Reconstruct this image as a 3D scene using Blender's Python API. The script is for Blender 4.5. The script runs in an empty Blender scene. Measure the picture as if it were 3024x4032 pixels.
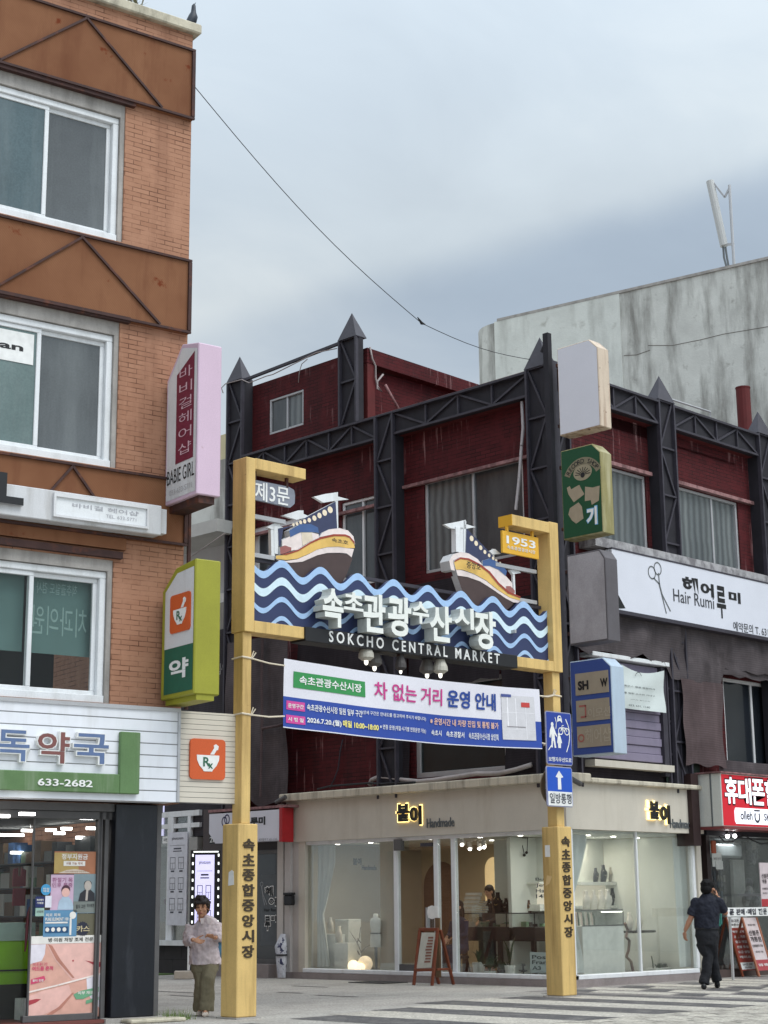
import bpy, bmesh, math, random
from mathutils import Vector, Matrix
R = math.radians
random.seed(7)
sc = bpy.context.scene
COL = sc.collection

# ------------------------------------------------------------------ camera
CAM_H = 1.4
PITCH, ROLL, HEAD = R(13.2), R(-0.586), R(45)
F_PX, CX, CY = 6600.0, 1512.0, 2016.0            # focal length in photo pixels (3024 x 4032)
FW0 = Vector((math.cos(HEAD), math.sin(HEAD), 0)); RT0 = Vector((math.sin(HEAD), -math.cos(HEAD), 0)); UP0 = Vector((0, 0, 1))
FWD = FW0*math.cos(PITCH)+UP0*math.sin(PITCH); UPV = -FW0*math.sin(PITCH)+UP0*math.cos(PITCH)
RV = RT0*math.cos(ROLL)+UPV*math.sin(ROLL)
UV = -RT0*math.sin(ROLL)+UPV*math.cos(ROLL)
CAM = Vector((0, 0, CAM_H))
cd = bpy.data.cameras.new('camera'); cam = bpy.data.objects.new('camera', cd); COL.objects.link(cam)
cd.sensor_fit = 'VERTICAL'; cd.sensor_height = 24.0; cd.lens = 24.0*F_PX/4032.0
cd.clip_end = 2000; cd.clip_start = 0.1
m3 = Matrix((RV, UV, -FWD)).transposed()
cam.matrix_world = Matrix.Translation(CAM) @ m3.to_4x4()
sc.camera = cam

# ------------------------------------------------------------------ sky
SUN_EL, SUN_DIR = R(56), Vector((0.22, -0.97, 0))
w = bpy.data.worlds.new('World'); sc.world = w; w.use_nodes = True
nt = w.node_tree; N = nt.nodes; L = nt.links; N.clear()
def wn(t, **k):
    n = N.new(t)
    for a, b in k.items(): setattr(n, a, b)
    return n
out = wn('ShaderNodeOutputWorld'); bg = wn('ShaderNodeBackground'); bg.inputs['Strength'].default_value = 0.1
sky = wn('ShaderNodeTexSky', sky_type='NISHITA'); sky.sun_disc = False; sky.sun_elevation = SUN_EL
sky.sun_rotation = math.atan2(SUN_DIR.x, SUN_DIR.y)
tc = wn('ShaderNodeTexCoord')
sepd = wn('ShaderNodeSeparateXYZ'); L.new(tc.outputs['Generated'], sepd.inputs[0])
# cloud layer: the view direction is projected on a flat cloud base so the clouds stretch towards the horizon
zc = wn('ShaderNodeMath', operation='MAXIMUM'); zc.inputs[1].default_value = 0.0; L.new(sepd.outputs['Z'], zc.inputs[0])
zo = wn('ShaderNodeMath', operation='ADD'); zo.inputs[1].default_value = 0.22; L.new(zc.outputs[0], zo.inputs[0])
dv = wn('ShaderNodeVectorMath', operation='DIVIDE'); L.new(tc.outputs['Generated'], dv.inputs[0]); L.new(zo.outputs[0], dv.inputs[1])
mp = wn('ShaderNodeMapping'); mp.inputs['Rotation'].default_value = (0, 0, R(32)); mp.inputs['Scale'].default_value = (0.75, 1.05, 1); mp.inputs['Location'].default_value = (1.3, 0.75, 0)
L.new(dv.outputs[0], mp.inputs[0])
n1 = wn('ShaderNodeTexNoise'); n1.inputs['Scale'].default_value = 1.1; n1.inputs['Detail'].default_value = 5; n1.inputs['Roughness'].default_value = 0.5; n1.inputs['Distortion'].default_value = 0.3
L.new(mp.outputs[0], n1.inputs['Vector'])
n2 = wn('ShaderNodeTexNoise'); n2.inputs['Scale'].default_value = 4.2; n2.inputs['Detail'].default_value = 7; n2.inputs['Roughness'].default_value = 0.55; n2.inputs['Distortion'].default_value = 0.5
L.new(mp.outputs[0], n2.inputs['Vector'])
mixn = wn('ShaderNodeMix'); mixn.inputs[0].default_value = 0.3; L.new(n1.outputs['Fac'], mixn.inputs[2]); L.new(n2.outputs['Fac'], mixn.inputs[3])
ramp = wn('ShaderNodeValToRGB'); e = ramp.color_ramp.elements
e[0].position = 0.36; e[0].color = (4.35, 5.0, 5.6, 1)
e[1].position = 0.60; e[1].color = (5.9, 6.5, 6.9, 1)
el = e.new(0.47); el.color = (4.9, 5.6, 6.2, 1)
L.new(mixn.outputs[0], ramp.inputs[0])
# an overcast sky is brighter overhead than near the horizon
zr = wn('ShaderNodeMapRange'); zr.inputs[1].default_value = 0.35; zr.inputs[2].default_value = 1.0; zr.inputs[3].default_value = 1.0; zr.inputs[4].default_value = 2.9
L.new(sepd.outputs['Z'], zr.inputs[0])
dt = wn('ShaderNodeVectorMath', operation='DOT_PRODUCT'); L.new(tc.outputs['Generated'], dt.inputs[0]); dt.inputs[1].default_value = SUN_DIR.normalized()
br = wn('ShaderNodeMapRange'); br.inputs[1].default_value = -0.2; br.inputs[2].default_value = 1.0; br.inputs[3].default_value = 1.0; br.inputs[4].default_value = 1.7
L.new(dt.outputs['Value'], br.inputs[0])
mu = wn('ShaderNodeMath', operation='MULTIPLY'); L.new(zr.outputs[0], mu.inputs[0]); L.new(br.outputs[0], mu.inputs[1])
# one low grey cloud bank crossing the sky ahead, with a soft upper edge
def wm_(op, a, b=None, c=None):
    n = wn('ShaderNodeMath', operation=op)
    for i, v in enumerate((a, b, c)):
        if v is None: continue
        if hasattr(v, 'is_output'): L.new(v, n.inputs[i])
        else: n.inputs[i].default_value = v
    return n.outputs[0]
def wdot(v):
    n = wn('ShaderNodeVectorMath', operation='DOT_PRODUCT'); L.new(tc.outputs['Generated'], n.inputs[0]); n.inputs[1].default_value = v; return n.outputs['Value']
fwd_ = wm_('MAXIMUM', wdot(FW0), 0.05); az_ = wm_('DIVIDE', wdot(RT0), fwd_); te_ = wm_('DIVIDE', sepd.outputs['Z'], fwd_)
nb = wn('ShaderNodeTexNoise'); nb.inputs['Scale'].default_value = 5; nb.inputs['Detail'].default_value = 6; L.new(tc.outputs['Generated'], nb.inputs['Vector'])
edge_ = wm_('ADD', wm_('MULTIPLY_ADD', az_, 0.30, 0.364), wm_('MULTIPLY', nb.outputs['Fac'], 0.05))
def wramp(v, a, b, lo, hi):
    n = wn('ShaderNodeMapRange', interpolation_type='SMOOTHSTEP'); L.new(v, n.inputs[0])
    for i, q in ((1, a), (2, b), (3, lo), (4, hi)): n.inputs[i].default_value = q
    return n.outputs[0]
dlt_ = wm_('SUBTRACT', edge_, te_)
bank_ = wm_('MULTIPLY', wm_('MULTIPLY', wramp(dlt_, -0.006, 0.03, 0, 1), wramp(dlt_, 0.05, 0.16, 1, 0.45)), wramp(az_, -0.14, 0.08, 0.35, 1))
lip_ = wm_('MULTIPLY', wramp(dlt_, -0.13, -0.01, 0, 1), wramp(dlt_, -0.01, 0.02, 1, 0))
mxb = wn('ShaderNodeMix', data_type='RGBA', blend_type='MULTIPLY'); L.new(bank_, mxb.inputs[0]); L.new(ramp.outputs[0], mxb.inputs[6]); mxb.inputs[7].default_value = (0.80, 0.835, 0.89, 1)
mxl = wn('ShaderNodeMix', data_type='RGBA', blend_type='MULTIPLY'); L.new(lip_, mxl.inputs[0]); L.new(mxb.outputs[2], mxl.inputs[6]); mxl.inputs[7].default_value = (1.12, 1.1, 1.07, 1)
cm = wn('ShaderNodeVectorMath', operation='SCALE'); L.new(mxl.outputs[2], cm.inputs[0]); L.new(mu.outputs[0], cm.inputs['Scale'])
mx = wn('ShaderNodeMix', data_type='RGBA'); mx.inputs[0].default_value = 0.9
L.new(sky.outputs[0], mx.inputs[6]); L.new(cm.outputs[0], mx.inputs[7])
L.new(mx.outputs[2], bg.inputs['Color']); L.new(bg.outputs[0], out.inputs[0])

# ------------------------------------------------------------------ sun (veiled by cloud)
sd = bpy.data.lights.new('sun', 'SUN'); sd.energy = 1.3; sd.angle = R(30); sd.color = (1, 0.96, 0.9)
so = bpy.data.objects.new('sun', sd); COL.objects.link(so)
sdir = SUN_DIR.normalized()*math.cos(SUN_EL)+Vector((0, 0, math.sin(SUN_EL)))
so.rotation_euler = sdir.to_track_quat('Z', 'Y').to_euler(); so.location = (0, 0, 40)

vs = sc.view_settings; vs.view_transform = 'Standard'; vs.look = 'None'; vs.exposure = 0.15; vs.gamma = 1; vs.use_curve_mapping = False
sc.cycles.use_denoising = True; sc.cycles.max_bounces = 6; sc.cycles.transparent_max_bounces = 12
sc.cycles.sample_clamp_indirect = 4.0

# ------------------------------------------------------------------ helpers
ZT = {0:(0,0,1),1:(0,0,1.6458),2:(0,1000,1.6458),3:(0,1900,1.6458),4:(0,2800,1.6458),5:(850,1150,1.5082),6:(1800,600,1.3554),7:(2000,1600,1.6201),8:(950,1950,1.2762),9:(900,3000,1.5082),10:(1900,3000,1.476),11:(2100,2500,1.7955),12:(1000,2500,1.3272),13:(0,3250,2.828),14:(580,3100,2.3732),15:(2600,3300,3.0212),16:(0,2700,1.7463),17:(960,1900,2.765),18:(1500,1950,2.2419),19:(820,2380,2.8729),20:(1250,2550,1.659),21:(640,1600,1.7028),22:(1350,3280,1.9518),23:(2500,2600,3.1603),24:(1000,3700,.8197),25:(2000,3280,2.0738),26:(1120,3280,2.8603),27:(2100,2760,5.025)}
def view_dir(k, x, y):
    a, b, s = ZT[k]; x, y = a+x/s, b+y/s
    return FWD+RV*((x-CX)/F_PX)+UV*(-(y-CY)/F_PX)
def ground_at(k, x, y, z=0.0):
    d = view_dir(k, x, y); return CAM+d*((z-CAM_H)/d.z)

class Frame:
    """a vertical plane: u runs to the right along it, d into it, z up"""
    def __init__(s, x, y, ang):
        s.o = Vector((x, y, 0)); a = R(ang); s.ang = ang
        s.u = Vector((math.cos(a), math.sin(a), 0)); s.n = Vector((math.sin(a), -math.cos(a), 0))
        s.M = Matrix.Translation(s.o) @ Matrix.Rotation(a, 4, 'Z')
    def P(s, k, x, y, n=0.0):
        d = view_dir(k, x, y); t = s.n.dot(s.o+s.n*n-CAM)/s.n.dot(d); w_ = CAM+d*t
        return ((w_-s.o).dot(s.u), w_.z)
    def W(s, u, d, z): return s.o+s.u*u-s.n*d+Vector((0, 0, z))
    def poly(s, k, pts, n=0.0): return [s.P(k, x, y, n) for x, y in pts]
    def rect(s, k, x0, y0, x1, y1, n=0.0):
        a, b = s.P(k, x0, y0, n), s.P(k, x1, y1, n)
        return min(a[0], b[0]), max(a[0], b[0]), min(a[1], b[1]), max(a[1], b[1])

WORLD = Frame(0, 0, 0)
FL = Frame(13.85, 17.71, -9.2)      # front of the brown building
FB = Frame(23.1, 18.7, -90)         # alley side of the dark red building
FA = Frame(23.1, 18.7, 0)           # street side of the dark red building
FG = Frame(20.72, 16.95, -1.5)      # front of the market gate

_tc = bpy.data.curves.new('lettering_curve', 'FONT'); _to = bpy.data.objects.new('lettering_curve', _tc)
_cache = {}
def text_geo(s, bold=0.0, line=1.0, track=1.0):
    key = (s, bold, line, track)
    if key not in _cache:
        _tc.body = s; _tc.offset = bold; _tc.size = 1; _tc.space_line = line; _tc.space_character = track; _tc.resolution_u = 3; _tc.align_x = 'CENTER'
        me = bpy.data.meshes.new_from_object(_to)
        vs_ = [(v.co.x, v.co.y) for v in me.vertices]; fs = [tuple(p.vertices) for p in me.polygons]
        bpy.data.meshes.remove(me)
        if not vs_: raise RuntimeError('no glyphs for '+s)
        x0 = min(v[0] for v in vs_); x1 = max(v[0] for v in vs_); y0 = min(v[1] for v in vs_); y1 = max(v[1] for v in vs_)
        _cache[key] = (vs_, fs, x0, x1, y0, y1)
    return _cache[key]

class MB:
    def __init__(s, fr=WORLD): s.fr = fr; s.bm = bmesh.new()
    def _v(s, p): return s.bm.verts.new(p)
    def _f(s, vs_, m=0):
        try: f = s.bm.faces.new(vs_); f.material_index = m; return f
        except ValueError: return None
    def box(s, u0, u1, d0, d1, z0, z1, m=0):
        c = [s._v((a, b, z)) for z in (z0, z1) for b in (d0, d1) for a in (u0, u1)]
        for q in ((0, 1, 5, 4), (3, 2, 6, 7), (2, 0, 4, 6), (1, 3, 7, 5), (4, 5, 7, 6), (2, 3, 1, 0)): s._f([c[i] for i in q], m)
        return s
    def quad(s, a, b, c, d, m=0): s._f([s._v(p) for p in (a, b, c, d)], m); return s
    def prism(s, pts, d0, d1, m=0, ms=None):
        a = sum(p[0]*q[1]-q[0]*p[1] for p, q in zip(pts, pts[1:]+pts[:1]))
        if a < 0: pts = pts[::-1]
        f = [s._v((u, d0, z)) for u, z in pts]; b = [s._v((u, d1, z)) for u, z in pts]; n = len(pts)
        s._f(f, m); s._f(b[::-1], m)
        for i in range(n): s._f([f[(i+1) % n], f[i], b[i], b[(i+1) % n]], m if ms is None else ms)
        return s
    def face(s, pts, d, m=0):
        a = sum(p[0]*q[1]-q[0]*p[1] for p, q in zip(pts, pts[1:]+pts[:1]))
        if a < 0: pts = pts[::-1]
        s._f([s._v((u, d, z)) for u, z in pts], m); return s
    def rect(s, r, d, m=0): u0, u1, z0, z1 = r; return s.face([(u0, z0), (u1, z0), (u1, z1), (u0, z1)], d, m)
    def disc(s, u, z, r, d, m=0, n=20, rz=None):
        return s.face([(u+r*math.cos(6.2832*i/n), z+(rz or r)*math.sin(6.2832*i/n)) for i in range(n)], d, m)
    def ring(s, u, z, r, r2, d, m=0, n=24, a0=0, a1=6.2832, e=1.0):
        pts = [(math.cos(a0+(a1-a0)*i/n), math.sin(a0+(a1-a0)*i/n)) for i in range(n+1)]
        for (c, q), (c2, q2) in zip(pts, pts[1:]):
            s.quad((u+r*c, d, z+r*q*e), (u+r*c2, d, z+r*q2*e), (u+r2*c2, d, z+r2*q2*e), (u+r2*c, d, z+r2*q*e), m)
        return s
    def stroke(s, pts, wd, d, m=0):
        n = len(pts)
        for i in range(n-1):
            a, b = Vector(pts[i]), Vector(pts[i+1]); t = (b-a).normalized()*wd*.5; p = Vector((-t.y, t.x))
            q = [a-p-t*.6, b-p+t*.6, b+p+t*.6, a+p-t*.6]; s.face([tuple(v) for v in q], d, m)
        return s
    def text(s, t, r, d, ext=0.0, bold=0.012, m=0, ms=None, line=1.0, keep=False, track=1.0):
        """t filled into the rectangle r = (u0, u1, z0, z1) at depth d"""
        V, Fc, x0, x1, y0, y1 = text_geo(t, bold, line, track); u0, u1, z0, z1 = r
        su, sz = (u1-u0)/(x1-x0), (z1-z0)/(y1-y0)
        if keep: su = sz = min(su, sz); u0 = (u0+u1)/2-su*(x1-x0)/2; z0 = (z0+z1)/2-sz*(y1-y0)/2
        vf = [s._v((u0+(x-x0)*su, d, z0+(y-y0)*sz)) for x, y in V]
        for f in Fc: s._f([vf[i] for i in f], m)
        if ext:
            vb = [s._v((v.co.x, d+ext, v.co.z)) for v in vf]; cnt = {}
            for f in Fc:
                for i in range(len(f)):
                    a, b = f[i], f[(i+1) % len(f)]
                    cnt[(a, b)] = 1
            for (a, b) in cnt:
                if (b, a) not in cnt: s._f([vf[b], vf[a], vb[a], vb[b]], m if ms is None else ms)
        return s
    def tube(s, pts, r, m=0, n=8, cap=True):
        pts = [Vector(p) for p in pts]; rr = r if isinstance(r, (list, tuple)) else [r]*len(pts)
        prev = None; up = None; k = len(pts)
        for i, p in enumerate(pts):
            t = (pts[min(i+1, k-1)]-pts[max(i-1, 0)]).normalized()
            if up is None: up = Vector((0, 0, 1)) if abs(t.z) < .9 else Vector((1, 0, 0))
            a = t.cross(up).normalized(); b = a.cross(t).normalized(); up = b
            ring = [s._v(p+(a*math.cos(6.28319*j/n)+b*math.sin(6.28319*j/n))*rr[i]) for j in range(n)]
            if prev:
                for j in range(n): s._f([prev[j], prev[(j+1) % n], ring[(j+1) % n], ring[j]], m)
            elif cap: s._f(ring[::-1], m)
            prev = ring
        if cap: s._f(prev, m)
        return s
    def bar(s, a, b, wd, m=0, dp=None):
        """square bar between two local points, wd across and dp deep"""
        a, b = Vector(a), Vector(b); t = (b-a).normalized(); y = Vector((0, 1, 0))
        if abs(t.y) > .9: y = Vector((1, 0, 0))
        x = t.cross(y).normalized()*wd/2; y = x.cross(t).normalized()*(dp or wd)/2
        c = [s._v(p+i*x+j*y) for p in (a, b) for j in (-1, 1) for i in (-1, 1)]
        for q in ((0, 1, 5, 4), (3, 2, 6, 7), (2, 0, 4, 6), (1, 3, 7, 5), (4, 5, 7, 6), (2, 3, 1, 0)): s._f([c[i] for i in q], m)
        return s
    def lathe(s, c, prof, m=0, n=16, sq=1.0):
        c = Vector(c); prev = None
        for r, z in prof:
            ring = [s._v(c+Vector((r*math.cos(6.28319*j/n), r*sq*math.sin(6.28319*j/n), z))) for j in range(n)]
            if prev:
                for j in range(n): s._f([prev[j], prev[(j+1) % n], ring[(j+1) % n], ring[j]], m)
            else: s._f(ring[::-1], m)
            prev = ring
        s._f(prev, m); return s
    def ell(s, c, r, m=0, n=12, rot=None):
        c = Vector(c); r = (r, r, r) if isinstance(r, (int, float)) else r; k = n//2; prev = None
        rot = rot or Matrix.Identity(3)
        for i in range(1, k):
            ph = math.pi*i/k
            ring = [s._v(c+rot @ Vector((r[0]*math.sin(ph)*math.cos(6.28319*j/n), r[1]*math.sin(ph)*math.sin(6.28319*j/n), -r[2]*math.cos(ph)))) for j in range(n)]
            if prev:
                for j in range(n): s._f([prev[j], prev[(j+1) % n], ring[(j+1) % n], ring[j]], m)
            else:
                v = s._v(c+rot @ Vector((0, 0, -r[2])))
                for j in range(n): s._f([v, ring[(j+1) % n], ring[j]], m)
            prev = ring
        v = s._v(c+rot @ Vector((0, 0, r[2])))
        for j in range(n): s._f([prev[j], prev[(j+1) % n], v], m)
        return s
    def loft(s, rings, m=0, n=14, cap=True):
        """rings: (centre, rx, ry, axis_x, axis_y) elliptical sections"""
        prev = None
        for c, rx, ry, ax, ay in rings:
            c, ax, ay = Vector(c), Vector(ax), Vector(ay)
            ring = [s._v(c+ax*rx*math.cos(6.28319*j/n)+ay*ry*math.sin(6.28319*j/n)) for j in range(n)]
            if prev:
                for j in range(n): s._f([prev[j], prev[(j+1) % n], ring[(j+1) % n], ring[j]], m)
            elif cap: s._f(ring[::-1], m)
            prev = ring
        if cap: s._f(prev, m)
        return s
    def build(s, name, mats, parent=None, bevel=0, smooth=False, subsurf=0, label=None):
        me = bpy.data.meshes.new(name)
        if smooth:
            for f in s.bm.faces: f.smooth = True
        s.bm.to_mesh(me); s.bm.free()
        for m in (mats if isinstance(mats, (list, tuple)) else [mats]): me.materials.append(m)
        o = bpy.data.objects.new(name, me); COL.objects.link(o)
        o.matrix_world = s.fr.M
        if parent is not None: adopt(o, parent)
        if bevel:
            b = o.modifiers.new('bevel', 'BEVEL'); b.width = bevel; b.segments = 1; b.limit_method = 'ANGLE'; b.angle_limit = R(50)
        if subsurf:
            b = o.modifiers.new('subdivision', 'SUBSURF'); b.levels = b.render_levels = subsurf
        if label: o['label'] = label
        return o

WM = {}
def adopt(o, parent):
    root = parent
    pm = Matrix.Identity(4)
    chain = []
    while root is not None: chain.append(root); root = root.parent
    for q in reversed(chain): pm = pm @ q.matrix_parent_inverse @ q.matrix_basis
    o.parent = parent; o.matrix_parent_inverse = pm.inverted()
def tag(o, label, cat, group=None):
    o['label'] = label; o['category'] = cat
    if group: o['group'] = group
    return o
def thing(name, label, cat, loc=(0, 0, 0), group=None):
    o = bpy.data.objects.new(name, None); COL.objects.link(o); o.location = loc; o.empty_display_size = .2
    return tag(o, label, cat, group)
def structure(o, kind='structure'): o['kind'] = kind; return o
def dup(root, loc, label, rz=None):
    r = root.copy(); COL.objects.link(r); r.location = loc; r['label'] = label
    if rz is not None: r.rotation_euler[2] = rz
    for ch in list(root.children):
        c = ch.copy(); COL.objects.link(c); c.parent = r
        for g in ch.children:
            q = g.copy(); COL.objects.link(q); q.parent = c
    return r

# ------------------------------------------------------------------ materials
def S(r, g, b, k=1.0):
    f = lambda c: ((c/255+.055)/1.055)**2.4 if c > 10 else c/255/12.92
    return (min(f(r)*k, .92), min(f(g)*k, .92), min(f(b)*k, .92), 1)
def new_mat(name):
    m = bpy.data.materials.new(name); m.use_nodes = True
    t = m.node_tree; b = t.nodes['Principled BSDF']; return m, t, b
def lnk(t, a, b): t.links.new(a, b)
def nnode(t, ty, **k):
    n = t.nodes.new(ty)
    for a, b in k.items():
        if a.startswith('i_'): n.inputs[a[2:].replace('_', ' ')].default_value = b
        else: setattr(n, a, b)
    return n
def mixc(t, fac, a, b, mode='MIX'):
    n = nnode(t, 'ShaderNodeMix', data_type='RGBA', blend_type=mode)
    for sock, v in ((n.inputs[0], fac), (n.inputs[6], a), (n.inputs[7], b)):
        if hasattr(v, 'is_output'): lnk(t, v, sock)
        else: sock.default_value = v
    return n.outputs[2]
def noise(t, vec, scale, detail=5, rough=.6, sc3=None):
    if sc3:
        mpn = nnode(t, 'ShaderNodeMapping'); mpn.inputs['Scale'].default_value = sc3; lnk(t, vec, mpn.inputs[0]); vec = mpn.outputs[0]
    n = nnode(t, 'ShaderNodeTexNoise'); n.inputs['Scale'].default_value = scale; n.inputs['Detail'].default_value = detail; n.inputs['Roughness'].default_value = rough
    lnk(t, vec, n.inputs['Vector']); return n.outputs['Fac']
def ramp2(t, v, a, b, lo=0.0, hi=1.0):
    n = nnode(t, 'ShaderNodeMapRange'); lnk(t, v, n.inputs[0])
    for i, q in ((1, a), (2, b), (3, lo), (4, hi)): n.inputs[i].default_value = q
    return n.outputs[0]
def scaled(c, k): return (min(c[0]*k, .95), min(c[1]*k, .95), min(c[2]*k, .95), 1)
def mat(name, c, rough=.6, var=.12, ns=2.5, dirt=None, damt=.3, dsc=(1.6, 1.6, .18), dth=(.52, .72), bump=0, bs=30, metal=0, spec=.4, fine=.05, fs=60, spots=None, sth=(.62, .7), ss=5, ssc=None):
    m, t, b = new_mat(name); co = nnode(t, 'ShaderNodeTexCoord').outputs['Object']
    n = noise(t, co, ns); col = mixc(t, ramp2(t, n, .3, .7), scaled(c, 1-var), scaled(c, 1+var))
    if fine:
        f = noise(t, co, fs, 2); col = mixc(t, ramp2(t, f, .3, .7), scaled(c, 1-fine), col) if False else mixc(t, 1.0, col, mixc(t, ramp2(t, f, .3, .7), (1-fine*2, 1-fine*2, 1-fine*2, 1), (1, 1, 1, 1)), 'MULTIPLY')
    if dirt:
        s = noise(t, co, 1.0, 6, .65, dsc); fc = ramp2(t, s, dth[0], dth[1], 0, damt); col = mixc(t, fc, col, dirt)
    if spots:
        s = noise(t, co, ss, 4, .6, ssc); fc = ramp2(t, s, sth[0], sth[1]); col = mixc(t, fc, col, spots)
    lnk(t, col, b.inputs['Base Color']); b.inputs['Roughness'].default_value = rough; b.inputs['Metallic'].default_value = metal; b.inputs['Specular IOR Level'].default_value = spec
    if bump:
        bn = nnode(t, 'ShaderNodeBump'); bn.inputs['Strength'].default_value = bump; bn.inputs['Distance'].default_value = .02
        lnk(t, noise(t, co, bs, 4), bn.inputs['Height']); lnk(t, bn.outputs[0], b.inputs['Normal'])
    return m
def brick_mat(name, c1, c2, mortar, bw, bh, ms, soft=.6, dirt=None, damt=.3, efflo=None, rough=.8, dsc=(1.6, 1.6, .15), bump=.3, eth=(.6, .75), spots=None):
    m, t, b = new_mat(name); co = nnode(t, 'ShaderNodeTexCoord').outputs['Object']
    sp = nnode(t, 'ShaderNodeSeparateXYZ'); lnk(t, co, sp.inputs[0])
    ad = nnode(t, 'ShaderNodeMath', operation='ADD'); lnk(t, sp.outputs[0], ad.inputs[0]); lnk(t, sp.outputs[1], ad.inputs[1])
    cb = nnode(t, 'ShaderNodeCombineXYZ'); lnk(t, ad.outputs[0], cb.inputs[0]); lnk(t, sp.outputs[2], cb.inputs[1])
    bt = nnode(t, 'ShaderNodeTexBrick'); lnk(t, cb.outputs[0], bt.inputs['Vector'])
    bt.inputs['Scale'].default_value = 1; bt.inputs['Brick Width'].default_value = bw; bt.inputs['Row Height'].default_value = bh; bt.inputs['Mortar Size'].default_value = ms; bt.inputs['Mortar Smooth'].default_value = .3
    bt.inputs['Color1'].default_value = c1; bt.inputs['Color2'].default_value = c2; bt.inputs['Mortar'].default_value = mortar
    flat = mixc(t, ramp2(t, noise(t, co, 3), .3, .7), c1, c2)
    fc = ramp2(t, noise(t, co, 3.0, 4), .40, .64, 1-soft, 1.0)
    col = mixc(t, fc, flat, bt.outputs['Color'])
    if dirt: col = mixc(t, ramp2(t, noise(t, co, 1.0, 6, .65, dsc), .5, .72, 0, damt), col, dirt)
    if spots: col = mixc(t, ramp2(t, noise(t, co, 7, 4, .6), .69, .74), col, spots)
    if efflo:
        e1 = ramp2(t, noise(t, co, 1.0, 6, .7, (7, 7, .5)), eth[0], eth[1]); e2 = ramp2(t, noise(t, co, .8, 3, .5), .48, .58)
        mm = nnode(t, 'ShaderNodeMath', operation='MULTIPLY'); lnk(t, e1, mm.inputs[0]); lnk(t, e2, mm.inputs[1]); col = mixc(t, mm.outputs[0], col, efflo)
    lnk(t, col, b.inputs['Base Color']); b.inputs['Roughness'].default_value = rough; b.inputs['Specular IOR Level'].default_value = .25
    bn = nnode(t, 'ShaderNodeBump'); bn.inputs['Strength'].default_value = bump; bn.inputs['Distance'].default_value = .01
    iv = nnode(t, 'ShaderNodeMath', operation='SUBTRACT'); iv.inputs[0].default_value = 1; lnk(t, bt.outputs['Fac'], iv.inputs[1]); lnk(t, iv.outputs[0], bn.inputs['Height']); lnk(t, bn.outputs[0], b.inputs['Normal'])
    return m
def plain(name, c, rough=.5, metal=0, spec=.4):
    m, t, b = new_mat(name); co = nnode(t, 'ShaderNodeTexCoord').outputs['Object']
    col = mixc(t, ramp2(t, noise(t, co, 9), .3, .7), scaled(c, .9), scaled(c, 1.08)); lnk(t, col, b.inputs['Base Color'])
    b.inputs['Roughness'].default_value = rough; b.inputs['Metallic'].default_value = metal; b.inputs['Specular IOR Level'].default_value = spec; return m
def glow(name, c, k, base=None):
    m, t, b = new_mat(name); b.inputs['Base Color'].default_value = base or c; b.inputs['Emission Color'].default_value = c; b.inputs['Emission Strength'].default_value = k; return m
def glass(name, tint=(.86, .9, .88, 1), refl=1.0, dirt=.05):
    m, t, b = new_mat(name); t.nodes.remove(b); o = t.nodes['Material Output']
    tr = nnode(t, 'ShaderNodeBsdfTransparent'); tr.inputs[0].default_value = tint
    gl = nnode(t, 'ShaderNodeBsdfGlossy'); gl.inputs['Roughness'].default_value = .02
    fr = nnode(t, 'ShaderNodeFresnel'); fr.inputs[0].default_value = 1.5
    mu_ = nnode(t, 'ShaderNodeMath', operation='MULTIPLY'); mu_.inputs[1].default_value = refl; lnk(t, fr.outputs[0], mu_.inputs[0])
    mx_ = nnode(t, 'ShaderNodeMixShader'); lnk(t, mu_.outputs[0], mx_.inputs[0]); lnk(t, tr.outputs[0], mx_.inputs[1]); lnk(t, gl.outputs[0], mx_.inputs[2])
    df = nnode(t, 'ShaderNodeBsdfDiffuse'); df.inputs[0].default_value = (.5, .52, .5, 1)
    co = nnode(t, 'ShaderNodeTexCoord').outputs['Object']
    m2 = nnode(t, 'ShaderNodeMixShader'); lnk(t, ramp2(t, noise(t, co, 1.5, 4), .2, .8, dirt*.4, dirt*1.6), m2.inputs[0]); lnk(t, mx_.outputs[0], m2.inputs[1]); lnk(t, df.outputs[0], m2.inputs[2])
    lnk(t, m2.outputs[0], o.inputs[0]); return m
def lamp_area(name, loc, size, power, color=(1, .97, .9), down=True, target=None):
    d = bpy.data.lights.new(name, 'AREA'); d.energy = power; d.size = size; d.color = color; d.shape = 'DISK'
    o = bpy.data.objects.new(name, d); COL.objects.link(o); o.location = loc
    if target is not None: o.rotation_euler = (Vector(loc)-Vector(target)).to_track_quat('Z', 'Y').to_euler()
    return o

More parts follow.
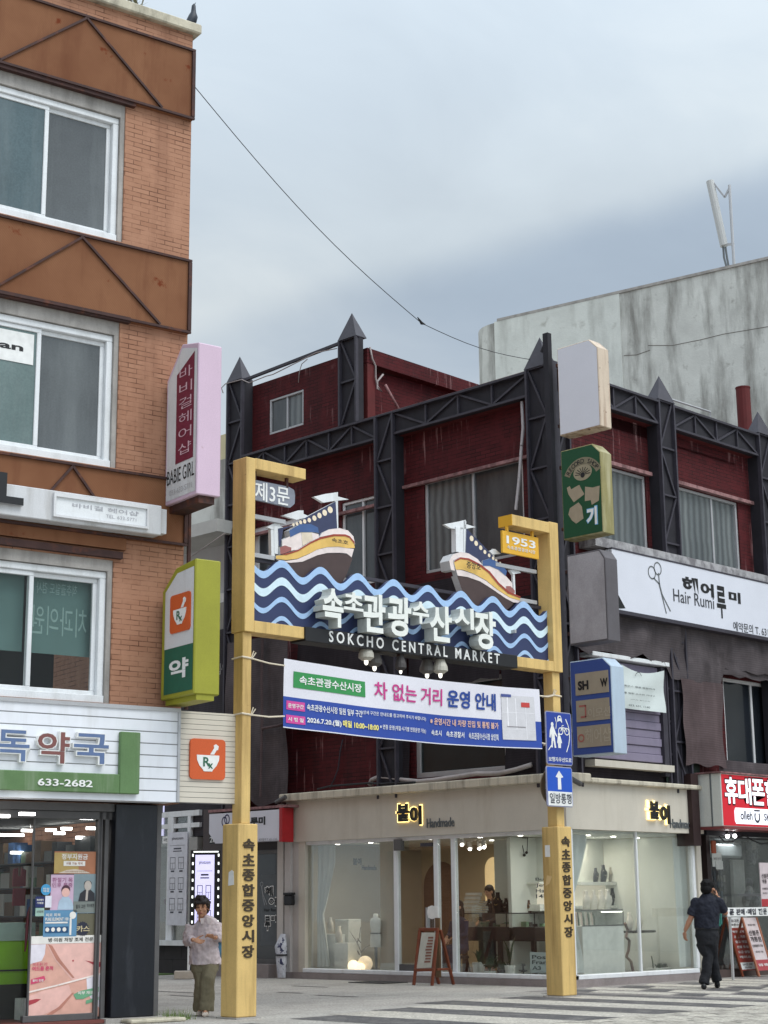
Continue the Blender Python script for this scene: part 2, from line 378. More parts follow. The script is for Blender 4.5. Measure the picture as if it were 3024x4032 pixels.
RUST = S(92, 52, 34); DARKRUST = S(62, 34, 26)
M = dict(
 brick=brick_mat('painted_orange_brick', S(172, 128, 103), S(156, 112, 88), S(88, 56, 43), .26, .068, .0065, .92, S(122, 84, 66), .7, spots=S(92, 60, 46)),
 panel=None, bar=mat('rusted_dark_steel', S(62, 38, 34), .7, .3, 6, spots=S(95, 52, 34), sth=(.55, .7)),
 coping=mat('weathered_concrete_coping', S(196, 188, 168), .85, .12, 3, S(96, 92, 80), .8, (3, 3, .8), (.45, .65), bump=.4),
 concrete=mat('grey_render', S(168, 163, 158), .85, .14, 3, S(96, 92, 88), .6, (3, 3, .6), (.45, .7), bump=.3),
 pvc=mat('white_window_frame', S(226, 228, 230), .4, .04, 3, S(150, 148, 140), .35, (4, 4, .6), (.5, .75)),
 whitesign=mat('aged_white_sign_board', S(214, 214, 216), .45, .05, 2, S(150, 142, 130), .45, (3, 3, .4), (.52, .75)),
 yellow=mat('cream_yellow_paint', S(216, 183, 118), .55, .09, 2.2, S(146, 116, 70), .7, (5, 5, .4), (.48, .7), spec=.3, spots=S(132, 100, 62), sth=(.7, .76), ss=9),
 yellowsat=mat('deep_yellow_paint', S(226, 172, 52), .5, .06),
 redbrick=brick_mat('dark_red_painted_brick', S(84, 26, 30), S(66, 18, 22), S(36, 10, 13), .25, .075, .009, .8, S(30, 12, 14), .5, S(170, 130, 130), bump=.35, eth=(.56, .7)),
 redpaint=mat('dark_red_paint', S(92, 28, 28), .75, .15, 3, S(40, 14, 14), .5),
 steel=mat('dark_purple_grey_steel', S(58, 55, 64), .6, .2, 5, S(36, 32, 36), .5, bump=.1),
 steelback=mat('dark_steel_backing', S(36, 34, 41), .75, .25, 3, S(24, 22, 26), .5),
 pinkcap=mat('pinkish_concrete_cap', S(150, 112, 112), .9, .2, 8, S(80, 55, 55), .7, (4, 4, 3), (.45, .6), bump=.5),
 net=None, alu=mat('brushed_aluminium', S(178, 178, 180), .4, .08, 4, metal=.3),
 darkalu=mat('dull_dark_aluminium', S(92, 90, 90), .5, .12, 4, metal=.2),
 black=plain('black_paint', S(26, 26, 29), .5), navy=plain('navy_paint', S(44, 54, 94), .5), white=plain('white_paint', S(228, 228, 226), .5),
 ltblue=plain('pale_blue_paint', S(160, 190, 226), .5), icy=plain('icy_white_paint', S(206, 226, 236), .5),
 creamy=mat('warm_white_render', S(200, 193, 180), .85, .05, 2, S(150, 138, 118), .3, (3, 3, .5), (.5, .75), bump=.12, bs=90, fine=.04),
 plinth=mat('grey_granite_plinth', S(150, 140, 138), .7, .1, 5, S(100, 92, 90), .4, fine=.15, fs=120),
 whitewall=mat('stained_white_concrete', S(206, 206, 200), .9, .12, 1.2, S(98, 94, 88), .95, (1.1, 1.1, .2), (.47, .68), bump=.35, bs=14, spots=S(150, 148, 142), sth=(.6, .75), ss=2.5),
 glass=glass('shop_glass', (.95, .965, .955, 1), .3, .008), wood=mat('varnished_red_wood', S(120, 62, 40), .4, .2, 4, fs=30),
 darkwood=mat('dark_stained_wood', S(38, 25, 24), .45, .2, 4), skin=mat('skin', S(206, 158, 130), .6, .06, 6), hair=plain('black_hair', S(17, 15, 16), .75, 0, .2),
)
# ================================================================== setting: ground
def paving_mat(name, c1, c2, joint, bw, bh, ms, rot=0, fine=.25, soft=.5, rough=.85):
    m = brick_mat(name, c1, c2, joint, bw, bh, ms, soft, None, .3, None, rough)
    t = m.node_tree; sp = [n for n in t.nodes if n.type == 'SEPXYZ'][0]; cb = [n for n in t.nodes if n.type == 'COMBXYZ'][0]
    lnk(t, sp.outputs[0], cb.inputs[0]); lnk(t, sp.outputs[1], cb.inputs[1])
    b = t.nodes['Principled BSDF']; src = b.inputs['Base Color'].links[0].from_socket; co = [n for n in t.nodes if n.type == 'TEX_COORD'][0].outputs['Object']
    f = noise(t, co, 28, 3, .7); k = mixc(t, ramp2(t, f, .35, .65), (1-fine*2, 1-fine*2, 1-fine*2, 1), (1.12, 1.12, 1.12, 1))
    col = mixc(t, 1.0, src, k, 'MULTIPLY')
    s = noise(t, co, .5, 6, .65); col = mixc(t, ramp2(t, s, .5, .72, 0, .4), col, S(84, 80, 76)); wr_n = noise(t, co, 2.6, 6, .7); col = mixc(t, ramp2(t, wr_n, .48, .68, 0, .5), col, S(142, 138, 132)); lnk(t, col, b.inputs['Base Color'])
    return m
pv = paving_mat('granite_paving', S(186, 182, 175), S(172, 167, 161), S(128, 124, 118), .6, .3, .006)
structure(MB().box(-60, 120, -60, 140, -.5, 0).build('ground', pv))
dk = paving_mat('dark_basalt_paving', S(104, 102, 102), S(92, 90, 92), S(72, 70, 70), .2, .1, .008)
lt = paving_mat('pale_granite_paving', S(208, 202, 190), S(192, 186, 175), S(146, 142, 134), .2, .1, .006)
mid = paving_mat('mid_grey_paving', S(160, 154, 150), S(140, 134, 132), S(104, 100, 98), .4, .2, .008)
cob = paving_mat('cobble_paving', S(214, 208, 194), S(160, 154, 145), S(74, 71, 66), .34, .17, .02, soft=.95)
def sheet(name, pts, z, m):
    b = MB(); b._f([b._v((x, y, z)) for x, y in pts]); return structure(b.build(name, m))
sheet('cobbled_road', [(2, -30), (60, -30), (60, 10), (30, 13.4), (2, 13.4)], .004, cob)
for i, (a, b_, ytop) in enumerate([(13.1, 14.0, 16.4), (14.85, 15.75, 16.65), (16.7, 17.5, 17.05), (18.25, 19.1, 17.75), (19.9, 20.62, 17.6)]):
    sheet('road_marking_dark', [(a-.1*i*0, 13.42), (b_, 13.42), (b_, ytop), (a, ytop)], .004, dk)
for i, (a, b_, ytop) in enumerate([(15.75, 16.7, 16.9), (17.5, 18.25, 17.2), (19.1, 19.9, 17.7), (20.62, 21.3, 17.25)]):
    sheet('road_marking_pale', [(a, 13.42), (b_, 13.42), (b_, ytop), (a, ytop)], .004, lt)
sheet('road_marking_dark', [(21.3, 13.42), (21.75, 13.42), (21.75, 17.9), (21.3, 17.9)], .004, dk)
sheet('patterned_pavement', [(21.76, 13.42), (40, 13.42), (40, 18.6), (21.76, 18.6)], .004, mid)
random.seed(3)
for i in range(7):                                   # pale slabs separated by dark basalt blocks
    x0 = 22.0+i*.78
    y = 13.6+random.random()*.8
    while y < 17.9:
        ln = .9+random.random()*1.1; y1 = min(y+ln, 18.2)
        sheet('pale_paving_band', [(x0, y), (x0+.6, y+.26), (x0+.6, y1+.26), (x0, y1)], .008, lt)
        y = y1; dl = .45+random.random()*.3
        if y+dl < 18.2: sheet('dark_paving_block', [(x0+.02, y+.03), (x0+.62, y+.29), (x0+.62, y+dl+.26), (x0+.02, y+dl)], .008, dk)
        y += dl+.06
random.seed(5)
for i in range(16):                                  # short dark strips let into the lane paving
    x0 = 15.2+random.random()*6.5; y0 = 19.5+random.random()*14
    ln = .6+random.random()*1.6
    sheet('dark_paving_strip', [(x0, y0), (x0+.1, y0), (x0+.1, y0+ln), (x0, y0+ln)], .004, dk)
# ================================================================== brown building on the left
def panel_material():
    m, t, b = new_mat('rusty_mesh_panel'); co = nnode(t, 'ShaderNodeTexCoord').outputs['Object']
    col = mixc(t, ramp2(t, noise(t, co, .8, 4), .35, .65), S(118, 78, 55), S(136, 95, 69))
    wv = nnode(t, 'ShaderNodeTexWave', wave_type='BANDS', bands_direction='DIAGONAL'); wv.inputs['Scale'].default_value = 16; wv.inputs['Distortion'].default_value = 1; lnk(t, co, wv.inputs['Vector'])
    col = mixc(t, ramp2(t, wv.outputs['Fac'], 0, 1, 0, .3), col, S(104, 68, 48))
    col = mixc(t, ramp2(t, noise(t, co, 1, 6, .7, (2.2, 2.2, .3)), .52, .75, 0, .75), col, S(100, 60, 42))
    col = mixc(t, ramp2(t, noise(t, co, 3.4, 4, .6), .66, .72, 0, .9), col, S(104, 46, 22))
    lnk(t, col, b.inputs['Base Color']); b.inputs['Roughness'].default_value = .85; b.inputs['Specular IOR Level'].default_value = .15
    return m
M['panel'] = panel_material()
BW = -7.5
bb = thing('brown_building', 'orange brick building with rusty brown spandrel panels and white sliding windows', 'building', FL.W(0, 0, 0))
zc0 = FL.P(1, 1262, 232)[1]; zc1 = FL.P(1, 1268, 150, .08)[1]
wz = [(10.36, 12.42), (7.13, 9.2), (3.98, 5.87)]           # window openings, top storey first
wr = -1.05
b = MB(FL)
b.box(wr, 0, 0, .3, 2.722, zc0)
for z0, z1 in ((12.42, zc0), (9.2, 10.36), (5.87, 7.13), (2.722, 3.98)): b.box(BW, wr, .002, .3, z0, z1)
b.box(-.3, -.001, .301, 13, 2.72, zc0); b.box(-.32, -.26, .62, 13, 0, 2.719)
b.box(BW, 0, 13, 13.2, 0, zc0)
b.box(BW, -.301, .301, 12.99, zc0-.3, zc0-.02)
b.build('wall', M['brick'], bb)
MB(FL).box(BW, .1, -.1, .5, zc0+.001, zc1).build('coping', M['coping'], bb, bevel=.02)
# spandrel panels with their triangulated steel strips
p3r = FL.P(3, 1168, 410, .07); p3l = FL.P(3, 818, 440, .07)
pan = [(FL.P(1, 1232, 775, .07)[1], FL.P(1, 1232, 318, .07)[1]), (FL.P(2, 1222, 518, .07)[1], FL.P(2, 1225, 40, .07)[1]), (p3r[1], FL.P(2, 1085, 1450, .07)[1])]
apex = [FL.P(1, 560, 105, .07)[0], FL.P(1, 530, 1545, .07)[0], FL.P(2, 468, 1380, .07)[0]]
half = 1.24
for (z0, z1), ax, i in zip(pan, apex, range(3)):
    if i < 2: p = MB(FL).box(BW, -.015, -.07, -.002, z0, z1).build('spandrel_panel', M['panel'], bb)
    else:
        p = MB(FL).prism([(BW, p3l[1]), (p3l[0], p3l[1]), (p3l[0], z0), (-.03, z0), (-.03, z1), (BW, z1)], -.07, -.002).build('spandrel_panel', M['panel'], bb)
    s = MB(FL)
    for z in (z0+.017, z1-.017): s.box(BW, -.0, -.105, -.0705, z-.017, z+.017)
    s.box(-.05, .0, -.105, -.0705, z0+.043, z1-.043)
    s.box(.0, .02, -.07, .1, (z0+z1)/2+.2, (z0+z1)/2+.3)
    zt, zb = z1-.045, z0+.045
    if i == 2: zb = z0+.1
    a = ax; sgn = -1
    for k in range(5):
        hw = half if i < 2 else .62
        s.bar((a, -.088, zt if sgn < 0 else zb), (a-hw, -.088, zb if sgn < 0 else zt), .032, 0, .03); a -= hw; sgn = -sgn
    hw = (half-.03) if i < 2 else .66
    s.bar((ax, -.088, zt), (ax+hw, -.088, zb), .032, 0, .03)
    s.build('steel_strip', M['bar'], p)
    # rusty drip rail under the panel
    if i < 2: MB(FL).box(BW, wr+.12, -.08, .0, wz[i][1]-.02, wz[i][1]+.06).build('drip_rail', M['bar'], bb)
    else: MB(FL).box(BW, wr+.1, -.075, .05, p3l[1]-.12, p3l[1]-.03).build('drip_rail', M['bar'], bb)
# windows
def glasspane(name, c, rough=.08, fine=.1):
    return mat(name, c, rough, .22, .7, S(150, 156, 156), .2, (2.2, 2.2, .35), (.45, .7), fine=fine, fs=40, spec=.5)
GREY = glasspane('dusty_grey_pane', S(88, 92, 94)); TEAL = glasspane('greenish_film_pane', S(80, 98, 103)); TEAL2 = glasspane('pale_green_film_pane', S(98, 118, 116))
mul = [FL.P(1, 295, 1000, -.1)[0], FL.P(2, 240, 900, -.1)[0], FL.P(3, 190, 1000, -.1)[0]]
for i, (z0, z1) in enumerate(wz):
    lt_h = .2 if i < 2 else .15
    MB(FL).box(BW, wr-.001, .02, .28, z1-lt_h, z1-.001).build('lintel', M['concrete'], bb)
    zt = z1-lt_h-.005; m_ = mul[i]
    f = MB(FL)
    r = wr-.07; l = 2*m_-r
    f.box(l, r, .06, .2, zt-.09, zt); f.box(l, r, .03, .2, z0, z0+.1); f.box(r-.09, r, .06, .2, z0+.101, zt-.091); f.box(l, l+.09, .06, .2, z0+.101, zt-.091)
    fo = f.build('window', M['pvc'], bb, bevel=.008); MB(FL).box(BW, l-.002, .004, .3, z0+.001, z1-lt_h-.001).build('wall', M['brick'], bb)
    MB(FL).box(wr-.07, wr-.001, .02, .25, z0, z1-lt_h-.001).build('jamb_mortar', M['concrete'], fo)
    for sd_, (a, c) in enumerate(((l+.09, m_+.03), (m_-.03, r-.09))):
        g = MB(FL); d0 = .09+.04*sd_; k = .062
        g.box(a, c, d0, d0+.05, zt-.091-k, zt-.092); g.box(a, c, d0, d0+.05, z0+.102, z0+.101+k); g.box(a, a+k, d0, d0+.05, z0+.102+k, zt-.092-k); g.box(c-k, c, d0, d0+.05, z0+.102+k, zt-.092-k)
        g.build('sash', M['pvc'], fo, bevel=.006)
        pm = (TEAL, GREY)[sd_] if i == 0 else (TEAL2, GREY)[sd_] if i == 1 else M['glass']
        MB(FL).box(a+k, c-k, d0+.02, d0+.028, z0+.102+k, zt-.092-k).build('pane', pm, fo)
    if i == 1:
        u0, u1, q0, q1 = FL.rect(2, -60, 470, 212, 722, -.11)
        MB(FL).box(u0-.3, u1, .100, .103, q0, q1).build('window_sticker', M['white'], fo)
        MB(FL).text('Hair salon an', (FL.P(2, 0, 640, -.1)[0]-1.55, FL.P(2, 150, 590, -.1)[0], FL.P(2, 80, 640, -.1)[1], FL.P(2, 80, 565, -.1)[1]), .097, .002, .02).build('window_lettering', M['black'], fo) if False else MB(FL).text('an', FL.rect(2, -5, 570, 150, 634, -.1), .097, .002, .03).build('window_lettering', M['black'], fo)
    if i == 2:
        # roller blinds half down in front of a cluttered room, with reversed lettering seen from the back
        bl = mat('green_grey_roller_blind', S(96, 124, 122), .8, .08)
        zb = FL.P(3, 400, 1120, -.3)[1]
        for a, c in ((l+.1, m_-.02), (m_+.02, r-.1)): MB(FL).box(a, c, .28, .286, zb, zt-.1).build('roller_blind', bl, fo)
        tx = MB(FL); q = FL.rect(3, 215, 790, 560, 1010, -.27); tx.text('치과의원', (q[1], q[0], q[2], q[3]), .277, 0, .0)
        q = FL.rect(3, 240, 640, 500, 740, -.27); tx.text('척추골밀도 검사', (q[1], q[0], q[2], q[3]), .277, 0, .0)
        tx.build('blind_lettering', plain('pale_green_print', S(140, 166, 162)), fo)
        rm = MB(FL); rm.box(l-.3, r+.0, 1.6, 1.65, z0-.3, z1); rm.box(l-.3, r, .31, 1.6, z0-.35, z0-.3); rm.box(l-.3, r, .31, 1.6, z1-.02, z1+.02)
        rm.build('room_wall', mat('dim_room_wall', S(70, 72, 72), .9), bb)
# corner column and dark soffit of the ground floor, shop opening
cl, cr = FL.P(4, 740, 1200)[0], FL.P(4, 1012, 1200)[0]
MB(FL).box(cl, cr, .0, .6, .06, 2.7).build('corner_column', mat('black_stone_cladding', S(20, 23, 31), .3, .25, 3, S(52, 54, 60), .5, (4, 4, 1), (.55, .7), fine=.15), bb, bevel=.01)
MB(FL).box(cr+.003, cr+.07, .02, .6, .06, 2.7).build('column_trim', M['darkalu'], bb)
MB(FL).box(cl-.1, cr+.15, -.06, .7, 0, .058).build('column_plinth', M['concrete'], bb)
MB(FL).box(BW, cr+.1, .05, 1.2, 2.602, 2.7).build('soffit', M['darkalu'], bb)
# pharmacy shopfront: aluminium frame, glass, room
sf = MB(FL)
gl_r = FL.P(4, 705, 640)[0]
gl0, gl1, mu1 = FL.P(13, 330, 1200)[0], FL.P(13, 1110, 1200)[0], FL.P(13, 425, 300)[0]
for u, wd in ((cl-.07, .06), (cl-.17, .05), (gl1+.03, .05)): sf.box(u-wd/2, u+wd/2, .1, .2, 0.05, 2.6)
sf.box(BW, cl, .1, .2, 2.5, 2.601); sf.box(gl0, gl1+.005, .11, .19, .05, .13); sf.box(mu1-.012, mu1+.012, .13, .17, .131, 2.499)
sfo = sf.build('shopfront_frame', M['darkalu'], bb, bevel=.006)
MB(FL).box(mu1+.013, gl1+.004, .145, .155, .131, 2.499).build('shopfront_glass', M['glass'], bb)
MB(FL).box(BW, mu1-.013, .225, .235, .06, 2.499).build('sliding_door', M['glass'], bb)
dim = mat('dim_grey_interior', S(84, 86, 86), .8, .3, 1.2)
rm = MB(FL); rm.box(BW, cl, 12.5, 12.6, 0, 2.7); rm.box(BW-.1, BW, .2, 12.5, 0, 2.7); rm.box(BW, -.33, .61, 12.49, 2.56, 2.6)
rm.build('shop_room', dim, bb)
MB(FL).box(BW, cl-.04, -.02, 12.4, .008, .05).build('shop_floor', mat('red_brown_floor', S(112, 62, 56), .5), bb)
# ---- things in the pharmacy
em = glow('ceiling_tube', (1, .98, .95, 1), 9); n = 0
for k, pts in ((4, [(20, 690, 60), (175, 676, 75), (562, 703, 70), (600, 768, 60), (70, 811, 130), (430, 770, 50), (180, 782, 60), (330, 780, 50), (520, 828, 40), (385, 800, 50), (110, 925, 60)]),):
    for x, y, wd in pts:
        # each tube hangs where its sight line meets the ceiling height
        d = view_dir(k, x, y); t_ = (2.5-CAM_H)/d.z
        P_ = CAM+d*t_; uv = (P_-FL.o)
        u, dd = uv.dot(FL.u), -uv.dot(FL.n)
        if u > -.6:  # lines past the side wall stand in for reflections on the glass
            wu = FL.P(k, x, y)[0]; f_ = max(.5, (-.6-wu)/((u-wu)/dd))/dd; t0_ = t_; P0 = FL.W(*[FL.P(k, x, y)[0], 0, FL.P(k, x, y)[1]]); P_ = P0.lerp(P_, f_); uv = P_-FL.o; u, dd = uv.dot(FL.u), -uv.dot(FL.n)
        z = P_.z; ln = wd/1.6458/6600*((P_-CAM).length)*.8
        t = MB(FL).box(u-ln*.8, u+ln*.8, dd-.03, dd+.03, z, z+.035).build('ceiling_tube', em); n += 1
        tag(t, 'lit white ceiling tube inside the pharmacy behind the glass', 'ceiling light', 'lit tubes on the pharmacy ceiling')
lamp_area('pharmacy_light', FL.W(-2.6, 2.2, 2.5), 1.0, 26, (1, .98, .95)); lamp_area('pharmacy_light', FL.W(-2.6, 7, 2.5), 1.0, 30, (1, .98, .95))
# shelving full of boxes
shf = thing('pharmacy_shelf', 'grey shelving with coloured medicine boxes along the side wall of the pharmacy', 'shelf', FL.W(-.5, 3, .05))
bxs = [plain('box_'+c, S(*v)) for c, v in (('white', (190, 194, 190)), ('blue', (64, 96, 140)), ('grey', (120, 124, 124)), ('dark', (54, 56, 58)), ('green', (90, 120, 90)), ('brown', (110, 88, 66)))]
s = MB(FL); g = MB(FL); random.seed(11)
for z in (.5, .9, 1.3, 1.7, 2.05):
    s.box(-.62, -.34, .75, 6, z-.02, z); u = .8
    while u < 5.8:
        wd = .1+random.random()*.25; h = .12+random.random()*.2; g.box(-.6+random.random()*.06, -.36, u, u+wd, z+.001, z+h, random.randrange(6)); u += wd+random.random()*.08
s.build('shelf_board', M['darkalu'], shf); g.build('medicine_boxes', bxs, shf)
def solid(fr, name, label, cat, mats, fn, group=None, bevel=0, smooth=False):
    b_ = MB(fr); fn(b_); return tag(b_.build(name, mats, None, bevel, smooth), label, cat, group)
lime = mat('lime_green_laminate', S(128, 182, 30), .4)
r = FL.rect(13, -120, 1290, 350, 1760, -.9)
cnt = thing('pharmacy_counter', 'lime green front counter inside the pharmacy door', 'counter', FL.W(r[0], .9, .05))
MB(FL).box(r[0]-1.5, r[1], .9, 1.5, r[2], r[3]).build('counter_front', lime, cnt); MB(FL).box(r[0]-1.5, r[1]+.02, .88, 1.52, r[3]+.001, r[3]+.22).build('counter_top', plain('frosted_panel', S(150, 170, 160)), cnt)
MB(FL).box(r[0]-1.5, r[1]-.02, .93, 1.48, .052, r[2]-.001).build('counter_base', M['black'], cnt)
MB(FL).box(r[0]-1.5, r[1], .885, .899, r[2]+.16, r[2]+.18).build('counter_trim', M['black'], cnt)
r1 = FL.rect(13, 150, 470, 285, 680, -1.2); r2 = FL.rect(13, 148, 700, 280, 895, -1.2)
bunny = thing('rabbit_balloon', 'dark red rabbit eared banner hanging inside the pharmacy door', 'banner', FL.W((r1[0]+r1[1])/2, 1.2, r2[2]))
rd = plain('dark_red_cloth', S(110, 22, 32))
wv_ = (r1[1]-r1[0]); b = MB(FL); b.prism([(r1[0], r1[2]), (r1[1], r1[2]), (r1[1], r1[3]-.03), (r1[1]-.35*wv_, r1[3]), (r1[1]-.38*wv_, r1[2]+.55*(r1[3]-r1[2])), (r1[0]+.4*wv_, r1[2]+.55*(r1[3]-r1[2])), (r1[0]+.36*wv_, r1[3]), (r1[0], r1[3]-.02)], 1.2, 1.22)
b.build('upper_panel', rd, bunny); MB(FL).box(r2[0], r2[1], 1.2, 1.22, r2[2], r2[3]).build('lower_panel', rd, bunny)
hd_ = thing('door_handle_bar', 'long dark red curved pull handle on the pharmacy sliding door', 'door handle', FL.W(FL.P(13, 300, 1200, -.2)[0], .2, .8))
pts = [FL.P(13, x, y, -.2) for x, y in ((330, 905), (312, 980), (300, 1100), (290, 1250), (275, 1405))]
MB(FL).tube([(u, .19, z) for u, z in pts], [.012, .018, .022, .02, .01]).build('bar', plain('maroon_handle', S(70, 20, 26)), hd_)
MB(FL).box(pts[2][0]-.02, pts[2][0]+.02, .19, .225, pts[2][1]-.05, pts[2][1]).build('bracket', M['darkalu'], hd_)
# ---- posters stuck on the pharmacy glass
def poster(name, label, k, x0, y0, x1, y1, base, draw, d=.14, cat='poster', group=None):
    r = FL.rect(k, x0, y0, x1, y1, -d); u0, u1, z0, z1 = r
    p = thing(name, label, cat, FL.W((u0+u1)/2, d, z0), group)
    MB(FL).box(u0, u1, d, d+.003, z0, z1).build('sheet', base, p)
    q = lambda a, b_: (u0+(u1-u0)*a, z1-(z1-z0)*b_)
    rr = lambda a, b_, c, e_: (u0+(u1-u0)*a, u0+(u1-u0)*c, z1-(z1-z0)*e_, z1-(z1-z0)*b_)
    draw(p, q, rr, d-.002, u1-u0, z1-z0); return p
def pl(c, name=None): return plain(name or 'print_%02x%02x%02x' % c, S(*c), .5)
W_ = pl((226, 222, 216)); GR = pl((100, 104, 106)); DKG = pl((44, 44, 50)); SK = pl((214, 164, 148)); SK2 = pl((226, 180, 170)); PK = pl((204, 74, 108)); LIP = pl((168, 60, 70)); GRN = pl((106, 160, 124)); LGT = pl((222, 216, 224))
def d1(p, q, rr, d, w_, h):
    MB(FL).face([q(0, .06), q(.55, .06), q(.6, .97), q(0, .97)], d).build('yellow_half', pl((176, 150, 92)), p)
    MB(FL).prism([q(.1, .97), q(.3, .83), q(.5, .79), q(.7, .84), q(.88, .97)], d-.002, d-.001).build('white_arc', pl((206, 192, 176)), p)
    MB(FL).text('정부지원금', rr(.17, .1, .8, .36), d-.003, 0, .02).text('사용 가능 약국', rr(.28, .47, .68, .6), d-.005, 0, .02, 1).rect(rr(.22, .43, .74, .65), d-.004, 0).text('고유가 피해지원금 신청 안내', rr(.25, .86, .76, .93), d-.004, 0, 0, 1).build('lettering', [W_, pl((150, 96, 72))], p)
poster('aid_poster', 'orange and yellow window poster about government aid money, topmost on the pharmacy glass', 13, 608, 288, 1062, 540, pl((168, 112, 82)), d1)
def d2(p, q, rr, d, w_, h):
    MB(FL).text('환절기 목', rr(.05, .08, .9, .22), d, 0, .02).text('인후 통증', rr(.05, .23, .9, .36), d, 0, .02).build('lettering', pl((150, 96, 128)), p)
    b = MB(FL); b.prism([q(.3, .98), q(.35, .75), q(.5, .62), q(.75, .62), q(.9, .75), q(.98, .98)], d-.002, d); b.build('printed_coat', pl((170, 190, 208)), p)
    b = MB(FL); c = q(.62, .5); b.disc(c[0], c[1], .055, d-.003); b.build('printed_face', SK2, p)
    b = MB(FL); c = q(.62, .43); b.disc(c[0], c[1], .06, d-.0025); b.build('printed_hair', pl((80, 50, 64)), p)
poster('throat_poster', 'pink window poster of a woman in a pale coat, left of the grey man poster', 13, 570, 548, 826, 945, pl((200, 172, 194)), d2)
def d3(p, q, rr, d, w_, h):
    MB(FL).prism([q(0, .7), q(1, .7), q(1, .98), q(0, .98)], d, d+.001).build('printed_base', pl((120, 126, 122)), p)
    MB(FL).prism([q(.18, .7), q(.24, .5), q(.42, .4), q(.62, .4), q(.78, .5), q(.8, .7)], d-.002, d-.001).build('printed_suit', DKG, p)
    b = MB(FL); c = q(.52, .3); b.disc(c[0], c[1], .05, d-.004, 0, 16, .062); b.prism([q(.46, .42), q(.54, .42), q(.52, .68), q(.44, .68)], d-.004, d-.003, 0); b.build('printed_face', pl((178, 168, 160)), p)
    b = MB(FL); c = q(.52, .25); b.disc(c[0], c[1], .053, d-.003, 0, 16, .04); b.build('printed_hair', DKG, p)
    MB(FL).text('탈모 고민', rr(.1, .78, .45, .88), d-.002, 0, .02).text('약사에게 상담', rr(.5, .76, .95, .86), d-.002, 0, .01).build('lettering', pl((54, 56, 56)), p)
poster('man_poster', 'grey window poster of a man in a dark suit with his hand at his chin', 13, 826, 540, 1110, 975, pl((126, 142, 148)), d3, .138)
def d4(p, q, rr, d, w_, h):
    b = MB(FL); b.rect(rr(.05, .62, .75, .86), d)
    b.build('dark_band', pl((34, 74, 112)), p)
    b = MB(FL)
    for i in range(4): c = q(.12+.17*i, .73); b.disc(c[0], c[1], .026, d-.002)
    b.text('피로 회복', rr(.06, .12, .5, .24), d-.002, 0, .01).text('PURE ELEMENT 100', rr(.05, .28, .74, .4), d-.002, 0, .02).rect(rr(.05, .44, .72, .5), d-.002); c = q(.87, .2); b.disc(c[0], c[1], .045, d-.002)
    b.rect(rr(.78, .3, .84, .95), d-.002); b.build('white_print', W_, p)
poster('health_poster', 'blue window poster with four white circles below the pink poster', 13, 488, 945, 850, 1235, pl((92, 138, 172)), d4, .136)
def d5(p, q, rr, d, w_, h):
    b = MB(FL); c = q(.32, .64); n = 18
    b.face([(c[0]+(.092 if i % 2 else .078)*math.cos(6.2832*i/36), c[1]+(.092 if i % 2 else .078)*math.sin(6.2832*i/36)*1.05) for i in range(36)], d).build('dark_badge', pl((40, 42, 58)), p)
    MB(FL).text('카스', rr(.06, .5, .62, .76), d-.002, 0, .03).build('lettering', pl((190, 176, 140)), p)
poster('badge_poster', 'olive window poster with a dark toothed badge below the grey man poster', 13, 840, 985, 1092, 1245, pl((98, 94, 76)), d5, .139)
def d6(p, q, rr, d, w_, h):
    MB(FL).text('OPEN', rr(.18, .3, .84, .5), d, 0, .02).text('약국', rr(.2, .55, .8, .75), d, 0, .02).build('lettering', W_, p)
def roundel(name, label, k, x, y, rad, c, draw=None):
    u, z = FL.P(k, x, y, -.137); p = thing(name, label, 'sticker', FL.W(u, .137, z-rad)); MB(FL).disc(u, z, rad, .137).build('disc', pl(c), p)
    MB(FL).text('안심', (u-rad*.6, u+rad*.6, z, z+rad*.35), .134, 0, .02).text('약국', (u-rad*.6, u+rad*.6, z-rad*.45, z-rad*.08), .134, 0, .02).build('lettering', W_, p)
roundel('round_sticker', 'round sky blue sticker on the pharmacy glass', 13, 512, 716, .068, (70, 150, 196))
poster('square_sticker', 'navy blue square sticker on the pharmacy glass', 13, 396, 795, 494, 910, pl((34, 44, 96)), lambda p, q, rr, d, w_, h: MB(FL).text('제로페이', rr(.12, .2, .88, .4), d, 0, .02).text('가맹점', rr(.15, .5, .85, .7), d, 0, .02).build('lettering', W_, p), .138, 'sticker')
poster('blank_sticker', 'small blank white sticker on the pharmacy glass', 13, 506, 784, 572, 914, pl((222, 222, 232)), lambda *a: None, .132, 'sticker')
poster('pale_sticker', 'pale green sticker under the navy square sticker', 13, 396, 920, 490, 1010, pl((150, 180, 168)), lambda p, q, rr, d, w_, h: MB(FL).text('소득공제', rr(.12, .3, .88, .6), d, 0, .02).build('lettering', GR, p), .134, 'sticker')
